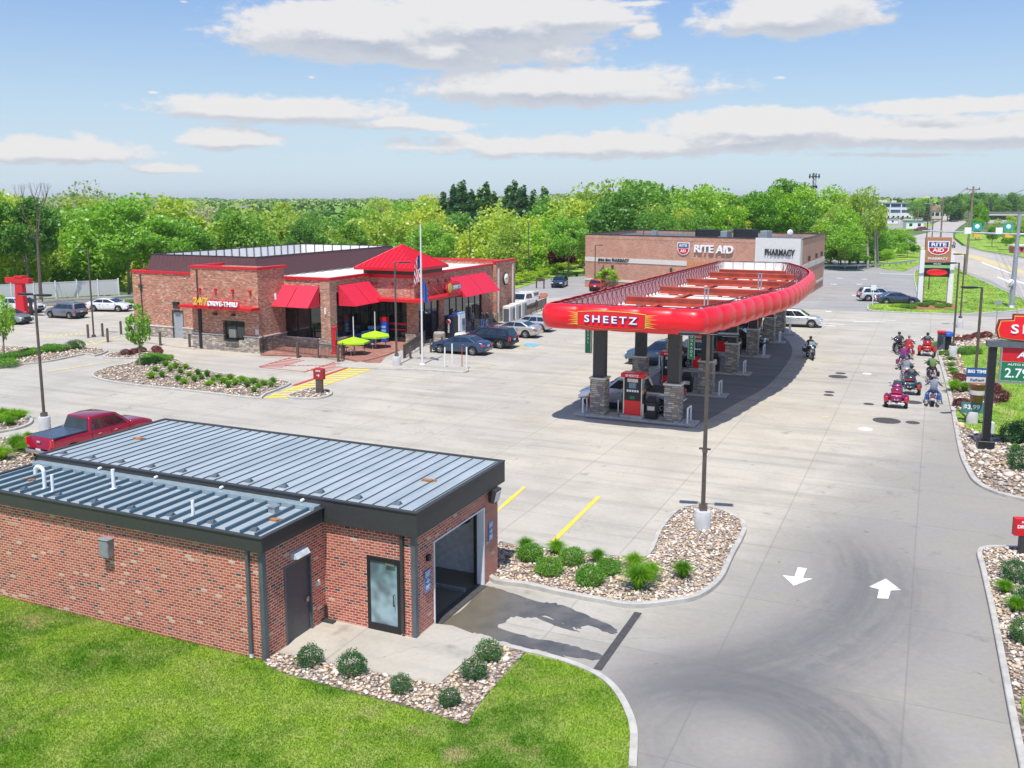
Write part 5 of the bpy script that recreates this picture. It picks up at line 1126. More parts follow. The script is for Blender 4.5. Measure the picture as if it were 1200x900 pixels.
# ------------------------------------------------------------------ things on the fuel islands
isl = MB()
DGOLD = M['gold']
def island_pieces():
    pump = thing('fuel_pump', 'x', 'fuel pump'); 
    m_ = MB(); m_.bb(-.62, .62, -.50, .50, 0, .14); m_.build('plinth', M['kerb'], pump, bevel=.02)
    m_ = MB(); m_.bb(-.46, .46, -.30, .30, .14, .95); m_.build('lower_cabinet', M['red'], pump, bevel=.015)
    m_ = MB(); m_.bb(-.44, .44, -.28, .28, .95, 2.18); m_.build('upper_cabinet', M['black'], pump, bevel=.015)
    m_ = MB(); [m_.box((sx_*.50, 0, 1.17), (.07, .52, 2.05)) for sx_ in (-1, 1)]; m_.build('side_post', M['steel'], pump)
    m_ = MB(); m_.bb(-.66, .66, -.42, .42, 2.20, 2.46); tp = m_.build('topper', M['red'], pump, bevel=.09, seg=3)
    for sg in (-1, 1):
        d_ = A if False else Vector((-sg, 0, 0)) if sg > 0 else Vector((1, 0, 0))
        text_obj('lettering', 'SHEETZ', .17, (0, sg*.432, 2.33), (1 if sg < 0 else -1, 0, 0), M['letter_white'], tp, .004, .004, width=.75, world=False)
        sc_ = MB(); sc_.bb(-.2, .2, min(sg*.283, sg*.295), max(sg*.283, sg*.295), 1.62, 1.92); sc_.build('screen', M['glass_office'], pump)
        sc_ = MB(); sc_.bb(-.30, .30, min(sg*.283, sg*.292), max(sg*.283, sg*.292), 1.96, 2.15); sc_.build('poster', M['cream'], pump)
        kp = MB(); [kp.bb(-.32+.14*i, -.22+.14*i, min(sg*.283, sg*.30), max(sg*.283, sg*.30), 1.42, 1.54) for i in range(5)]; kp.build('grade_button', M['letter_white'], pump)
        kp = MB(); kp.bb(-.14, .12, min(sg*.283, sg*.30), max(sg*.283, sg*.30), 1.02, 1.20); kp.build('price_plate', M['green_sign'], pump)
        for s2 in (-1, 1):
            nz = MB(); nz.box((s2*.58, sg*.18, 1.25), (.10, .09, .42), ry=.15); nz.path([(s2*.58, sg*.2, 1.05), (s2*.66, sg*.24, .6), (s2*.62, sg*.26, .35), (s2*.56, sg*.25, .7), (s2*.54, sg*.22, 1.9)], .018, 6); nz.build('hose', M['black'], pump)
            nz = MB(); nz.box((s2*.57, sg*.19, 1.44), (.09, .12, .22)); nz.build('nozzle', mat('nozzle_tan', (.55, .25, .12), .5) if s2 > 0 else M['green_sign'], pump)
    bin_ = thing('waste_bin', 'x', 'bin')
    m_ = MB(); m_.frustum((0, 0, 0), (.56, .56), (.62, .62), .95); m_.build('body', M['black'], bin_, bevel=.03)
    m_ = MB(); m_.frustum((0, 0, .95), (.66, .66), (.4, .4), .28); m_.build('lid', M['black'], bin_, bevel=.03)
    m_ = MB(); m_.bb(-.2, .2, -.315, -.30, .5, .72); m_.build('sticker', M['cream'], bin_)
    grd = thing('guard_rail', 'x', 'guard rail')
    m_ = MB(); m_.path([(0, -.35, 0), (0, -.35, .95), (0, .35, .95), (0, .35, 0)], .05, 10); m_.ell((0, -.35, .95), (.05, .05, .05), 8, 6); m_.ell((0, .35, .95), (.05, .05, .05), 8, 6); m_.build('hoop', M['white'], grd)
    return pump, bin_, grd
pump, bin_, grd = island_pieces()
used_ = {'p': 0, 'b': 0, 'g': 0}
ORD = ['first', 'second', 'third', 'fourth', 'fifth', 'sixth']
def place(proto, key, p, rz, label, group):
    o_ = proto if used_[key] == 0 else copy_tree(proto); used_[key] += 1
    o_.location = (p[0], p[1], 0); o_.rotation_euler = (0, 0, rz); tag(o_, label, None, group); return o_
bpy.context.view_layer.update()
a2 = Vector((A.x, A.y)); b2_ = Vector((B.x, B.y))
for i, (l, r) in enumerate(cols):
    m = l.lerp(r, .47)
    pad = MB(); c = l.lerp(r, .5); pad.box((c.x, c.y, .07), ((r-l).length+2.6, 1.25, .14), ALPHA); po = pad.build('fuel_island', M['kerb'], None, bevel=.05, seg=2); tag(po, kind='structure')
    place(pump, 'p', m, ALPHA, f'red-topped black fuel pump between the {ORD[i]} pair of stone columns from the near end', 'fuel pumps under the canopy').location.z = .14
    place(bin_, 'b', m+a2*1.05, ALPHA, f'black waste bin beside the {ORD[i]} fuel pump from the near end', 'waste bins on the fuel islands').location.z = .14
    place(grd, 'g', l-a2*.85, ALPHA, f'white steel guard hoop outside the left column of the {ORD[i]} pump row', 'guard hoops on the fuel islands')
    place(grd, 'g', r+a2*.85, ALPHA, f'white steel guard hoop outside the right column of the {ORD[i]} pump row', 'guard hoops on the fuel islands')
def post(p, h, r, m_, label, group, name='bollard', cap=True, cat='bollard'):
    mb = MB(); mb.tube((0, 0, -.05), (0, 0, h), r, n=12)
    if cap: mb.ell((0, 0, h), (r, r, r*.6), 12, 6)
    o_ = mb.build(name, m_); o_.location = (*p[:2], 0); return tag(o_, label, cat, group)
ll, rr = cols[0]
post(ll.lerp(rr, .26), .98, .05, M['steel'], 'slim steel post left of the nearest fuel pump', 'steel posts by the nearest pump'); post(ll.lerp(rr, .33)+b2_*.4, 1.1, .05, M['steel'], 'slim steel post touching the nearest fuel pump', 'steel posts by the nearest pump'); post(ll.lerp(rr, .62)-b2_*.35, .95, .05, M['steel'], 'slim steel post between the nearest pump and its bin', 'steel posts by the nearest pump')
m_ = MB(); m_.box((0, 0, .55), (.3, .3, .8), 0); m_.box((0, 0, 1.0), (.36, .36, .1)); fe = m_.build('extinguisher_box', M['red_flat']); q_ = ll-a2*.5+b2_*.3; fe.location = (q_.x, q_.y, .14); fe.rotation_euler = (0, 0, ALPHA); tag(fe, 'red extinguisher box beside the front left stone column', 'extinguisher box')
# hanging price blades under the canopy
for k, (p_, lab) in enumerate(((ll-a2*.75+b2_*.2, 'green vertical price blade hanging beside the front left column'), (rr+a2*.75+b2_*.5, 'green vertical price blade hanging beside the front right column'))):
    o_ = thing('hanging_price_sign', lab, 'price sign', (p_.x, p_.y, 3.45), ALPHA+R(12) if k else ALPHA+R(-8), 'green price blades under the canopy')
    m_ = MB(); m_.bb(-.16, .16, -.09, .09, 0, 1.80); bo = m_.build('board', M['green_sign'], o_)
    m_ = MB(); m_.tube((0, 0, 1.80), (0, 0, 1.88), .03); m_.build('hanger', M['steel'], o_)
    m_ = MB(); m_.bb(-.18, -.16, -.10, .10, 0, 1.80); m_.bb(.16, .18, -.10, .10, 0, 1.80); m_.build('frame', M['steel'], o_)
    for j, chh in enumerate('MIDGRADE' if k else 'DIESEL'): text_obj('lettering', chh, .17, (0, -.095, 1.62-j*.20), (1, 0, 0), M['letter_white'], bo, .003, .003, world=False)

# ------------------------------------------------------------------ vehicles
def wheel(root, x, y, r, w, side):
    m_ = MB(); m_.lathe((x, y, r), [(r*.62, -w/2), (r*.93, -w/2), (r, -w*.35), (r, w*.35), (r*.93, w/2), (r*.62, w/2)], 20, axis='Y')
    wo = m_.build('wheel', M['tyre'], root)
    yo = y+side*(w/2-.02); m_ = MB(); m_.lathe((x, yo, r), [(r*.66, -.03*side), (r*.62, .015*side), (r*.52, -.02*side), (.001, -.03*side)], 20, axis='Y')
    for i in range(5):
        a = 2*math.pi*i/5+.3; m_.tube((x, yo+side*.012, r), (x+math.cos(a)*r*.6, yo+side*.012, r+math.sin(a)*r*.6), r*.11, r*.08, 6)
    m_.build('rim', M['rim'], wo)
    m_ = MB(); m_.lathe((x, yo-side*.012, r), [(r*.5, 0), (.001, .0)], 16, axis='Y'); m_.build('brake', M['dark_metal'], wo)
KINDS = dict(
 sedan=dict(L=4.75, W=1.83, prof=[(-2.37, .60), (-2.30, .96), (-2.0, 1.06), (-1.4, 1.06), (1.0, .98), (1.8, .88), (2.2, .74), (2.37, .5)], cab=(-1.85, -.95, .15, 1.25), zb=.98, zh=1.44, wx=(-1.42, 1.40), r=.33, pil=(.50,), sill=.26),
 suv=dict(L=4.6, W=1.85, prof=[(-2.3, .7), (-2.27, 1.05), (1.1, 1.07), (1.8, 1.0), (2.15, .85), (2.3, .55)], cab=(-2.22, -1.88, .30, 1.22), zb=1.03, zh=1.66, wx=(-1.38, 1.38), r=.36, pil=(.34, .64), sill=.30),
 boxy=dict(L=4.15, W=1.8, prof=[(-2.07, .65), (-2.04, 1.02), (1.0, 1.03), (1.7, .96), (1.98, .8), (2.07, .5)], cab=(-2.0, -1.78, .42, 1.15), zb=1.0, zh=1.58, wx=(-1.28, 1.28), r=.34, pil=(.30, .62), sill=.28),
 hatch=dict(L=4.3, W=1.78, prof=[(-2.15, .62), (-2.1, 1.0), (1.0, 1.0), (1.7, .9), (2.0, .76), (2.15, .5)], cab=(-2.08, -1.5, .25, 1.15), zb=.98, zh=1.48, wx=(-1.32, 1.3), r=.33, pil=(.34, .62), sill=.26),
 pickup=dict(L=5.85, W=1.98, prof=[(-2.92, .72), (-2.9, 1.22), (1.3, 1.20), (2.3, 1.16), (2.75, 1.02), (2.92, .62)], cab=(-1.0, -.82, .62, 1.42), zb=1.18, zh=1.85, wx=(-1.85, 1.85), r=.40, pil=(.46,), sill=.42),
)
def vehicle(name, kind, colr, loc, heading, label, cat, group=None, bed=None, metal=.35, black_trim=False, cap=False, plate=True):
    k = KINDS[kind]; L_, W_, zb, zh = k['L'], k['W'], k['zb'], k['zh']
    root = thing(name, label, cat, loc, heading, group); pm = paint(name+'_paint', colr, metal)
    # body
    xs = sorted(set([-L_/2+i*L_/56 for i in range(57)] + [xw+s*(k['r']+.07) for xw in k['wx'] for s in (-1, 1)])); rows = []
    for x in xs:
        f = abs(x)/(L_/2); w = W_/2*(1-.11*f**6-.02*f**2); zt = np.interp(x, [q[0] for q in k['prof']], [q[1] for q in k['prof']]); zl = k['sill']+(.10*f**8)
        inn = w*.93
        for xw in k['wx']:
            ra = k['r']+.075
            if abs(x-xw) < ra: zl = max(zl, k['r']+math.sqrt(ra*ra-(x-xw)**2)); 
        zl = min(zl, zt-.14); z1 = zl+.03; z2 = zt-.10
        rows.append([(x, inn, zl), (x, w*.985, z1), (x, w, z1+(z2-z1)*.4), (x, w*.995, z1+(z2-z1)*.75), (x, w*.97, z2+.02), (x, w*.91, zt-.015), (x, w*.55, zt+.02), (x, 0, zt+.03)])
    m_ = MB(); vs = []; nr = 15
    for r_ in rows: vs += r_+[(q[0], -q[1], q[2]) for q in r_[-2::-1]]
    fs = [(i*nr+j, i*nr+j+1, (i+1)*nr+j+1, (i+1)*nr+j) for i in range(len(rows)-1) for j in range(nr-1)]
    for base, rev in ((0, False), ((len(rows)-1)*nr, True)):
        for j in range(7): q = (base+j, base+j+1, base+nr-2-j, base+nr-1-j); q = tuple(dict.fromkeys(q)); fs.append(q[::-1] if rev else q)
    m_.add(vs, fs, 0, True); body = m_.build('body', pm, root)
    m_ = MB(); m_.bb(-L_/2+.3, L_/2-.3, -W_/2*.86, W_/2*.86, .20, k['sill']+.12); 
    for xw in k['wx']: m_.bb(xw-k['r']-.08, xw+k['r']+.08, -W_/2*.70, W_/2*.70, .3, min(zb-.1, k['r']*2+.1))
    m_.build('underbody', M['black'], root)
    for xw in k['wx']:
        for s in (-1, 1): wheel(root, xw, s*(W_/2-.13), k['r'], .22, s)
    # cabin
    rb, rt, ft, fb = k['cab']; wb, wr = W_/2*.935, W_/2*.76
    m_ = MB(); P8 = []
    for s in (1, -1): P8 += [(rb, s*wb, zb-.02), (rt, s*wr, zh-.03), ((rt+ft)/2, s*wr*1.02, zh), (ft, s*wr, zh-.04), (fb, s*wb*.98, zb-.02)]
    m_.add(P8, [(0, 1, 6, 5), (1, 2, 7, 6), (2, 3, 8, 7), (3, 4, 9, 8), (4, 3, 2, 1, 0), (5, 6, 7, 8, 9)]); cab = m_.build('cabin', pm, root, bevel=.07, seg=3)
    for pp in cab.data.polygons: pp.use_smooth = True
    g = M['glass_car']
    def sp(s, x_t, t): return lambda fr: None
    def side_pt(sg, fr, t, o=.016):
        xr = rb+(rt-rb)*t; xf = fb+(ft-fb)*t; x = xr+(xf-xr)*fr; return Vector((x, sg*(wb+(wr-wb)*t+o), (zb-.02)+(zh-.03-zb+.02)*t))
    cuts = [.05]+list(k['pil'])+[.93]
    for sg in (1, -1):
        for i in range(len(cuts)-1):
            f0, f1 = cuts[i]+(.012 if i else .02), cuts[i+1]-.012; m_ = MB()
            q = [side_pt(sg, f0, .12), side_pt(sg, f1, .12), side_pt(sg, f1-(.02 if i == len(cuts)-2 else 0), .84), side_pt(sg, f0+(.03 if i == 0 else 0), .84)]
            if sg > 0: q = q[::-1]
            m_.solid(*q, .012); m_.build('side_window', g, root)
    def endglass(x0, x1, nm):
        a_ = Vector((x0, wb*.90, zb+.04)); b_ = Vector((x0, -wb*.90, zb+.04)); c_ = Vector((x1, -wr*.90, zh-.10)); d_ = Vector((x1, wr*.90, zh-.10))
        sg = 1 if x0 > 0 else -1; kx = (x1-x0)/(zh-zb); off = Vector((sg*.022, 0, .012))
        a_.x = b_.x = x0+kx*.06; c_.x = d_.x = x0+kx*(zh-.08-zb)
        q = [p_+off for p_ in (a_, b_, c_, d_)]; q = q if sg < 0 else q[::-1]
        m_ = MB(); m_.solid(*q, .015); m_.build(nm, g, root)
    endglass(fb, ft, 'windshield'); endglass(rb, rt, 'rear_window')
    # lamps, grille, bumpers, plate, mirrors, handles
    xF, xR = L_/2, -L_/2; zt_f = k['prof'][-2][1]; hz = (.5+zt_f)/2+.05 if kind != 'pickup' else .86; rz_ = k['prof'][1][1]-.18
    for s in (1, -1):
        m_ = MB(); m_.ell((xF-.17, s*W_*.36, hz), (.20, .17, .085), 12, 8); m_.build('headlight', M['head_lamp'], root)
        m_ = MB()
        if kind in ('suv', 'boxy', 'pickup'): m_.box((xR+.06, s*W_*.435, rz_-.02), (.16, .13, .34))
        else: m_.box((xR+.12, s*W_*.38, rz_), (.26, .30, .13))
        m_.build('taillight', M['tail_lamp'], root, bevel=.03, seg=2)
        m_ = MB(); m_.ell((fb-.18, s*(W_/2+.09), zb+.06), (.07, .11, .08), 8, 6); m_.build('mirror', pm, root)
        for hx in ([-.55, .35] if kind != 'pickup' else [-.35, .55]): m_ = MB(); m_.box((hx-.1, s*(W_/2+.004), zb-.16), (.17, .02, .03)); m_.build('door_handle', M['chrome'] if metal > .4 else M['dark_metal'], root)
        m_ = MB()
        for hx in ((rb*.35, (rb+fb)*.5+.02, fb-.12) if kind != 'pickup' else (-.85, .22, 1.25)): m_.box((hx, s*(W_/2*1.0-.001), (k['sill']+zb)/2+.05), (.012, .012, zb-k['sill']-.22))
        m_.build('door_seam', M['black'], root)
    m_ = MB(); m_.box((xF-.03, 0, hz-.04), (.08, W_*.42, .20)); m_.box((xF-.04, 0, .42), (.09, W_*.6, .13)); m_.build('grille', M['black'], root, bevel=.02)
    m_ = MB(); m_.box((xR-.01, 0, .50 if kind != 'pickup' else .58), (.14, W_*.86, .20)); m_.build('rear_bumper', M['chrome'] if kind == 'pickup' and not black_trim else (M['black'] if kind in ('suv', 'boxy') else pm), root, bevel=.04, seg=2)
    if kind == 'pickup': m_ = MB(); m_.box((xF+.01, 0, .58), (.16, W_*.86, .20)); m_.build('front_bumper', M['chrome'] if not black_trim else M['black'], root, bevel=.04, seg=2)
    if plate: m_ = MB(); m_.box((xR-.035, 0, .74 if kind not in ('pickup',) else .66), (.03, .31, .15)); m_.build('licence_plate', M['cream'], root)
    if kind == 'pickup':
        if cap:
            m_ = MB(); m_.frustum(((-2.88+-1.0)/2, 0, 1.2), (1.86, 1.86), (1.74, 1.66), .68); cpp = m_.build('bed_cap', pm, root, bevel=.05, seg=2)
            for s in (1, -1): m_ = MB(); m_.box((-1.9, s*.90, 1.55), (1.2, .04, .32), rx=0); m_.build('cap_window', g, cpp)
        else:
            m_ = MB(); m_.bb(-2.80, -1.02, -.80, .80, 1.232, 1.262 if bed == 'cover' else 1.245); bo = m_.build('bed_cover' if bed == 'cover' else 'bed_liner', mat(name+'_bed', (.06, .085, .13) if bed == 'cover' else (.02, .02, .022), .3 if bed == 'cover' else .7), root)
            if bed == 'cover': m_ = MB(); [m_.bb(-2.80+.59*i, -2.785+.59*i, -.79, .79, 1.262, 1.268) for i in (1, 2)]; m_.build('cover_seam', M['steel'], bo)
            m_ = MB(); m_.bb(-2.86, -1.0, .84, .90, 1.225, 1.262); m_.bb(-2.86, -1.0, -.90, -.84, 1.225, 1.262); m_.build('bed_rail', M['black'], root)
        m_ = MB(); m_.box((xR+.012, 0, 1.05), (.03, .22, .09)); m_.build('tailgate_handle', M['chrome'], root)
    return root
hA = ALPHA; hL = ALPHA+math.pi; hB = ALPHA+math.pi/2
vehicle('pickup_truck', 'pickup', (.42, .008, .03), (-20.0, 43.75), hB-.06, 'crimson crew-cab pickup with dark bed cover parked behind the car wash', 'pickup', bed='cover', metal=.45)
vehicle('pickup_truck', 'pickup', (.74, .76, .80), (6.9, 52.9), hL, 'silver pickup with open black bed fuelling behind the nearest pump', 'pickup', bed='open', metal=.6)
vehicle('pickup_truck', 'pickup', (.10, .17, .26), (11.2, 67.0), hL, 'blue-grey pickup fuelling further back on the left of the canopy', 'pickup', bed='open', metal=.5)
vehicle('suv', 'suv', (.012, .012, .014), (18.3, 75.2), hA, 'black SUV facing right under the far half of the canopy', 'SUV')
vehicle('suv', 'suv', (.60, .62, .65), (27.0, 88.4), hA+.08, 'silver SUV crossing behind the far right end of the canopy', 'SUV', metal=.5)
vehicle('sedan', 'sedan', (.045, .085, .16), (-4.0, 72.6), hL, 'slate blue sedan parked nearest the flagpole', 'car', 'cars parked at the store front', metal=.5)
vehicle('suv', 'suv', (.012, .017, .032), (-1.9, 75.9), hL, 'black-blue wagon parked between the slate blue and silver sedans', 'car', 'cars parked at the store front')
vehicle('sedan', 'sedan', (.58, .57, .53), (.2, 81.8), hL, 'silver champagne sedan parked beside the blue accessible bay', 'car', 'cars parked at the store front', metal=.55)
vehicle('sedan', 'hatch', (.60, .62, .64), (1.7, 85.4), hL, 'silver hatchback parked furthest along the store front, half behind the canopy', 'car', 'cars parked at the store front', metal=.55)
vehicle('utility_truck', 'pickup', (.78, .78, .78), (1.1, 102.6), hB+math.pi, 'white utility truck with bed cap at the rear corner of the store', 'truck', cap=True, metal=.05)
vehicle('sedan', 'hatch', (.03, .055, .10), (6.6, 129.8), -math.pi/2-.25, 'navy car driving past the yellow-green hedge near the pharmacy', 'car', metal=.5)
vehicle('suv', 'boxy', (.50, .015, .02), (11.5, 124.6), hB+.1, 'red hatchback at the left wall of the pharmacy behind a bush', 'car')
vehicle('sedan', 'sedan', (.78, .78, .79), (-43.4, 100.8), -.12, 'white sedan parked before the white fence', 'car', 'cars at the left end of the lot', metal=.1)
vehicle('suv', 'boxy', (.24, .25, .28), (-45.4, 95.0), math.pi-.38, 'grey boxy hatchback with its back to the store, beside the red clearance portal', 'car', 'cars at the left end of the lot', metal=.6)
vehicle('sedan', 'sedan', (.24, .32, .27), (-48.9, 90.6), -.35, 'grey-green sedan cut by the left edge of the photo', 'car', 'cars at the left end of the lot', metal=.5)
vehicle('suv', 'suv', (.70, .72, .74), (-52.2, 99.6), -.25, 'white SUV behind the red clearance portal', 'car', 'cars at the left end of the lot', metal=.2)
vehicle('sedan', 'sedan', (.05, .08, .14), (44.3, 107.6), -.10, 'dark blue sedan parked left of the pharmacy pylon sign', 'car', 'cars parked by the pharmacy lawn', metal=.5)
vehicle('suv', 'suv', (.66, .68, .70), (43.6, 111.3), -.10, 'silver SUV parked beyond the dark blue sedan', 'car', 'cars parked by the pharmacy lawn', metal=.5)
vehicle('pickup_truck', 'pickup', (.04, .06, .11), (*G(1094.5, 288.5), .02), -math.pi/2-.3, 'dark pickup approaching along the highway', 'pickup', 'traffic on the highway', bed='open')
vehicle('sedan', 'hatch', (.02, .05, .06), (*G(1044, 274), .1), math.pi-.1, 'dark hatchback on the side road below the office building', 'car', 'traffic on the highway')
vehicle('suv', 'suv', (.5, .5, .5), (*G(1116, 260), .02), -math.pi/2, 'pale SUV far up the highway', 'car', 'traffic on the highway')
vehicle('suv', 'suv', (.35, .08, .06), (*G(1078, 271), .1), math.pi, 'brown-red wagon at the junction beyond the green canopy', 'car', 'traffic on the highway')

# ------------------------------------------------------------------ motorcycles and people
def motorcycle(colr, loc, heading, label, trike=False, box=False, shield=True, group='motorcycles queueing along the kerb', bag=None):
    root = thing('trike' if trike else 'motorcycle', label, 'trike' if trike else 'motorcycle', loc, heading, group); pm = paint('bike_paint', colr, .3)
    def whl(x, y, r, w):
        m_ = MB(); m_.lathe((x, y, r), [(r*.68, -w/2), (r*.92, -w/2), (r, -w*.2), (r, w*.2), (r*.92, w/2), (r*.68, w/2)], 18, axis='Y'); wo = m_.build('wheel', M['tyre'], root)
        m_ = MB(); m_.lathe((x, y, r), [(r*.70, -w*.3), (r*.70, w*.3), (r*.62, w*.3), (r*.62, -w*.3), (r*.7, -w*.3)], 18, axis='Y'); m_.tube((x, y-w*.6, r), (x, y+w*.6, r), .06)
        for i in range(6): a = math.pi*i/3; m_.tube((x, y, r), (x+math.cos(a)*r*.65, y, r+math.sin(a)*r*.65), .015, n=5)
        m_.build('rim', M['chrome'], wo)
    whl(.88, 0, .32, .13)
    if trike:
        for s in (-1, 1): whl(-.82, s*.52, .33, .22)
        m_ = MB(); m_.ell((-.85, 0, .62), (.52, .50, .30), 16, 10); m_.box((-1.0, 0, .62), (.62, .62, .36)); bd = m_.build('rear_body', pm, root, bevel=.05)
        for s in (-1, 1):
            m_ = MB(); m_.ell((-.82, s*.53, .52), (.46, .17, .30), 14, 8); m_.build('fender', pm, root)
            m_ = MB(); m_.box((-1.27, s*.52, .56), (.06, .20, .26)); m_.build('taillight', M['tail_lamp'], root, bevel=.02)
        m_ = MB(); m_.box((-1.33, 0, .58), (.02, .22, .13)); m_.build('licence_plate', M['cream'], root)
        m_ = MB(); m_.box((-1.2, 0, .30), (.2, .95, .10)); m_.build('bumper', M['chrome'], root, bevel=.03)
    else:
        whl(-.78, 0, .32, .18); m_ = MB(); m_.ell((-.80, 0, .50), (.42, .12, .26), 14, 8); m_.build('fender', pm, root)
        for s in (-1, 1): m_ = MB(); m_.box((-.72, s*.30, .56), (.62, .20, .34)); m_.build('saddlebag', pm if bag is None else bag, root, bevel=.06, seg=2)
        m_ = MB(); m_.box((-1.2, 0, .66), (.06, .16, .09)); m_.build('taillight', M['tail_lamp'], root, bevel=.01)
        m_ = MB(); m_.box((-1.22, 0, .50), (.02, .19, .12)); m_.build('licence_plate', M['cream'], root)
    m_ = MB(); m_.ell((.93, 0, .52), (.34, .09, .16), 12, 8); m_.build('front_fender', pm, root)
    m_ = MB(); m_.tube((.88, .10, .32), (.52, .12, .98), .03); m_.tube((.88, -.10, .32), (.52, -.12, .98), .03); m_.path([(.25, .46, 1.02), (.45, .30, 1.06), (.52, 0, 1.02), (.45, -.30, 1.06), (.25, -.46, 1.02)], .018); m_.build('fork', M['chrome'], root)
    m_ = MB(); m_.ell((0.05, 0, .42), (.34, .20, .20), 12, 8); m_.tube((.1, .0, .42), (.22, 0, .74), .11); m_.tube((0, 0, .42), (-.08, 0, .72), .11); m_.build('engine', M['chrome'], root)
    m_ = MB(); m_.path([(.1, -.2, .3), (-.4, -.26, .25), (-1.15, -.30, .28)], .05); m_.path([(.1, .2, .3), (-.4, .26, .25), (-1.15, .30, .28)], .05); m_.build('exhaust', M['chrome'], root)
    m_ = MB(); m_.ell((.22, 0, .86), (.34, .17, .15), 14, 8); m_.build('fuel_tank', pm, root)
    m_ = MB(); m_.ell((-.20, 0, .76), (.30, .17, .08), 12, 6); m_.ell((-.58, 0, .84), (.24, .15, .08), 12, 6); m_.build('seat', M['leather'], root)
    m_ = MB(); m_.ell((.62, 0, .96), (.14, .20 if not shield else .32, .16), 12, 8); m_.build('fairing', pm, root)
    m_ = MB(); m_.ell((.77, 0, .93), (.06, .10, .09), 10, 6); m_.build('headlight', M['head_lamp'], root)
    for s in (-1, 1): m_ = MB(); m_.tube((.40, s*.36, 1.05), (.38, s*.42, 1.2), .01); m_.ell((.38, s*.43, 1.21), (.03, .07, .05), 8, 6); m_.build('mirror', M['chrome'], root)
    if shield: m_ = MB(); m_.solid((.62, -.26, 1.05), (.62, .26, 1.05), (.48, .20, 1.36), (.48, -.20, 1.36), .01); m_.build('windshield', M['glass_door'], root)
    if box:
        m_ = MB(); m_.ell((-.95, 0, 1.02), (.28, .34, .20), 14, 8); m_.box((-.95, 0, .98), (.46, .56, .26)); m_.build('top_box', pm, root, bevel=.05, seg=2)
        m_ = MB(); m_.box((-1.22, 0, .96), (.04, .44, .09)); m_.build('brake_lamp', M['tail_lamp'], root)
    return root
def person(pose, loc, rz, label, shirt, pants, head='helmet', z=0.0, group=None, sleeves=None, scale=1.0):
    root = thing('person', label, 'person', (*loc[:2], z), rz, group)
    J = {}; E = []
    if pose == 'stand':
        J.update(pel=(0, 0, .95, .15), bel=(0, 0, 1.12, .135), che=(0, 0, 1.34, .16), nek=(.01, 0, 1.50, .06), hd=(.02, 0, 1.62, .095), top=(.015, 0, 1.71, .075))
        for s, t in ((1, 'l'), (-1, 'r')):
            J.update({'sh'+t: (0, s*.19, 1.40, .07), 'el'+t: (-.02, s*.26, 1.12, .048), 'wr'+t: (.10, s*.24, .90, .03), 'hp'+t: (0, s*.10, .90, .10), 'kn'+t: (.03, s*.12, .50, .065), 'an'+t: (-.01, s*.12, .09, .042), 'to'+t: (.16, s*.14, .035, .035)})
    else:
        J.update(pel=(-.22, 0, .90, .15), bel=(-.20, 0, 1.06, .14), che=(-.10, 0, 1.28, .165), nek=(-.03, 0, 1.43, .06), hd=(0, 0, 1.55, .095), top=(0, 0, 1.64, .08))
        for s, t in ((1, 'l'), (-1, 'r')):
            J.update({'sh'+t: (-.09, s*.20, 1.34, .07), 'el'+t: (.06, s*.38, 1.14, .048), 'wr'+t: (.26, s*.44, 1.06, .03), 'hp'+t: (-.20, s*.13, .84, .11)})
            if pose == 'ride': J.update({'kn'+t: (.22, s*.27, .72, .07), 'an'+t: (.20, s*.30, .34, .045), 'to'+t: (.36, s*.31, .27, .04)})
            else: J.update({'kn'+t: (.12, s*.38, .56, .07), 'an'+t: (-.02, s*.48, .10, .045), 'to'+t: (.14, s*.52, .04, .04)})
    E = [('pel', 'bel'), ('bel', 'che'), ('che', 'nek'), ('nek', 'hd'), ('hd', 'top')]
    for t in 'lr': E += [('che', 'sh'+t), ('sh'+t, 'el'+t), ('el'+t, 'wr'+t), ('pel', 'hp'+t), ('hp'+t, 'kn'+t), ('kn'+t, 'an'+t), ('an'+t, 'to'+t)]
    for s, t in ((1, 'l'), (-1, 'r')):
        w = Vector(J['wr'+t][:3]); e = Vector(J['el'+t][:3]); d = (w-e).normalized(); J['pa'+t] = (*(w+d*.08), .028); E.append(('wr'+t, 'pa'+t)); sd = Vector((0, s, 0)) if pose == 'stand' else Vector((0, s, 0)); dn = Vector((0, 0, -1))
        lens = (.065, .075, .07, .055)
        for f in range(4):
            b = w+d*.10+(Vector((1, 0, 0)) if pose == 'stand' else sd)*(.024-.016*f); m1 = b+d*lens[f]*.5; m2 = m1+(d*.5+dn*.6)*lens[f]*.6
            J[f'f{f}a'+t] = (*m1, .009); J[f'f{f}b'+t] = (*m2, .008); E += [('pa'+t, f'f{f}a'+t), (f'f{f}a'+t, f'f{f}b'+t)]
        th = w+d*.05+Vector((.03, -s*.03, -.01)); J['th'+t] = (*th, .010); E.append(('wr'+t, 'th'+t))
    names = list(J); me = bpy.data.meshes.new('body'); me.from_pydata([J[q][:3] for q in names], [(names.index(a), names.index(b)) for a, b in E], [])
    ob = bpy.data.objects.new('body', me); COL.objects.link(ob); sk = ob.modifiers.new('skin', 'SKIN'); sk.use_smooth_shade = True
    me.skin_vertices.new(name='s') if not me.skin_vertices else None
    for i, q in enumerate(names):
        r = J[q][3]; me.skin_vertices[0].data[i].radius = (r, r*(.78 if q in ('bel', 'che') else 1)); me.skin_vertices[0].data[i].use_root = (q == 'pel')
    sb = ob.modifiers.new('sub', 'SUBSURF'); sb.levels = 1; bpy.context.view_layer.update()
    m2 = bpy.data.meshes.new_from_object(ob.evaluated_get(bpy.context.evaluated_depsgraph_get())); COL.objects.unlink(ob); bpy.data.objects.remove(ob)
    m2.materials.clear(); mats = [M['skin'], shirt, pants, M['leather']]
    for q in mats: m2.materials.append(q)
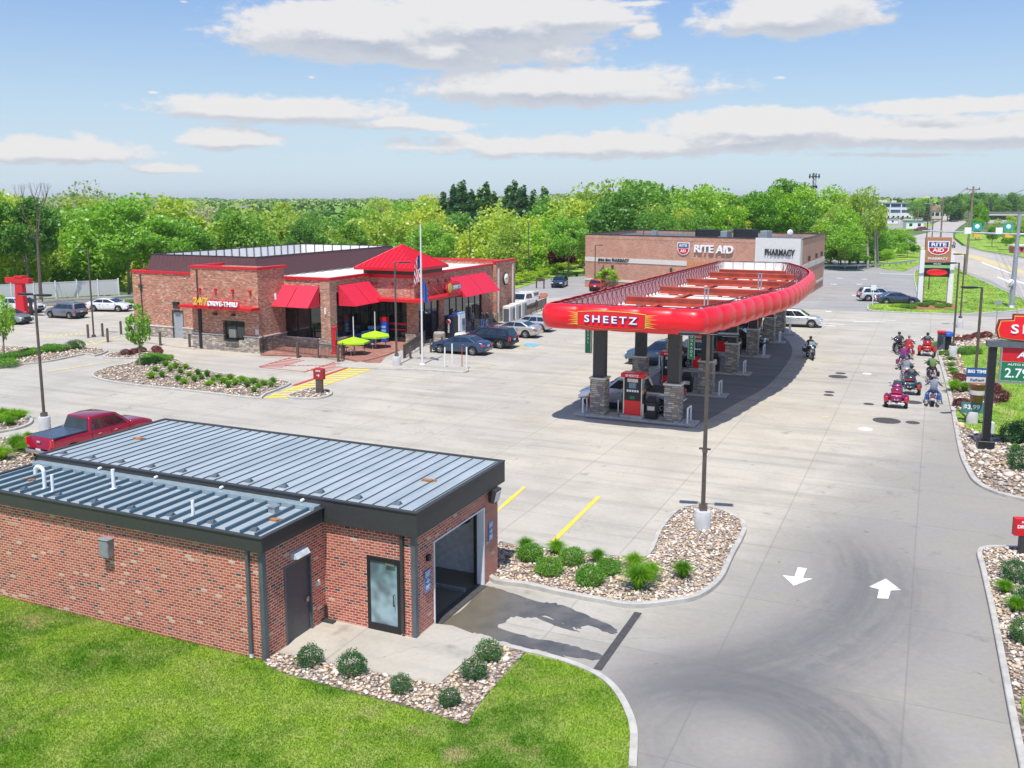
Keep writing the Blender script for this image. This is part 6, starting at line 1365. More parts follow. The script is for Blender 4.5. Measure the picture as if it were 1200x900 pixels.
    seg = [(Vector(J[a][:3]), Vector(J[b][:3]), a, b) for a, b in E]
    def reg(a, b):
        if a[:2] in ('wr', 'pa', 'th') or a[0] == 'f': return 0
        if a in ('nek', 'hd'): return 0
        if a[:2] == 'el': return 1 if sleeves else 0
        if a[:2] == 'sh': return 1 if sleeves is not False else 0
        if a[:2] == 'an': return 3
        if a[:2] in ('hp', 'kn') or (a == 'pel' and b[:2] == 'hp'): return 2
        return 1
    for p in m2.polygons:
        c = p.center; best = 9; bi = 0; p.use_smooth = True
        for (p0, p1, a, b) in seg:
            d = p1-p0; t = max(0, min(1, (c-p0).dot(d)/d.length_squared)); dist = (c-(p0+d*t)).length
            if dist < best: best = dist; bi = reg(a, b)
        p.material_index = bi
    m2.name = 'body'; bo = bpy.data.objects.new('body', m2); COL.objects.link(bo); bo.parent = root
    hx, hz = J['hd'][0], J['hd'][2]
    m_ = MB()
    if head == 'helmet': m_.ell((hx-.01, 0, hz+.045), (.135, .12, .125), 14, 8); m_.build('helmet', M['leather'], root)
    elif head == 'half_helmet': m_.ell((hx-.015, 0, hz+.07), (.125, .11, .09), 14, 8); m_.build('helmet', M['vest'], root)
    elif head == 'cap': m_.ell((hx, 0, hz+.07), (.115, .105, .075), 14, 8); m_.bb(hx+.06, hx+.2, -.06, .06, hz+.05, hz+.065); m_.build('cap', M['leather'], root)
    else: m_.ell((hx-.025, 0, hz+.05), (.11, .105, .10), 14, 8); m_.build('hair', M['hair'], root)
    m_ = MB(); m_.ell((hx+.10, 0, hz-.0), (.022, .016, .025), 8, 6); m_.build('nose', M['skin'], root); m_ = MB(); [m_.ell((hx+.09, s*.034, hz+.025), (.01, .013, .008), 6, 4) for s in (1, -1)]; m_.build('eyes', M['black'], root)
    m_ = MB(); m_.bb(hx+.088, hx+.096, -.022, .022, hz-.048, hz-.04); m_.build('mouth', M['red_shirt'], root)
    return root
BH = math.atan2(.92, .39)
def Gb(px, py): return G(px, py)
bikes = [
 ((1050, 474), (.26, .012, .10), dict(trike=True, box=True), 'magenta trike with twin red tail pods, nearest in the queue', None),
 ((1066.5, 459), (.02, .06, .07), dict(trike=True, box=True), 'dark teal trike just ahead of the magenta trike', None),
 ((1061, 448), (.35, .33, .34), dict(box=True), 'silver touring motorcycle ahead of the dark teal trike', None),
 ((1058, 431), (.25, .03, .12), dict(), 'dark red motorcycle carrying the rider in purple', ('ride', M['purple'], M['denim'], 'cap', 'person in a purple shirt seated on a motorcycle in the left queue')),
 ((1064, 419), (.42, .02, .02), dict(box=True), 'red touring motorcycle in the middle of the left queue', ('ride', M['red_shirt'], M['denim'], 'half_helmet', 'person in a red shirt and pale helmet on a red touring motorcycle')),
 ((1052.5, 414), (.02, .02, .02), dict(shield=False), 'black motorcycle at the head of the left queue', ('ride', M['leather'], M['leather'], 'helmet', 'person in black leather at the head of the left queue')),
 ((1085.7, 415), (.40, .015, .02), dict(trike=True, box=True), 'red and black trike alone at the head of the right queue', ('ride', M['leather'], M['leather'], 'helmet', 'person in black on the red trike heading the right queue')),
 ((1091.5, 445), (.015, .015, .018), dict(), 'black motorcycle between the red trike and the blue motorcycle', ('ride', M['green_shirt'], M['leather'], 'helmet', 'person with green sleeves on a black motorcycle')),
 ((1093, 473), (.03, .07, .28), dict(shield=False), 'blue motorcycle nearest in the right queue', ('straddle', M['vest'], M['denim'], 'half_helmet', 'person in a grey vest and jeans straddling the blue motorcycle')),
]
for i, (px, c_, kw, lab, rid) in enumerate(bikes):
    p = G(*px); hd_ = BH+[.0, -.05, .03, -.1, .05, .35, 0, .06, -.04][i]
    motorcycle(c_, p, hd_, lab, **kw)
    if rid: person(rid[0], p, hd_, rid[4], rid[1], rid[2], rid[3], sleeves=(None if rid[3] == 'half_helmet' else True), group='riders queueing along the kerb')
if True:
    p = G(1061, 448); person('ride', p, BH, 'person in grey on the silver touring motorcycle', M['vest'], M['denim'], 'half_helmet', group='riders queueing along the kerb', sleeves=True)
    p = G(1066.5, 459); person('ride', p, BH-.05, 'person in black on the dark teal trike', M['leather'], M['leather'], 'helmet', group='riders queueing along the kerb', sleeves=True)
    p = G(949, 420); motorcycle((.012, .012, .014), p, -math.pi/2-.1, 'black motorcycle riding at the edge of the canopy shadow', group='motorcycles away from the queue'); person('ride', p, -math.pi/2-.1, 'person in black riding at the edge of the canopy shadow', M['leather'], M['leather'], 'helmet', group='riders away from the queue', sleeves=True)
    p = G(1117.5, 290.5); motorcycle((.02, .02, .02), p, -math.pi/2-.2, 'dark motorcycle out on the highway', group='motorcycles away from the queue'); person('ride', p, -math.pi/2-.2, 'person riding a dark motorcycle on the highway', M['leather'], M['denim'], 'helmet', group='riders away from the queue', sleeves=True)
for (px, s_, pn, hdk, lab, rz_) in (((565, 388), M['leather'], M['denim'], 'cap', 'person in black top and jeans by the store windows', 2.2), ((571, 387), M['leather'], M['denim'], 'hair', 'second person in dark clothes by the store windows, nearer the ice boxes', 3.6), ((554, 388), M['vest'], M['leather'], 'hair', 'person in grey walking past the soda machines', -.6)):
    person('stand', G(*px), rz_, lab, s_, pn, hdk, z=.10, group='people outside the store', sleeves=True)
# ------------------------------------------------------------------ light poles
def lamp(px, h, heads, label, ped=True, r=.065, pedh=.78, name='street_lamp', z=0.0, group='lamp poles around the lot', m='bronze_pole', extra=None):
    p = G(*px); root = thing(name, label, 'street lamp', (*p, z), 0, group)
    z0 = 0
    if ped:
        m_ = MB(); m_.lathe((0, 0, 0), [(.29, -.05), (.29, pedh-.04), (.26, pedh), (.001, pedh)], 20); m_.build('pedestal', M['pedestal'], root); z0 = pedh
    m_ = MB(); m_.box((0, 0, z0+.1), (.26, .26, .2)); m_.tube((0, 0, z0), (0, 0, h), r*1.25, r, 8, sm=False); m_.build('pole', M[m], root)
    for a in heads:
        m_ = MB(); d = Vector((math.cos(a), math.sin(a), 0)); m_.tube((0, 0, h-.04), d*.35+Vector((0, 0, h-.02)), .035); m_.box(d*.68+Vector((0, 0, h-.01)), (.72, .36, .09), a); ar = m_.build('lamp_head', M['dark_metal'], root, bevel=.02)
        m_ = MB(); m_.box(d*.72+Vector((0, 0, h-.062)), (.5, .28, .02), a); m_.build('lens', M['lens'], ar)
    return root
PI_ = math.pi
lamp((53, 505), 7.1, (ALPHA, ALPHA+PI_), 'lamp pole on a concrete pedestal behind the crimson pickup')
lC = lamp((823, 622), 7.2, (ALPHA+.2, ALPHA+PI_+.2), 'lamp pole on the gravel island in front of the canopy')
m_ = MB(); m_.box((0, 0, 3.05), (.40, .12, .05), ALPHA); m_.box((.0, 0, 2.98), (.16, .16, .14)); m_.build('camera_bracket', M['bronze_pole'], lC)
lamp((465, 430), 7.5, (0,), 'lamp pole on a concrete pedestal at the corner of the paver terrace')
lamp((110, 395), 7.7, (PI_,), 'tall lamp pole among the bollards left of the store', ped=False)
lH = lamp((1138.5, 499), 7.37, (PI_+.1,), 'lamp pole rising behind the hanging coffee banner')
lamp((1116, 419), 7.2, (PI_+.2,), 'lamp pole at the head of the motorcycle queue', pedh=.9)
lamp((1124.5, 384), 6.9, (PI_,), 'lamp pole beyond the purple bushes', pedh=.9)
lamp((697, 338.5), 5.9, (0,), 'thin lamp pole before the left end of the pharmacy wall', ped=False)
lamp((753, 336), 8.0, (PI_/2,), 'tall thin lamp pole before the pharmacy entrance', ped=False)
lamp((619, 328), 8.6, (PI_/2,), 'lamp pole by the hedge behind the utility truck', ped=False)
lamp((551, 331), 9.6, (0,), 'lamp pole behind the store roof', ped=False, z=-1.0)
lamp((50, 356), 7.8, (ALPHA, PI_), 'lamp pole beside the white fence, behind the grey boxy car', ped=False)
lamp((1081, 352), 9.9, (PI_+.3,), 'lamp pole just behind the pharmacy pylon, left one of two', ped=False)
lamp((1088, 340), 9.4, (PI_,), 'lamp pole just behind the pharmacy pylon, right one of two', ped=False)
# flagpole and flag
fp = thing('flagpole', 'white flagpole on the kerbed island before the store entrance', 'flagpole', (*G(495, 429), .115)); m_ = MB(); m_.tube((0, 0, 0), (0, 0, 10.1), .075, .04, 12); m_.lathe((0, 0, 0), [(.2, 0), (.18, .06), (.09, .1)], 16); m_.build('pole', M['white'], fp); m_ = MB(); m_.ell((0, 0, 10.15), (.08, .08, .08), 12, 8); m_.build('finial', M['gold'], fp)
m_ = MB(); m_.tube((.06, 0, 1.2), (.07, 0, 9.9), .006, n=4); m_.build('halyard', M['white'], fp)
fl_ = thing('flag', 'striped flag hanging limp on the white flagpole', 'flag', (fp.location.x, fp.location.y, 8.0))
def cloth(c0, n, wd, hgt, dx, mats, idx, name, parent):
    mb = MB(); vs = []; K1, K2 = 15, 14
    for j in range(K2+1):
        for i in range(K1+1):
            s_ = i/K1; t = j/K2; x = c0+s_*wd*(.55+.2*t); y = .14*math.sin(s_*11+t*1.3)*s_**.4; z = -t*hgt-s_*s_*.55*(1-t*.3)
            vs.append((x, y, z))
    mb.v = vs
    for j in range(K2):
        for i in range(K1): mb.f.append((j*(K1+1)+i, j*(K1+1)+i+1, (j+1)*(K1+1)+i+1, (j+1)*(K1+1)+i)); mb.mi.append(idx(i/K1, j/K2)); mb.sm.append(True)
    return mb.build(name, mats, parent)
fr_ = mat('flag_red', (.50, .02, .03), .7); fb_ = mat('flag_blue', (.02, .04, .18), .7)
cloth(-.07, 0, -.62, 1.9, 0, [fr_, M['white'], fb_], lambda s, t: 2 if (s < .45 and t < .45) else (int(s*7+t*7) % 2), 'cloth', fl_)
fl2 = thing('flag', 'blue flag hanging below the striped one, behind the flagpole', 'flag', (fp.location.x+.12, fp.location.y, 6.2)); cloth(0, 0, .55, 1.5, 0, [mat('flag_royal', (.03, .12, .42), .7)], lambda s, t: 0, 'cloth', fl2)

# ------------------------------------------------------------------ bollards, posts, fences
BG = 'brown bollards around the store'
for px, lab in (((103.5, 396), 'brown bollard leftmost of the group at the tall lamp pole'), ((120.5, 394.5), 'brown bollard right of the tall lamp pole'), ((126.5, 401), 'brown bollard nearest the striped crossing left of the store'), ((142, 392), 'brown bollard by the left corner of the store wall'), ((188, 405), 'brown bollard in front of the grey service door'), ((222.5, 408), 'brown bollard before the drive-thru block'), ((349, 419.5), 'brown bollard in front of the terrace fence'), ((396.5, 424), 'brown bollard at the right end of the terrace fence'), ((305, 414), 'brown bollard at the right corner of the drive-thru block')):
    o_ = post(G(*px), 1.15, .10, M['bronze_pole'], lab, BG)
for k, px in enumerate([(474.5, 421), (481, 421.5), (493, 416), (505, 413), (518, 409)]):
    post(G(*px), 1.0, .085, M['bronze_pole'], f'dark bollard at the kerb before the entrance, number {k+1} counted away from the lamp pedestal' if False else ['dark bollard nearest the corner lamp pedestal', 'dark bollard left of the flagpole foot', 'dark bollard behind the flagpole', 'dark bollard between flagpole and slate blue sedan', 'dark bollard by the nose of the slate blue sedan'][k], 'dark bollards before the entrance')
for k, (px, m__) in enumerate([((521.5, 432.5), 'white'), ((530, 427.5), 'white'), ((541.5, 432), 'redoxide'), ((547, 432), 'white')]):
    o_ = thing('marker_post', ['white marker post nearest the flagpole on the island tip', 'white marker post further back on the island tip', 'thin rusty sign post on the island tip', 'white marker post at the very tip of the island'][k], 'post', (*G(*px), .1), 0, 'marker posts on the flagpole island'); m_ = MB(); m_.tube((0, 0, 0), (0, 0, 1.45), .055 if m__ == 'white' else .03, n=10); m_.build('pole', M[m__], o_); m_ = MB(); m_.box((0, 0, .02), (.3, .2, .06)); m_.build('base', M['kerb'], o_)
def rail_fence(p0, p1, h, label, m_=M['bronze_pole'], z=.13, cat='fence', gap=.14):
    p0 = Vector(p0); p1 = Vector(p1); d = p1-p0; L_ = d.length; root = thing('railing', label, cat, (*p0, z), math.atan2(d.y, d.x), 'railings around the terrace')
    mb = MB(); n = max(1, round(L_/1.9)); [mb.bb(i*L_/n-.035, i*L_/n+.035, -.035, .035, 0, h+.05) for i in range(n+1)]; mb.build('post', m_, root)
    mb = MB(); mb.bb(0, L_, -.03, .03, h-.06, h); mb.bb(0, L_, -.02, .02, .10, .14); mb.build('rail', m_, root)
    mb = MB(); k = int(L_/gap); [mb.bb((i+.5)*L_/k-.013, (i+.5)*L_/k+.013, -.013, .013, .14, h-.04) for i in range(k)]; mb.build('balusters', m_, root)
    return root
rail_fence(G(305, 415), G(320, 411), 1.0, 'short brown railing at the drive-thru corner'); rail_fence(G(320, 412.5), G(348, 416.5), 1.0, 'brown railing along the left half of the terrace'); rail_fence(G(350, 417), G(397, 423), 1.0, 'brown railing along the right half of the terrace')
rail_fence(G(473, 422), G(498, 404), 1.0, 'brown railing beside the entrance walk'); rail_fence(G(400, 424), G(404, 414), 1.0, 'short brown railing at the right end of the terrace'); rail_fence(G(603, 378), G(640, 362), 1.1, 'dark railing past the ice boxes')
# tables with lime umbrellas
for k, px in enumerate([(415, 417), (440, 409)]):
    p = G(*px); o_ = thing('patio_umbrella', ['lime umbrella with a white mast, nearer the terrace fence', 'lime umbrella with a white mast, nearer the entrance doors'][k], 'umbrella', (*p, .13), .4*k, 'lime umbrellas on the terrace')
    m_ = MB(); R_ = 1.25; vs = [(R_*math.cos(math.pi*i/3+.3), R_*math.sin(math.pi*i/3+.3), 1.0) for i in range(6)]+[(0, 0, 1.36)]; m_.add(vs, [(i, (i+1) % 6, 6) for i in range(6)]); v2 = [(x, y, z-.14) for x, y, z in vs[:6]]; m_.add(vs[:6]+v2, [(i, 6+i, 6+(i+1) % 6, (i+1) % 6) for i in range(6)]); m_.build('canopy', M['lime'], o_)
    m_ = MB(); m_.tube((0, 0, 0), (0, 0, 2.9), .035); m_.build('mast', M['white'], o_)
    o2 = thing('patio_table', ['round grey table with stools under the nearer lime umbrella', 'round grey table with stools under the lime umbrella by the doors'][k], 'table', (*p, .13), 0, 'tables on the terrace'); m_ = MB(); m_.lathe((0, 0, .72), [(.05, 0), (.55, 0), (.55, .04), (.05, .04)], 20); m_.build('table_top', M['galv'], o2); m_ = MB(); m_.tube((.05, 0, 0), (.05, 0, .72), .05); m_.build('leg', M['galv'], o2)
    for i in range(3): a = i*2.1+.4; m_ = MB(); m_.tube((math.cos(a)*.85, math.sin(a)*.85, 0), (math.cos(a)*.85, math.sin(a)*.85, .42), .035); m_.lathe((math.cos(a)*.85, math.sin(a)*.85, .42), [(.001, 0), (.19, 0), (.19, .04), (.001, .04)], 14); m_.build('stool', M['galv'], o2)
# merchandise, machines and ice boxes by the walls
def boxy(name, px, dim, m_, label, cat, rz=ALPHA, z=.13, bevel=.02, group=None, panels=()):
    p = G(*px); o_ = thing(name, label, cat, (*p, z), rz, group); w, d, h = dim; mb = MB(); mb.bb(-w/2, w/2, -d/2, d/2, 0, h); mb.build('body', m_, o_, bevel=bevel)
    for (nm, x0, x1, z0, z1, mm, side) in panels:
        mb = MB()
        if side == 'f': mb.bb(x0, x1, -d/2-.02, -d/2-.003, z0, z1)
        else: mb.bb(w/2+.003, w/2+.02, x0, x1, z0, z1)
        mb.build(nm, mm, o_)
    return o_
vb = mat('soda_blue', (.01, .03, .14), .3); 
s1 = boxy('soda_machine', (529, 397), (.85, .95, 1.95), vb, 'dark blue soda machine with a round emblem beside the entrance pier', 'vending machine', ALPHA, .10, panels=(('front_panel', -.42, .42, .1, 1.85, M['black'], 's'), ('front_trim', -.38, .38, .1, 1.85, M['black'], 'f')))
m_ = MB(); m_.lathe((0, -.502, 1.45), [(.001, 0), (.2, 0), (.2, .02), (.001, .02)], 20, axis='Y'); m_.build('emblem', M['letter_white'], s1); m_ = MB(); m_.lathe((0, -.506, 1.47), [(.001, 0), (.16, 0), (.16, .002)], 20, axis='Y'); m_.build('emblem_red', M['red_flat'], s1)
text_obj('lettering', 'PEPSI', .2, (0, -.51, .85), (0, 0, -1), M['letter_white'], s1, .003, .003, up=(1, 0, 0), width=.7, world=False)
s2 = boxy('soda_machine', (537.5, 394), (.85, .95, 2.05), M['sky_blue'], 'pale blue drinks machine to the right of the dark blue one', 'vending machine', ALPHA, .10, panels=(('front_panel', -.42, .42, .1, 1.9, M['letter_white'], 's'), ('ice_graphic', -.2, .36, .4, 1.5, M['blue'], 's'), ('front_trim', -.38, .38, .1, 1.85, M['letter_white'], 'f')))
for k, px in enumerate([(583.5, 377.5), (590.5, 374.5), (597.5, 371.5)]):
    boxy('propane_cage', (px[0]+13, px[1]+3), (.75, 1.25, 1.75), M['offwhite'], ['white cabinet with dark louvred doors nearest the store windows', 'white cabinet with dark louvred doors, middle of the row', 'white cabinet with dark louvred doors, nearest the utility truck'][k], 'cabinet', ALPHA, .10, group='white cabinets beside the store end wall', panels=(('door', -.55, -.05, .25, 1.55, M['galv'], 's'), ('door', .05, .55, .25, 1.55, M['trimgrey'], 's'), ('door', -.3, .3, .25, 1.5, M['trimgrey'], 'f')))
boxy('ice_merchandiser', (540, 404), (.9, .8, .9), M['cream'], 'low beige stone-clad bin at the kerb before the entrance', 'bin', ALPHA, .10, bevel=.12)
m_ = MB(); m_.lathe((0, 0, 0), [(.48, 0), (.5, .8), (.42, .98), (.001, 1.0)], 16); o_ = m_.build('stone_planter', M['stone']); o_.location = (*G(515, 404), .1); tag(o_, 'round grey stone planter at the entrance kerb', 'planter')
crg = 'blue crate stacks on the terrace'
for k, px in enumerate([(425, 405.5), (431, 403), (438.5, 401)]):
    o_ = thing('crate_stack', ['stack of blue crates nearest the corner pier', 'stack of blue crates in the middle of the terrace wall', 'stack of blue crates nearest the doors'][k], 'crates', (*G(*px), .13), ALPHA, crg)
    for j in range(3 if k < 2 else 4): mb = MB(); mb.bb(-.4, .4, -.3, .3, j*.33, j*.33+.27); [mb.bb(-.36+.18*i, -.30+.18*i, -.31, -.30, j*.33+.05, j*.33+.22) for i in range(5)]; mb.build('crate', M['sky_blue'] if (j+k) % 2 else M['blue'], o_)
o_ = thing('standing_display', 'blue and red standing display beside the entrance glass', 'display', (*G(451, 402.5), .13), ALPHA); m_ = MB(); m_.bb(-.3, .3, -.2, .2, 0, 1.75); m_.build('body', M['blue'], o_, bevel=.02); m_ = MB(); m_.bb(-.3, .3, -.22, .2, 1.755, 2.1); m_.build('header', M['red_flat'], o_); m_ = MB(); [m_.bb(-.24, .24, -.215, -.203, .3+.3*i, .48+.3*i) for i in range(4)]; m_.build('goods', M['sky_blue'], o_)
o_ = thing('menu_stand', 'red post with a small menu screen at the corner pier', 'menu stand', (*G(392.5, 416), .13), ALPHA); m_ = MB(); m_.box((0, 0, .06), (.55, .5, .12)); m_.box((0, 0, 1.05), (.34, .22, 1.9)); m_.box((0, 0, 2.0), (.42, .3, .14)); m_.build('body', M['red_flat'], o_, bevel=.03); m_ = MB(); m_.bb(.171, .185, -.09, .09, 1.1, 1.8); m_.build('screen', M['glass_office'], o_)
# red clearance portal at the left
rt_ = thing('clearance_portal', 'red T-shaped clearance portal over the drive-thru lane at the left edge', 'portal', (*G(26.5, 371), 0), ALPHA)
m_ = MB(); m_.frustum((0, 0, 0), (1.35, .5), (1.0, .45), 3.45); m_.build('column', M['red_flat'], rt_); m_ = MB(); m_.bb(-1.85, 1.6, -.3, .3, 3.45, 4.0); m_.bb(-.5, .7, -.34, .34, 4.0, 4.2); m_.build('beam', M['red_flat'], rt_, bevel=.03)
o_ = thing('order_board', 'small dark order post right of the red clearance portal', 'order post', (*G(37, 369), 0), ALPHA); m_ = MB(); m_.box((0, 0, .7), (.25, .25, 1.4)); m_.build('body', M['bronze_pole'], o_)
# drive-thru direction signs
def lane_sign(px, z, rz, label, scale=1.0):
    o_ = thing('direction_sign', label, 'sign', (*G(*px), z), rz, 'small red drive-thru signs'); s_ = scale
    m_ = MB(); m_.bb(-.28*s_, .28*s_, -.12*s_, .12*s_, 0, .95*s_); m_.build('post', M['bronze'], o_, bevel=.01); m_ = MB(); m_.bb(-.55*s_, .75*s_, -.15*s_, .15*s_, .80*s_, 1.55*s_); b_ = m_.build('board', M['red_flat'], o_, bevel=.01)
    text_obj('lettering', 'Made-to-Order', .13*s_, (.1*s_, -.156*s_, 1.40*s_), (1, 0, 0), M['letter_white'], b_, .003, .002, world=False, width=.8*s_); text_obj('lettering', 'DRIVE-THRU', .19*s_, (.1*s_, -.156*s_, 1.20*s_), (1, 0, 0), M['letter_white'], b_, .003, .006, world=False, width=1.1*s_); text_obj('lettering', '\u2191', .42*s_, (.1*s_, -.156*s_, .97*s_), (1, 0, 0), M['letter_white'], b_, .003, .012, world=False)
    return o_
lane_sign((1201, 652), .10, -.12, 'red drive-thru sign on a dark post at the right edge of the photo', .80)
o_ = thing('direction_sign', 'small red sign on a brown post in the tiny island before the striped crossing', 'sign', (*G(374.5, 462), .1), ALPHA, 'small red drive-thru signs'); m_ = MB(); m_.bb(-.2, .24, -.1, .1, 0, .9); m_.build('post', M['bronze_pole'], o_); m_ = MB(); m_.bb(-.33, .38, -.14, .14, .85, 1.5); b_ = m_.build('board', mat('dull_red', (.36, .02, .02), .5), o_, bevel=.01); text_obj('lettering', 'DRIVE', .13, (.03, -.146, 1.38), (1, 0, 0), M['letter_white'], b_, .003, .004, world=False); text_obj('lettering', '\u2192', .28, (.03, -.146, 1.1), (1, 0, 0), M['letter_white'], b_, .003, .006, world=False)

# ------------------------------------------------------------------ price sign at the right
ps_ = thing('price_sign', 'tall dark-framed fuel price sign with red and green panels', 'price sign', (*G(1154, 528), .09), ALPHA+.13)
SW = 4.6
for x in (0, SW): m_ = MB(); m_.bb(x-.17, x+.17, -.15, .15, .35, 4.95); m_.build('post', M['dark_metal'], ps_)
m_ = MB(); [m_.bb(x-.36, x+.36, -.3, .3, 0, .42) for x in (0, SW)]; m_.build('post_base', M['dark_metal'], ps_, bevel=.02)
m_ = MB(); [m_.bb(x-.7, x+.7, -.6, .6, -.05, .04) for x in (0, SW)]; m_.build('footing', M['kerb'], ps_)
m_ = MB(); m_.bb(-.28, SW+.28, -.24, .24, 4.95, 5.22); m_.build('top_beam', M['trimgrey'], ps_)
m_ = MB(); m_.bb(.40, SW-.35, -.12, .12, 4.28, 4.93); rp = m_.build('upper_panel', M['red_flat'], ps_); text_obj('lettering', 'Always OPEN', .42, (2.5, -.13, 4.60), (1, 0, 0), M['letter_white'], rp, .01, .010, world=False, shear=.2, width=3.0)
m_ = MB(); m_.bb(.40, SW-.35, -.12, .12, 3.38, 4.22); gp = m_.build('price_panel', M['green_sign'], ps_)
text_obj('lettering', 'AUTO DIESEL', .13, (1.25, -.13, 4.14), (1, 0, 0), M['letter_white'], gp, .004, .003, world=False, width=1.2)
text_obj('price_digits', '2.79', .62, (1.06, -.13, 3.72), (1, 0, 0), M['letter_white'], gp, .004, .010, world=False, width=1.0); text_obj('price_digits', '9', .28, (1.72, -.13, 3.88), (1, 0, 0), M['letter_white'], gp, .004, .008, world=False); text_obj('price_digits', '9', .24, (1.72, -.13, 3.60), (1, 0, 0), M['letter_white'], gp, .004, .008, world=False)
text_obj('price_digits', '2.39', .62, (3.1, -.13, 3.72), (1, 0, 0), M['letter_white'], gp, .004, .010, world=False, width=1.0)
m_ = MB(); m_.bb(.34, .40, -.13, .13, 3.32, 4.95); m_.bb(SW-.35, SW-.29, -.13, .13, 3.32, 4.95); m_.bb(-.2, SW+.2, -.05, .05, 3.24, 3.32); m_.bb(-.2, .34, -.05, .05, 4.22, 4.29); m_.build('panel_frame', M['steel'], ps_)
LP = [(-2.0, -.42), (-2.1, -.05), (-2.0, .42), (-1.45, .46), (-1.45, .70), (1.45, .70), (1.45, .46), (2.0, .42), (2.1, -.05), (2.0, -.42), (1.5, -.52), (0, -.62), (-1.5, -.52)]
lf = lambda s, z, o=0: ps_w @ Vector((SW/2-.05+s, -o, 5.80+z*.86))
ps_w = wmat(ps_)
m0 = prism_on(lf, (0, 0), big(LP, .07), -.16, .14, mat('sign_maroon', (.22, .015, .02), .4), 'name_board', ps_)
prism_on(lf, (0, 0), big(LP, .03), .141, .155, M['gold'], 'border', m0); prism_on(lf, (0, 0), LP, .156, .17, M['red'], 'field', m0)
text_obj('lettering', 'SHEETZ', .58, (SW/2-.05, -.19, 5.80), (1, 0, 0), M['letter_white'], m0, .02, .012, world=False, width=3.2, sp=1.3)
m_ = MB(); m_.bb(SW/2-1.2, SW/2-.9, -.1, .1, 5.22, 5.35); m_.bb(SW/2+.9, SW/2+1.2, -.1, .1, 5.22, 5.35); m_.build('sign_neck', M['dark_metal'], ps_)
o_ = thing('utility_cabinet', 'small white utility cabinet behind the foot of the price sign', 'cabinet', (*G(1160, 511), .1)); m_ = MB(); m_.box((0, 0, .32), (.28, .28, .64)); m_.build('body', M['white'], o_, bevel=.03)
# hanging banner on the lamp pole
bn = thing('pole_banner', 'hanging banner with an iced coffee on the lamp pole', 'banner', (lH.location.x-.02, lH.location.y-.14, 0), ALPHA+.2)
def pan(x0, x1, z0, z1, m__, nm, par=None): q = MB(); q.bb(x0, x1, -.04, 0, z0, z1); return q.build(nm, m__, par or bn)
def pan2(x0, x1, z0, z1, m__, nm, par, o_=.045): q = MB(); q.bb(x0, x1, -o_, -o_+.004, z0, z1); return q.build(nm, m__, par)
up_ = pan(-.50, .52, 2.35, 3.15, M['bulb_blue'], 'upper_card'); pan2(-.48, .50, 2.36, 2.66, M['cream'], 'lower_field', up_)
text_obj('lettering', 'BIG TIME', .23, (.02, -.05, 2.95), (1, 0, 0), M['letter_white'], up_, .003, .01, world=False, width=.92); text_obj('lettering', 'Refresh', .2, (.02, -.05, 2.50), (1, 0, 0), M['bulb_blue'], up_, .003, .005, world=False, width=.7, shear=.3)
cu_ = MB(); cu_.lathe((.1, -.02, 1.35), [(.001, 0), (.30, 0), (.42, .92), (.46, .92), (.46, 1.0), (.001, 1.0)], 20); cu_.build('cup', mat('coffee', (.26, .14, .07), .3), bn); cu_ = MB(); cu_.lathe((.1, -.02, 1.75), [(.37, 0), (.385, .24)], 20); cu_.build('cup_sleeve', M['cream'], bn)
lo_ = pan(-.62, .60, .72, 1.30, mat('teal_card', (.07, .20, .20), .5), 'lower_card'); text_obj('lettering', '$3.99', .34, (-.12, -.05, 1.04), (1, 0, 0), M['letter_white'], lo_, .003, .012, world=False, width=.8)
# traffic-side items: bins at the head of the right queue
for k, (px, c__, lab) in enumerate((((1102, 412), 'trimgrey', 'grey pedestal with a red cap at the head of the queue'), ((1109.5, 411), 'blue', 'dark bin with a bright blue lid at the head of the queue'))):
    o_ = thing('litter_bin', lab, 'bin', (*G(*px), .1), BH-math.pi/2, 'bins at the head of the queue'); m_ = MB(); m_.bb(-.28, .28, -.3, .3, 0, 1.35 if k == 0 else 1.1); m_.build('body', M['trimgrey'] if k == 0 else M['black'], o_, bevel=.03); m_ = MB(); (m_.bb(-.32, .32, -.34, .34, 1.36, 1.55) if k == 0 else m_.lathe((0, 0, 1.1), [(.48, 0), (.46, .22), (.3, .32), (.001, .34)], 18)); m_.build('lid', M['red_flat'] if k == 0 else M['blue'], o_, bevel=.01)

# ------------------------------------------------------------------ pharmacy pylon, road signs, signals
pp = thing('pylon_sign', 'white-posted pharmacy pylon with a tan panel and a red message board', 'pylon sign', (*G(1094, 357), .12), -.22)
hh_ = 6.6; xl, xr = -1.55, 1.62
for x_, h__ in ((xl, hh_-.5), (xr, hh_-.6)): m_ = MB(); m_.frustum((x_, 0, 0), (.55, .5), (.5, .45), h__); m_.build('post', M['white'], pp)
m_ = MB(); m_.bb(xl+.25, xr-.2, -.3, .3, 4.75, 7.55); tb = m_.build('name_board', mat('sign_tan', (.42, .19, .10), .6), pp)
SH2 = [(x*1.35, z*1.0) for x, z in SH]; wp_ = wmat(pp); sf = lambda s, z, o=0: wp_ @ Vector((s, -.30-o, z))
e2 = prism_on(sf, (.05, 6.4), SH2, .0, .05, M['letter_white'], 'shield_emblem', tb); prism_on(sf, (.05, 6.4), [(-1.03, .05), (-1.03, .66), (1.03, .66), (1.03, .05)], .051, .06, bpy.data.materials['emblem_navy'], 'upper_field', e2); prism_on(sf, (.05, 6.4), [(-1.0, -.02), (-.95, -.32), (-.6, -.62), (0, -.76), (.6, -.62), (.95, -.32), (1.0, -.02)], .051, .06, M['red_flat'], 'lower_field', e2)
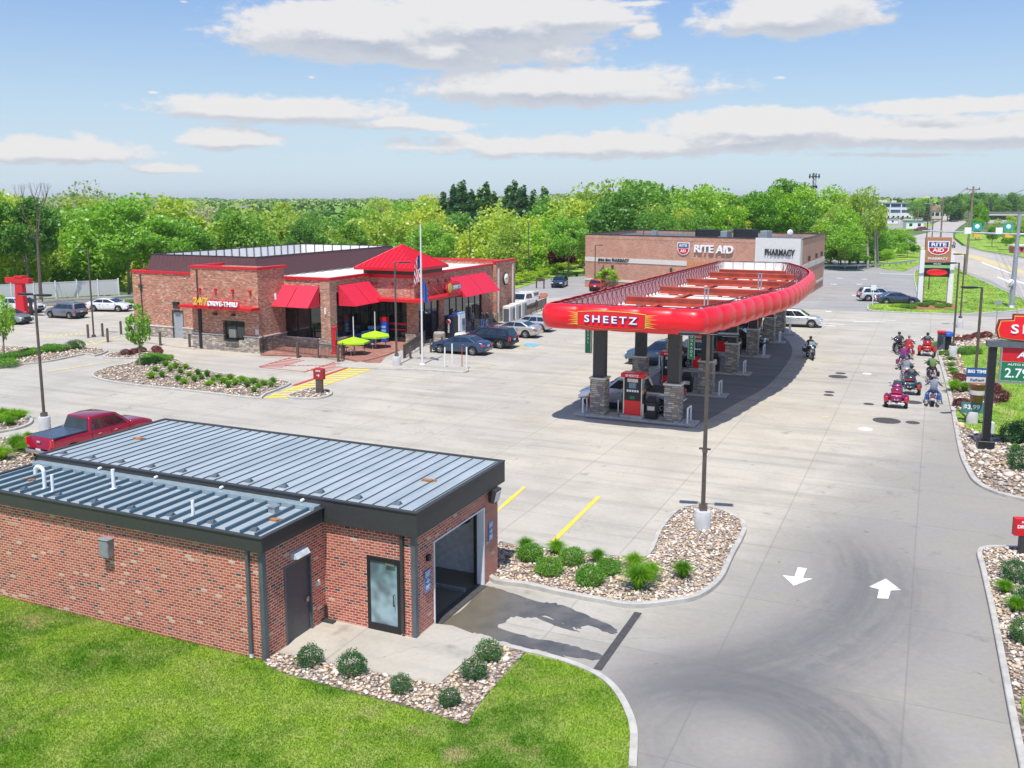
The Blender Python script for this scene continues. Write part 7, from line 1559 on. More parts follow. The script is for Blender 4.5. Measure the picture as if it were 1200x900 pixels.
text_obj('lettering', 'RITE', .58, (.05, -.37, 6.74), (1, 0, 0), M['letter_white'], e2, .01, .015, world=False, width=1.6); text_obj('lettering', 'AID', .56, (.05, -.37, 6.1), (1, 0, 0), M['letter_white'], e2, .01, .015, world=False, width=1.2)
text_obj('lettering', 'PHARMACY', .42, (.05, -.32, 5.15), (1, 0, 0), M['letter_white'], tb, .01, .006, world=False, width=2.1)
m_ = MB(); m_.bb(xl+.25, xr-.2, -.28, .28, 4.45, 4.70); m_.build('drive_thru_strip', M['black'], pp); text_obj('lettering', 'drive-thru', .2, (.05, -.29, 4.57), (1, 0, 0), M['letter_white'], pp, .004, .004, world=False)
m_ = MB(); m_.bb(xl+.25, xr-.2, -.28, .28, 4.1, 4.42); m_.build('green_strip', mat('strip_green', (.25, .50, .22), .5), pp)
m_ = MB(); m_.bb(xl+.25, xr-.2, -.3, .3, 3.1, 4.08); rb_ = m_.build('message_board', M['black'], pp); m_ = MB(); m_.ell((.05, -.30, 3.6), (1.15, .03, .36), 20, 8); m_.build('message', mat('led_red', (.8, .02, .02), .4, emit=(1, .02, .02), es=.4), rb_)
tr = thing('traffic_signal_mast', 'grey steel signal mast with a long arm over the highway', 'traffic signal', (*G(1185, 361), .12)); m_ = MB(); m_.tube((0, 0, 0), (0.1, 0, 10.2), .30, .18, 14); m_.lathe((0, 0, 0), [(.5, 0), (.45, .12), (.3, .2)], 14); m_.build('pole', M['galv'], tr)
m_ = MB(); m_.tube((0, 0, 8.0), (-9.8, 1.5, 8.35), .13, .07, 10); m_.tube((0, 0, 8.0), (5.5, -2.0, 8.2), .12, .07, 10); m_.build('mast_arm', M['galv'], tr)
for k, (x, y) in enumerate(((-4.6, .7), (-1.4, .22))):
    m_ = MB(); m_.bb(x-.9, x-.15, y-.08, y+.02, 8.05, 8.75); m_.build('lane_sign', M['letter_white'], tr); m_ = MB(); m_.bb(x-.05, x+.95, y-.10, y+.02, 8.4, 9.25); gs_ = m_.build('route_sign', mat('teal_sign%d' % k, (.02, .38, .30), .5), tr); m_ = MB(); m_.ell((x+.45, y-.11, 8.85), (.28, .02, .25), 12, 6); m_.build('shield', M['letter_white'], gs_)
    m_ = MB(); m_.bb(x+.1, x+1.0, y-.2, y+.1, 7.65, 8.02); m_.build('signal_head', M['gold'], tr)
m_ = MB(); m_.bb(-.55, -.3, -.3, -.1, 2.2, 2.9); m_.box((.3, 0, 5.9), (.3, .3, .35)); m_.build('control_box', M['galv'], tr)
o_ = thing('road_sign', 'round white restriction sign on a thin post beside the signal mast', 'road sign', (*G(1182, 361.5), .12)); m_ = MB(); m_.tube((0, 0, 0), (0, 0, 3.1), .04); m_.build('post', M['galv'], o_); m_ = MB(); m_.lathe((0, -.05, 2.75), [(.001, 0), (.38, 0), (.38, .03), (.001, .03)], 16, axis='Y'); sd2 = m_.build('disc', M['letter_white'], o_); m_ = MB(); m_.tube((-.2, -.06, 2.55), (.2, -.06, 2.95), .03); m_.build('bar', M['red_flat'], sd2)
o_ = thing('road_sign', 'thin grey sign post standing at the kerb left of the price sign', 'road sign', (*G(1166, 397), .1)); m_ = MB(); m_.tube((0, 0, 0), (0, 0, 3.2), .035); m_.build('post', M['galv'], o_); m_ = MB(); m_.bb(-.3, .35, -.04, -.01, 2.9, 3.2); m_.build('blade', M['galv'], o_)
for k, (px, h_, lab) in enumerate((((1022.5, 357), 2.2, 'small white sign behind the silver SUV'), ((1054, 268), 3.5, 'thin white sign post below the office lawn'))):
    o_ = thing('road_sign', lab, 'road sign', (*G(*px), .05)); m_ = MB(); m_.tube((0, 0, 0), (0, 0, h_), .05); m_.build('post', M['white'], o_); m_ = MB(); m_.bb(-.3, .3, -.06, -.02, h_-.6, h_); m_.build('plate', M['white'], o_)
# utility poles and wires
UP = []
def upole(px, h, label, lean=0.0, light=False, r=.17):
    p = G(*px); o_ = thing('utility_pole', label, 'utility pole', (*p, 0), 0, 'wooden poles along the highway'); m_ = MB(); m_.tube((0, 0, -.5), (lean, 0, h), r*1.2, r*.8, 10); m_.build('pole', M['wood_pole'], o_)
    m_ = MB(); m_.box((lean, 0, h-.5), (2.6, .14, .14), .3); [m_.tube((lean+x, x*.3, h-.43), (lean+x, x*.3, h-.15), .06) for x in (-1.1, 0, 1.1)]; m_.build('crossarm', M['wood_pole'], o_)
    if light: m_ = MB(); m_.tube((lean, 0, h-2.3), (lean-3.2, 0, h-1.4), .06); m_.box((lean-3.7, 0, h-1.4), (1.0, .3, .16)); m_.build('street_light', M['galv'], o_)
    UP.append(Vector((p[0]+lean, p[1], h-.2))); return o_
upole((1131, 323), 14.0, 'wooden utility pole between the pharmacy pylon and the signal mast', lean=.3); upole((1101, 298), 12.6, 'wooden utility pole with a street light behind the pharmacy pylon', light=True); upole((1075, 266), 9, 'thin wooden pole before the far red shrubs', r=.2)
upole((1091, 262), 12, 'far wooden pole left of the highway bend', r=.25); upole((1110, 259), 12, 'far wooden pole at the highway bend', r=.25); upole((1157, 262), 11.5, 'far wooden pole right of the lime tree', r=.22)
def wire(p, q, sag, name='overhead_wire', n=10):
    p, q = Vector(p), Vector(q); mb = MB(); pts = [p.lerp(q, i/n)-Vector((0, 0, sag*4*(i/n)*(1-i/n))) for i in range(n+1)]; mb.path([tuple(x) for x in pts], .035, 4); return mb
upole((1262, 440), 14.2, 'wooden utility pole outside the right edge that carries the near end of the wires')
for k, (zz, off) in enumerate(((13.8, -1), (13.7, 0), (13.8, 1), (12.2, .2))):
    mb = wire((UP[5].x+off, UP[5].y, 11.3-.3*k), (UP[6].x+off, UP[6].y, 14.0-.75*k), .5); o_ = mb.build('overhead_wire', M['black']); tag(o_, ['overhead wire on the outer left of the span at top right', 'overhead wire in the middle of the span at top right', 'overhead wire on the outer right of the span at top right', 'lowest overhead wire of the span at top right'][k], 'wire', 'overhead wires')
    mb = wire((UP[0].x+off, UP[0].y, zz), (UP[1].x+off, UP[1].y, zz-1.3), .9); o_ = mb.build('overhead_wire', M['black']); tag(o_, 'overhead wire between the two wooden poles behind the pharmacy pylon', 'wire', 'overhead wires between the poles')
# radio mast
o_ = thing('radio_mast', 'dark lattice radio mast rising over the trees right of the pharmacy', 'mast', (118, 372, -4)); m_ = MB()
for a in range(3): m_.tube((1.0*math.cos(a*2.09), 1.0*math.sin(a*2.09), 0), (.6*math.cos(a*2.09), .6*math.sin(a*2.09), 26.5), .10, n=5)
for i in range(16):
    for a in range(3): m_.tube((.9*math.cos(a*2.09), .9*math.sin(a*2.09), i*1.65), (.9*math.cos(a*2.09+2.09), .9*math.sin(a*2.09+2.09), i*1.65+1.65), .06, n=4)
m_.build('lattice', M['dark_metal'], o_); m_ = MB(); m_.box((0, 0, 25), (4.0, 1.6, .3)); [m_.box((x, 0, 25.2), (.4, .4, 1.8)) for x in (-1.8, -.6, .6, 1.8)]; m_.box((0, 0, 21), (2.2, 1.6, 1.2)); m_.build('antennas', M['dark_metal'], o_)

# ------------------------------------------------------------------ white fence and guard rails
f0, f1 = Vector(G(-30, 352.5)), Vector(G(160, 343)); d = f1-f0; L_ = d.length; f0 = f0-d*.05; L_ = (f1-f0).length
vf = thing('vinyl_fence', 'white vinyl privacy fence behind the cars left of the store', 'fence', (*f0, 0), math.atan2(d.y, d.x)); n = int(L_/2.44)
for i in range(n+1): m_ = MB(); m_.bb(i*2.44-.07, i*2.44+.07, -.07, .07, -.3, 1.92); m_.frustum((i*2.44, 0, 1.92), (.18, .18), (.02, .02), .08); m_.build('post', M['white'], vf)
for i in range(n): m_ = MB(); m_.bb(i*2.44+.07, i*2.44+2.37, -.02, .02, -.1, 1.74); m_.bb(i*2.44+.07, i*2.44+2.37, -.035, .035, 1.70, 1.82); m_.build('panel', M['vinyl'], vf)
def guardrail(pts, label):
    root = thing('guard_rail', label, 'guard rail', (*pts[0], 0), 0, 'steel guard rails at the lot edges'); mb = MB(); pb = MB()
    for a, b in zip(pts[:-1], pts[1:]):
        a, b = Vector(a), Vector(b); d = b-a; rz = math.atan2(d.y, d.x); c = (a+b)/2
        for dz in (-.08, .08): mb.box((c.x, c.y, .62+dz), (d.length+.02, .09, .11), rz)
        mb.box((c.x, c.y, .62), (d.length, .04, .1), rz)
        k = max(1, int(d.length/2)); [pb.box((*(a+d*(i/k)), .3), (.15, .15, .75), rz) for i in range(k)]
    mb.build('rail', M['galv'], root, world=True); pb.build('post', M['galv'], root, world=True)
guardrail([G(44, 362), G(90, 358), G(130, 356), G(160, 353)], 'steel guard rail before the white fence'); guardrail(catmull([G(608, 333.5), G(622, 328), G(645, 322.5), G(668, 318.5), G(688, 314)], 3, False), 'steel guard rail along the yellow-green hedge')
guardrail([G(966, 315), G(990, 315.5), G(1020, 314.5), G(1050, 312), G(1073, 309)], 'steel guard rail behind the pharmacy yard under the trees')
o_ = thing('sign_frame', 'low brown sign frame beside the navy car', 'sign frame', (*G(633, 338), 0), ALPHA); m_ = MB(); [m_.box((x, 0, .6), (.14, .14, 1.2)) for x in (-.55, .55)]; m_.box((0, 0, 1.15), (1.3, .12, .3)); m_.build('frame', M['mansard'], o_)

# ------------------------------------------------------------------ far buildings
of = thing('office_building', 'white three-storey office block with blue window bands beyond the highway', 'office building', (*G(1016, 257.5), .2), -.10)
W_, D_, Hh = 27.0, 16.0, 10.0
wm = M['white']; m_ = MB(); m_.bb(0, W_, 0, D_, 0, Hh); m_.build('wall', wm, of)
m_ = MB(); m_.bb(-1.0, W_+1.2, -1.0, D_+1, Hh, Hh+.45); m_.build('roof', M['galv'], of)
for fz, hz_ in ((4.2, 1.8), (7.6, 1.9)):
    for i in range(4): m_ = MB(); m_.bb(.6+i*6.6, .6+i*6.6+5.8, -.12, -.02, fz, fz+hz_); m_.build('window', M['glass_office'], of)
for i in range(9): m_ = MB(); m_.bb(1.2+i*2.8, 2.4+i*2.8, -.1, -.02, .8, 2.2); m_.build('window', M['glass'], of)
for i in range(5): m_ = MB(); m_.bb(i*6.6-.05, i*6.6+.5, -.6, -.13, 0, Hh); m_.build('pilaster', wm, of)
m_ = MB(); m_.bb(6, 12, 3, 8, Hh+.45, Hh+2); m_.bb(15, 18, 3, 8, Hh+.45, Hh+1.6); m_.build('roof_unit', M['cream'], of)
def house(px, w, d, h, rz, m__, roofm, label, z=0, roof='gable', wins=3):
    p = G(*px); o_ = thing('house', label, 'building', (*p, z), rz, 'distant buildings'); m_ = MB(); m_.bb(-w/2, w/2, 0, d, 0, h); m_.build('wall', m__, o_)
    m_ = MB()
    if roof == 'gable':
        e = .5; rh_ = d*.28; m_.add([(-w/2-e, -e, h-.1), (w/2+e, -e, h-.1), (w/2+e, d/2, h+rh_), (-w/2-e, d/2, h+rh_), (w/2+e, d+e, h-.1), (-w/2-e, d+e, h-.1)], [(0, 1, 2, 3), (3, 2, 4, 5), (0, 3, 5), (1, 4, 2), (0, 5, 4, 1)])
    else: m_.bb(-w/2-.3, w/2+.3, -.3, d+.3, h, h+.35)
    m_.build('roof', roofm, o_)
    for i in range(wins): x = -w/2+w*(i+.5)/wins; m_ = MB(); m_.bb(x-w*.09, x+w*.09, -.06, -.01, h*.35, h*.75); m_.build('window', M['glass'], o_)
    return o_
rfb = mat('grey_shingle', (.20, .19, .19), .9); rfr = mat('brown_shingle', (.24, .13, .09), .9)
house((1101, 256.5), 14, 10, 5.5, .1, M['cream'], rfr, 'grey-beige house at the far end of the highway', wins=4); house((1118, 252), 16, 10, 6, 0, M['white'], rfb, 'pale far house behind the beige one', 0, wins=3)
house((1186, 262), 34, 14, 5.5, -.15, M['cream'], rfb, 'long low flat-roofed building behind the lime tree', 0, 'flat', 6); house((1240, 262), 24, 14, 6, -.2, M['white'], rfb, 'white flat-roofed building at the right edge beyond the highway', 0, 'flat', 5)
house((1046, 262.3), 5.5, 4, 2.2, 0, M['white'], M['galv'], 'white low shelter on the lawn below the office', wins=1, roof='flat')
house((1072, 268), 7, 5, 3.0, -.1, M['white'], M['green_sign'], 'white kiosk with a green roof at the junction', roof='flat', wins=2)
house((1197, 297), 3.5, 2, 1.6, 0, mat('pink_board', (.75, .12, .22), .5), M['offwhite'], 'low pink board at the right edge across the highway', roof='flat', wins=1)
for k, (x, y, w, lab) in enumerate(((-235, 520, 14, 'dark grey roof among the trees at far left'), (-225, 760, 26, 'white barn on the far ridge left of centre'), (-130, 1150, 30, 'pale farm building on the far ridge'), (160, 640, 16, 'grey roof above the trees behind the office'))):
    zt = float(terrain(x, y)); o_ = thing('house', lab, 'building', (x, y, zt+(5 if k else 9)), .2*k, 'distant buildings'); m_ = MB(); m_.bb(-w/2, w/2, 0, 9, -6, 5); m_.build('wall', M['white'] if k else M['cream'], o_); m_ = MB(); m_.add([(-w/2-.5, -.5, 5), (w/2+.5, -.5, 5), (w/2+.5, 4.5, 8), (-w/2-.5, 4.5, 8), (w/2+.5, 9.5, 5), (-w/2-.5, 9.5, 5)], [(0, 1, 2, 3), (3, 2, 4, 5), (0, 3, 5), (1, 4, 2)]); m_.build('roof', rfb, o_)

# ------------------------------------------------------------------ vegetation
def crown_mesh(kind, n, leaf, seed):
    rg = np.random.default_rng(seed)
    if kind == 'conifer':
        z = rg.uniform(0, 1, n*2)**1.35*.92+.08; k = rg.uniform(0, 1, len(z)) < (1.05-z); z = z[k][:n]; tier = .75+.25*np.sin(z*60); r = .20*(1.04-z)**.85*tier*rg.uniform(.35, 1, len(z))**.5; a = rg.uniform(0, 6.283, len(z)); c = np.stack([r*np.cos(a), r*np.sin(a), z-r*.25], 1)
    else:
        K = {'broad': 30, 'round': 34, 'airy': 22, 'bush': 16, 'wide': 36}[kind]; cc = []
        rx, rz, zc = {'broad': (.30, .33, .64), 'round': (.37, .36, .60), 'airy': (.27, .38, .58), 'bush': (.42, .34, .48), 'wide': (.46, .30, .62)}[kind]
        for _ in range(K):
            v = rg.normal(size=3); v /= np.linalg.norm(v); v *= rg.uniform(.35, 1.0)**.5; cc.append((v[0]*rx, v[1]*rx, zc+v[2]*rz*(1 if v[2] > 0 else .8)))
        cc = np.array(cc); cr = rg.uniform(.085, .16, K)*(1.0 if kind != 'airy' else .85)*(1.25 if kind == 'bush' else 1); i = rg.integers(0, K, n); v = rg.normal(size=(n, 3)); v /= np.linalg.norm(v, axis=1)[:, None]; v[:, 2] = v[:, 2]*.75+.12
        c = cc[i]+v*cr[i][:, None]*rg.uniform(.35, 1.08, n)[:, None]**.6
        if kind == 'bush': c[:, 2] = np.maximum(c[:, 2], .03)
    n = len(c); nr = rg.normal(size=(n, 3))+np.array([0, 0, .9]); nr /= np.linalg.norm(nr, axis=1)[:, None]; t = np.cross(nr, rg.normal(size=(n, 3))); t /= np.linalg.norm(t, axis=1)[:, None]; b = np.cross(nr, t); s = leaf*rg.uniform(.6, 1.35, n)[:, None]
    V = np.stack([c-t*s*.5-b*s*.3, c+t*s*.1-b*s*.5, c+t*s*.55+b*s*.1, c-t*s*.1+b*s*.5], 1).reshape(-1, 3); return V, np.arange(4*n).reshape(-1, 4)
def proto_mesh(name, kind, n, leaf, m_, seed):
    V, F = crown_mesh(kind, n, leaf, seed); o_ = mesh_arrays(name, V, F, M[m_]); me = o_.data; COL.objects.unlink(o_); bpy.data.objects.remove(o_); return me
def trunk_mesh(kind, seed):
    rg = random.Random(seed); mb = MB(); r0 = .016
    if kind == 'conifer': mb.tube((0, 0, -.05), (0, 0, .9), .014, .004, 6)
    else:
        mb.tube((0, 0, -.05), (.01, 0, .34), r0, r0*.7, 7)
        for i in range(7):
            a = i*.9+rg.random(); z = .26+.05*i; l = .26; e = (.01+math.cos(a)*l*.75, math.sin(a)*l*.75, z+l*1.1); m1 = (.01+math.cos(a)*l*.3, math.sin(a)*l*.3, z+l*.6); mb.tube((.01, 0, z), m1, r0*.45, r0*.32, 5); mb.tube(m1, e, r0*.32, r0*.12, 5)
        mb.tube((.01, 0, .34), (0, .01, .8), r0*.65, r0*.15, 6)
    o_ = mb.build('trunk', M['bark']); me = o_.data; COL.objects.unlink(o_); bpy.data.objects.remove(o_); return me
TR = {k: trunk_mesh(k, 3) for k in ('broad', 'conifer')}
PROT = {}
for key, kind, n, leaf, mm in (('yellow', 'broad', 6200, .027, 'leaf_yellow'), ('yellow', 'airy', 4200, .026, 'leaf_yellow'), ('mid', 'broad', 6400, .027, 'leaf_mid'), ('mid', 'round', 7000, .027, 'leaf_mid'), ('dark', 'round', 7000, .027, 'leaf_dark'), ('dark', 'broad', 6200, .027, 'leaf_dark'), ('pale', 'round', 5600, .025, 'leaf_pale'), ('conifer', 'conifer', 3200, .030, 'leaf_conifer'), ('lime', 'broad', 7000, .027, 'leaf_bright'), ('purple', 'bush', 2400, .05, 'leaf_purple'), ('bushy', 'bush', 2600, .05, 'leaf_mid'), ('limehedge', 'bush', 2400, .05, 'leaf_lime'), ('yellow', 'wide', 6600, .026, 'leaf_yellow'), ('airy', 'airy', 2600, .023, 'leaf_yellow')):
    PROT.setdefault(key, []).append(proto_mesh('crown', kind, n, leaf, mm, len(PROT)*7+n))
def tree(key, x, y, h, wf=1.0, label='', group=None, cat='tree', z=None, trunk=True, name=None):
    z = float(terrain(x, y)) if z is None else z; nm = name or {'conifer': 'pine_tree'}.get(key, 'tree')
    o_ = thing(nm, label, cat, (x, y, z), random.uniform(0, 6.28), group); me = random.choice(PROT[key]); c = bpy.data.objects.new('crown', me); COL.objects.link(c); c.parent = o_; c.scale = (h*wf, h*wf, h)
    if trunk: t = bpy.data.objects.new('trunk', TR['conifer' if key == 'conifer' else 'broad']); COL.objects.link(t); t.parent = o_; t.scale = (h, h, h)
    return o_
LAB = {'yellow': 'spring-yellow leafy tree in the woods', 'mid': 'mid-green leafy tree in the woods', 'dark': 'deep green leafy tree in the woods', 'pale': 'pale blossoming tree in the woods', 'conifer': 'dark pine in the stand on the ridge', 'airy': 'thin-crowned pale tree in the woods'}
def ztop(px_top, y): return H-(y/math.cos(0))*(px_top-235)/1100.0
NT_ = 0
def profile(px, dist):
    """height of the tree line, as rows of the survey, by bearing and distance"""
    if px < 160: near = 226+10*math.sin(px/17.0)
    elif px < 330: near = 262+8*math.sin(px/19.0)
    elif px < 490: near = 272
    elif px < 620: near = 272; 
    elif px < 690: near = 262
    elif px < 960: near = 238
    else: near = 236
    far = 239 if px < 480 else (228 if px < 640 else 232)
    t = min(1, max(0, (dist-120)/330)); return near+(far-near)*t**.45
rows_ = [(4, 8.0), (17, 8.5), (33, 9.0), (52, 10), (78, 11.5), (112, 13), (158, 16), (220, 20), (300, 24)]
for off, sp in rows_:
    x = -130.0
    while x < 95:
        xx = x+random.uniform(-.3, .3)*sp; y = float(np.interp(xx, EX[1:8], EY[1:8]))+off+random.uniform(-.3, .3)*sp
        if xx < -80: y = 108+off+random.uniform(-2, 2)
        x += sp*random.uniform(.85, 1.2)
        px = 600+1100*xx/y
        if px < -60 or px > 1010 or (px > 985 and y < 200): continue
        if 560 < px < 640 and off < 6: continue
        zr_ = float(terrain(xx, y)); top = H-y*(profile(px, y)-235)/1100.0+random.gauss(0, 1.9); hh2 = max(6, min(24, top-zr_))
        r_ = random.random(); key = 'yellow' if r_ < .38 else ('mid' if r_ < .68 else ('dark' if r_ < .84 else ('airy' if r_ < .91 else 'pale')))
        if px > 720 and off < 80 and r_ < .2: key = 'dark'
        tree(key, xx, y, hh2, random.uniform(.85, 1.15), LAB[key], 'trees in the woods behind the lot'); NT_ += 1
# the pine stand
for i in range(30):
    px = random.uniform(496, 640); y = random.uniform(215, 300); x = (px-600)*y/1100; top = H+y*(random.uniform(5, 24) if px > 530 else random.uniform(2, 14))/1100; z = float(terrain(x, y)); tree('conifer', x, y, top-z, 1.3, LAB['conifer'], 'pines on the ridge'); NT_ += 1
# taller trees standing over the pharmacy
for px, pt, y, key in ((700, 207, 185, 'yellow'), (722, 230, 175, 'mid'), (750, 209, 190, 'dark'), (768, 214, 205, 'dark'), (792, 222, 215, 'conifer'), (815, 216, 190, 'mid'), (835, 219, 195, 'mid'), (862, 227, 200, 'dark'), (885, 224, 185, 'lime'), (908, 221, 190, 'lime'), (932, 232, 200, 'mid'), (655, 226, 200, 'mid'), (676, 232, 180, 'yellow'), (740, 245, 170, 'yellow'), (852, 240, 178, 'lime'), (800, 243, 176, 'yellow')):
    x = (px-600)*y/1100; z = float(terrain(x, y)); top = H+y*(235-pt)/1100; tree(key, x, y, top-z, .9, {'lime': 'bright lime tree', 'yellow': 'yellow-green tree', 'mid': 'mid-green tree', 'dark': 'deep green tree', 'conifer': 'dark pine'}[key]+' standing above the pharmacy roof', 'trees above the pharmacy roof'); NT_ += 1
# right of the pharmacy, beside the side yard
for px, pt, base, key, w in ((970, 276, 313, 'bushy', 1.3), (982, 280, 315, 'bushy', 1.3), (994, 284, 314, 'bushy', 1.3), (1004, 286, 314, 'bushy', 1.3), (1012, 288, 312, 'bushy', 1.3), (1020, 290, 311, 'bushy', 1.3), (973, 246, 312, 'yellow', .9), (985, 238, 314, 'mid', .8), (996, 230, 311, 'yellow', .8), (1006, 216, 313, 'yellow', .65), (1014, 248, 310, 'lime', .8), (1022, 256, 306, 'mid', .8), (965, 256, 308, 'mid', 1), (990, 262, 317, 'mid', 1.2)):
    x, y = G(px, base); top = H+y*(235-pt)/1100; tree(key, x, y, top+.3, w, 'tall tree in the clump between the pharmacy and the highway', 'clump of trees right of the pharmacy', z=-.3); NT_ += 1
for px, base, h in ((1017, 314, 11.5), (1026, 313, 10.0), (1029, 312.5, 8.5)):
    x, y = G(px, base); o_ = thing('bare_tree', 'pale bare trunk at the edge of the clump right of the pharmacy', 'tree', (x, y, -.1), 0, 'bare trunks right of the pharmacy'); m_ = MB(); m_.tube((0, 0, 0), (-.5, 0, h*.6), .24, .17, 7); m_.tube((-.5, 0, h*.6), (-.9, 0, h), .17, .05, 6); m_.tube((-.5, 0, h*.55), (.5, .3, h*.9), .09, .03, 5); m_.build('trunk', mat('pale_bark', (.42, .38, .32), .9, 0, .2, 4), o_)
for px, base, h in ((1037, 303, 5.5), (1046, 300, 6.5), (1056, 297, 5.5), (1028, 305, 5), (1063, 302, 4.0), (1040, 309, 3.2)):
    x, y = G(px, base); tree('bushy' if px % 2 else 'mid', x, y, h, 1.3, 'leafy bush on the bank left of the highway', 'bushes on the bank left of the highway', z=-.3); NT_ += 1
# across the highway
for px, pt, y, key, w, lab in ((1144, 236, 285, 'lime', .62, 'tall bright green tree across the highway'), (1140, 252, 280, 'lime', .9, 'lower half-hidden bright green tree across the highway'), (1172, 248, 262, 'yellow', 1.2, 'spreading yellow-green tree at the right across the highway'), (1190, 250, 245, 'yellow', 1.1, 'yellow-green tree cut by the right edge'), (1160, 262, 240, 'dark', 1.0, 'low dark tree below the spreading yellow-green one'), (1180, 266, 225, 'mid', 1.2, 'low round tree behind the signal arm')):
    x = (px-600)*y/1100; tree(key, x, y, H-.3+y*(235-pt)/1100, w, lab, z=-.3); NT_ += 1
for i in range(34):
    px = random.uniform(1066, 1215); y = random.uniform(520, 700); x = (px-600)*y/1100; key = random.choice(['dark', 'mid', 'dark', 'conifer']); tree(key, x, y, max(6, H+y*(random.uniform(0, 11) if px > 1110 else random.uniform(-4, 8))/1100), 1.1, 'dark green tree on the rise at the end of the highway', 'trees at the end of the highway', z=-.3); NT_ += 1
for px in range(1026, 1070, 5):
    x, y = G(px, 258.6); tree('bushy' if px % 3 else 'purple', x, y, 2.2, 1.2, 'round shrub at the foot of the office building', 'shrubs at the office building', cat='shrub', name='shrub', z=.2, trunk=False)
for px in (1076, 1083): x, y = G(px, 257); tree('purple', x, y, 6.5, 1, 'dark red tree right of the office building', 'dark red trees by the office', z=0.1)
print('trees', NT_)
# dead tree at the left, purple tree and hedge
x, y = -56.5, 112; o_ = thing('dead_tree', 'bare dead tree rising over the woods at the far left', 'tree', (x, y, -.3)); m_ = MB(); rg = random.Random(5)
def limb(p, d, l, r, dep):
    q = p+d*l; m_.tube(p, q, r, r*.6, 5)
    if dep: [limb(q, (d+Vector((rg.uniform(-.45, .45), rg.uniform(-.45, .45), rg.uniform(.1, .4)))).normalized(), l*(.5 if dep > 2 else .62), r*.5, dep-1) for _ in range(3 if dep > 1 else 2)]
limb(Vector((0, 0, 0)), Vector((.02, 0, 1)), 7.2, .18, 4); m_.build('trunk', mat('dead_wood', (.16, .12, .10), .9), o_)
x, y = G(661, 314); tree('purple', x, y-2, 6.4, 1.25, 'dark purple-leaved tree behind the yellow-green hedge', z=-.3)
for i in range(11):
    t = i/10; px, py = 600+84*t, 334-22*t; x, y = G(px, py); tree('limehedge', x, y+.5, 2.0, 1.7, 'yellow-green shrub in the hedge behind the guard rail', 'yellow-green hedge shrubs', cat='shrub', name='shrub', z=-.1, trunk=False)
# far woods that read as one mass
def far_wood():
    n = 5200; xs_ = RNG.uniform(-1.1, 1.05, n); ys = 420+(RNG.uniform(0, 1, n)**1.4)*2300; X = xs_*ys*.62; Yv = ys; k = ~((X > 70) & (Yv < 760)); X, Yv = X[k], Yv[k]; Zb = terrain(X, Yv); n = len(X)
    hgt = RNG.uniform(9, 15, n); m = 26; cc = RNG.normal(size=(n, m, 3)); cc /= np.linalg.norm(cc, axis=2)[:, :, None]; cc[:, :, 2] = np.abs(cc[:, :, 2])*.9
    rad = hgt*.55; C_ = np.stack([X, Yv, Zb+hgt*.45], 1)[:, None, :]+cc*rad[:, None, None]*np.array([1, 1, .95]); C_ = C_.reshape(-1, 3); s = np.repeat(rad*.34, m)[:, None]*RNG.uniform(.7, 1.3, (n*m, 1))
    nr = cc.reshape(-1, 3)+RNG.normal(0, .5, (n*m, 3)); nr /= np.linalg.norm(nr, axis=1)[:, None]; t = np.cross(nr, RNG.normal(size=(n*m, 3))); t /= np.linalg.norm(t, axis=1)[:, None]; b = np.cross(nr, t)
    V = np.stack([C_-t*s-b*s*.4, C_+t*s*.2-b*s, C_+t*s+b*s*.3, C_-t*s*.2+b*s], 1).reshape(-1, 3); return V, np.arange(len(V)).reshape(-1, 4)
V, F = far_wood()
fm, t, out = new_mat('far_canopy'); P_ = t.n('ShaderNodeNewGeometry').outputs['Position']; ri = t.n('ShaderNodeNewGeometry').outputs['Random Per Island']; c = t.ramp(t.noise(P_, .022, 3.0, .6), [(.30, (.09, .20, .05)), (.45, (.18, .34, .06)), (.6, (.34, .46, .10)), (.75, (.13, .25, .07))]); c = t.mix(1.0, c, t.ramp(ri, [(0, (.75, .75, .75)), (1, (1.25, 1.2, 1.15))]), 'MULTIPLY'); t.put(out.inputs[0], t.n('ShaderNodeBsdfDiffuse', {'Color': c}).outputs[0])
o_ = mesh_arrays('woodland', V, F, fm); tag(o_, 'unbroken green woodland stretching to the far ridge', 'woodland', kind='stuff')

# shrubs in the beds
def shrub_mesh(name, n, leaf, m_, seed, flat=.8):
    rg = np.random.default_rng(seed); v = rg.normal(size=(n, 3)); v /= np.linalg.norm(v, axis=1)[:, None]; r = rg.uniform(.45, 1.0, n)**.5; K = 14; cc = rg.normal(size=(K, 3)); cc /= np.linalg.norm(cc, axis=1)[:, None]
    lump = 1+.30*np.max(v@cc.T, axis=1)**8-.16+rg.normal(0, .07, n); c = v*(r*lump)[:, None]*.5; c[:, 2] = c[:, 2]*flat+.42*flat; c = c[c[:, 2] > .02]; n = len(c)
    nr = v[:n]*.4+rg.normal(size=(n, 3))*.7; nr[:, 2] += .4; nr /= np.linalg.norm(nr, axis=1)[:, None]; t = np.cross(nr, rg.normal(size=(n, 3))); t /= np.linalg.norm(t, axis=1)[:, None]; b = np.cross(nr, t); s = leaf*rg.uniform(.6, 1.4, n)[:, None]
    V = np.stack([c-t*s*.6, c-b*s*.3, c+t*s*.6, c+b*s*.3], 1).reshape(-1, 3); o_ = mesh_arrays(name, V, np.arange(4*n).reshape(-1, 4), M[m_]); me = o_.data; COL.objects.unlink(o_); bpy.data.objects.remove(o_); return me
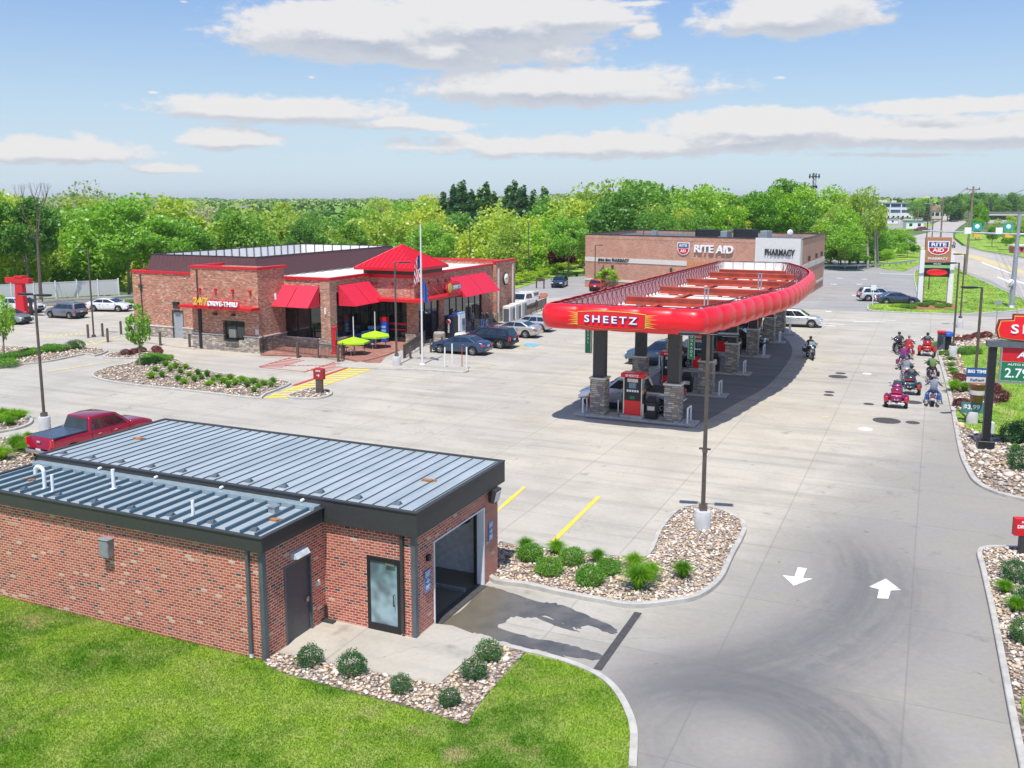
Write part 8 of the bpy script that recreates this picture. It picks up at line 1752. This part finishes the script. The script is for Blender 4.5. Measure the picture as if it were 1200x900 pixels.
def tuft_mesh(name, n, m_, seed, spread=.55, w=.010):
    rg = np.random.default_rng(seed); a = rg.uniform(0, 6.283, n); r = rg.uniform(0, .14, n); ln = rg.uniform(.6, 1.0, n); out_ = rg.uniform(.05, 1, n)*spread; bx, by = r*np.cos(a), r*np.sin(a); ta = a+rg.normal(0, .3, n)
    mx, my, mz = bx+np.cos(ta)*out_*.35, by+np.sin(ta)*out_*.35, ln*.62; ex, ey, ez = bx+np.cos(ta)*out_, by+np.sin(ta)*out_, ln*(1-.55*out_); px_, py_ = -np.sin(ta)*w, np.cos(ta)*w
    V = np.stack([np.stack([bx-px_, by-py_, bx*0], 1), np.stack([bx+px_, by+py_, bx*0], 1), np.stack([mx+px_*.8, my+py_*.8, mz], 1), np.stack([mx-px_*.8, my-py_*.8, mz], 1), np.stack([ex, ey, ez], 1), np.stack([ex+px_*.1, ey+py_*.1, ez], 1)], 1).reshape(-1, 3)
    b = (np.arange(n)*6)[:, None]; F = np.concatenate([b+np.array([[0, 1, 2, 3]]), b+np.array([[3, 2, 5, 4]])]); o_ = mesh_arrays(name, V, F, M[m_]); me = o_.data; COL.objects.unlink(o_); bpy.data.objects.remove(o_); return me
SHM = [shrub_mesh('foliage', 2600, .05, 'leaf_shrub', i_) for i_ in (1, 2, 11, 12)]; SHB = [shrub_mesh('foliage', 3800, .045, 'leaf_garden', i_, .7-.03*i_) for i_ in (3, 4, 5, 6)]
SHP = [shrub_mesh('foliage', 2600, .05, 'leaf_purple', 5, .62)]; TF = [tuft_mesh('blades', 900, 'leaf_bright', 6, .85), tuft_mesh('blades', 800, 'leaf_bright', 8, .95)]; TFD = [tuft_mesh('blades', 600, 'leaf_garden', 9, .8)]
stem = MB(); [stem.tube((0, 0, 0), (math.cos(a)*.25, math.sin(a)*.25, .5), .02, .008, 5) for a in (0, 1.3, 2.6, 3.9, 5.2)]; so2 = stem.build('stems', M['bark']); STEM = so2.data; COL.objects.unlink(so2); bpy.data.objects.remove(so2)
def shrub(meshes, px, s, label, group, h=None, z=.1, name='shrub', cat='shrub', stems=True, xy=None):
    p = xy or G(*px); o_ = thing(name, label, cat, (*p, z), random.uniform(0, 6.28), group); f = bpy.data.objects.new('blades' if name == 'grass_tuft' else 'foliage', random.choice(meshes)); COL.objects.link(f); f.parent = o_; f.scale = (s, s, h or s)
    if stems: q = bpy.data.objects.new('stems', STEM); COL.objects.link(q); q.parent = o_; q.scale = (s*.8, s*.8, (h or s)*.8)
for px, s, lab in (((363, 784), .72, 'dark green shrub in the rock border by the service door'), ((413, 794), .80, 'dark green shrub in the rock border before the glass door'), ((470, 815), .56, 'small round shrub at the lower middle of the rock border'), ((527, 832), .56, 'small shrub at the lowest corner of the rock border'), ((556, 800), .68, 'dark green shrub on the right arm of the rock border, lower of two'), ((573, 778), .72, 'dark green shrub at the upper right end of the rock border')):
    shrub(SHM, px, s, lab, 'shrubs in the rock border of the wash', z=.12)
for k, (px, s) in enumerate([((621, 659), .95), ((643, 676), .92), ((671, 664), .86), ((690, 687), .98), ((713, 675), .85)]): shrub(SHB, px, s, ['rounded green shrub nearest the wash on the gravel island', 'rounded green shrub at the kerb, second from the wash', 'rounded green shrub at the rear, middle of the island row', 'rounded green shrub at the kerb in the middle of the island', 'rounded green shrub beside the tall grass tufts'][k], 'rounded shrubs on the gravel island', h=s*1.15)
for k, (px, s) in enumerate([((616, 650), .55), ((652, 652), .55), ((700, 662), .50), ((743, 670), .6), ((748, 694), .85), ((762, 683), .62), ((800, 681), .62)]): shrub(TF, px, s, ['grass tuft behind the shrubs nearest the wash', 'grass tuft behind the second shrub of the island', 'grass tuft behind the middle shrubs of the island', 'grass tuft at the rear of the tuft cluster on the island', 'largest grass tuft at the kerb of the gravel island', 'grass tuft right of the largest one on the island', 'lone grass tuft on the right of the gravel island'][k], 'grass tufts on the gravel island', h=s*1.15, name='grass_tuft', cat='grass tuft', stems=False)
for px, s, mm, lab in (((1143, 506-2), .001, SHM, ''),):
    pass
PB_ = 'purple bushes beside the queue'
for px, s, lab in (((1123, 401), .8, 'purple bush nearest the blue-lidded bin'), ((1133, 400), 1.0, 'purple bush second from the blue-lidded bin'), ((1145, 398), 1.15, 'purple bush left of the thin grey sign post'), ((1155, 397), 1.15, 'purple bush right of the thin grey sign post'), ((1125, 449), 1.15, 'purple bush left of the coffee banner'), ((1126, 479), 1.1, 'purple bush below the coffee banner'), ((1166, 472), 1.6, 'large purple bush behind the price sign post'), ((1160, 462), 1.5, 'purple bush further back behind the price sign post')):
    shrub(SHP, px, s, lab, PB_, h=s*.9)
for px, s, lab in (((1129, 417), 1.3, 'green bush behind the lamp pedestal at the head of the queue'), ((1139, 416), 1.7, 'wide green bush right of the lamp pedestal'), ((1107, 418), 1.0, 'small green shrub left of the lamp pedestal'), ((1101, 408), 1.2, 'light green shrub at the kerb by the bins')): shrub(SHB, px, s, lab, 'green bushes at the head of the queue', h=s*.75)
for px, s in (((1114, 424), .8), ((1114, 431), .8), ((1116, 437), .7), ((1118, 441), .7)): shrub(TFD, px, s, 'low olive tuft in the strip beside the kerb', 'olive tufts beside the kerb', name='grass_tuft', cat='grass tuft', stems=False, h=.4)
for px, s, lab in (((1118, 460), .95, 'bright green tuft left of the coffee banner'), ((1130, 461), .8, 'bright green tuft behind the coffee banner'), ((1189, 528+4), .5, 'small tuft in the stones right of the price sign')): shrub(TF, px, s, lab, 'bright tufts by the banner', name='grass_tuft', cat='grass tuft', stems=False)
for px, s, lab in (((1185, 521), 1.3, 'dark green shrub at the edge of the sign lawn'), ((1197, 519), 1.4, 'dark green shrub cut by the right edge, upper'), ((1198, 552), 1.4, 'dark green shrub cut by the right edge, lower')): shrub(SHM, px, s, lab, 'dark shrubs right of the price sign')
for px, s, lab in (((1190, 684), .95, 'grey-green shrub beside the red drive-thru sign'), ((1204, 716), .9, 'green shrub lower along the right edge bed'), ((1200, 756), .9, 'green shrub lowest in the right edge bed')): shrub(SHM, px, s, lab, 'shrubs in the right edge bed')
for px, s, lab in (((1177, 698), .5, 'bright grass tuft nearest the kerb in the right edge bed'), ((1190, 720), .55, 'bright grass tuft below the first in the right edge bed')): shrub(TF, px, s, lab, 'bright tufts in the right edge bed', name='grass_tuft', cat='grass tuft', stems=False)
for px in ((1060, 362), (1068, 363), (1076, 360), (1083, 361), (1092, 359), (1101, 362), (1109, 361)): shrub(SHB, px, 1.15, 'round green shrub in the mulch at the foot of the pharmacy pylon', 'shrubs at the pharmacy pylon', h=1.0)
for px in ((1052, 360.5),): shrub([shrub_mesh('foliage', 900, .08, 'leaf_lime', 12)], px, 1.8, 'patch of yellow flowers left of the pylon shrubs', None, h=.5)
# rows of tufts in the store islands
is_pts = [(236, 446), (250, 449), (262, 451), (276, 453), (290, 455), (303, 457), (232, 441), (243, 443), (256, 446), (270, 447), (284, 449), (297, 451), (309, 453), (190, 444), (209, 448), (200, 437), (212, 440), (222, 443), (228, 449), (182, 437), (194, 431), (206, 433), (246, 453), (318, 456), (320, 450), (268, 456), (178, 445), (216, 452), (218, 434), (298, 462)]
for px in is_pts: shrub(TFD if random.random() < .6 else TF, px, random.uniform(.45, .7), 'low green tuft in the gravel island before the drive-thru block', 'tufts in the gravel island before the drive-thru', h=random.uniform(.35, .6), name='grass_tuft', cat='grass tuft', stems=False)
for px, s in (((172, 428), 1.5), ((182, 424), 1.7), ((192, 424), 1.3), ((176, 421), 1.2), ((196, 422), 1.0)): shrub(SHB, px, s, 'green shrub at the foot of the young tree', 'shrubs at the foot of the young tree', h=s*.6)
for px in ((148, 417), (158, 416), (166, 414), (184, 413), (186, 416)): shrub(SHP, px, .9, 'brownish twiggy shrub in the strip behind the young tree', 'brown shrubs behind the young tree', h=.8)
for px in ((2, 424), (12, 422), (22, 420), (32, 418), (40, 416), (52, 414), (60, 412), (66, 413), (-6, 426), (6, 430)): shrub(SHB, px, random.uniform(1.3, 2.0), 'olive green shrub in the bed at the left edge', 'olive shrubs in the left edge bed', h=1.0)
for px in ((85, 411), (92, 410)): shrub(SHM, px, 1.1, 'leafy shrub at the tip of the left bed', 'shrubs at the tip of the left bed', h=1.0)
for px in ((-4, 492), (4, 490), (10, 494), (17, 491), (25, 492), (0, 498), (12, 500)): shrub(TF, px, random.uniform(.6, .85), 'bright tuft in the island left of the lamp pedestal', 'bright tufts left of the lamp pedestal', name='grass_tuft', cat='grass tuft', stems=False, h=.6)
for px, s, lab in (((21, 530), 1.0, 'tall bright tuft left of the crimson pickup'), ((34, 533), .8, 'bright tuft at the tail of the crimson pickup'), ((3, 541), .8, 'bright tuft cut by the left edge'), ((33, 517), .5, 'pale tuft at the kerb above the crimson pickup tail')): shrub(TF, px, s, lab, 'bright tufts near the crimson pickup', name='grass_tuft', cat='grass tuft', stems=False)
for px in ((598, 352-6), (604, 356-6), (150, 356), (156, 355)): pass
for px, s in (((151, 357), 1.6), ((158, 356), 1.4)): shrub(SHB, px, s, 'small shrub by the guard rail at the store corner', 'shrubs at the store corner', h=.9)
x, y = G(713, 338); tree('bushy', x, y, 3.0, 1.2, 'leafy bush hiding the red hatchback', cat='shrub', name='shrub', z=.05)
# young trees
YT = proto_mesh('crown', 'airy', 1100, .05, 'leaf_mid', 44)
for px, h, lab in (((164, 431), 4.6, 'young tree with a thin trunk in the island before the service door'), ((5, 421), 4.9, 'young tree cut by the left edge of the photo')):
    o_ = thing('tree', lab, 'tree', (*G(*px), .1), .8); c = bpy.data.objects.new('crown', YT); COL.objects.link(c); c.parent = o_; c.scale = (h*.62, h*.62, h); t_ = bpy.data.objects.new('trunk', TR['broad']); COL.objects.link(t_); t_.parent = o_; t_.scale = (h, h, h)

# ------------------------------------------------------------------ the air
USE_HAZE = True
if USE_HAZE:
    hm, t, out = new_mat('haze'); pv = t.n('ShaderNodeVolumePrincipled', {'Color': (.96, .98, 1.0), 'Density': .00013, 'Anisotropy': .2}); t.put(out.inputs['Volume'], pv.outputs[0])
    mb = MB(); mb.bb(-3700, 3700, -80, 5400, -12, 42); tag(mb.build('haze', hm), kind='stuff')
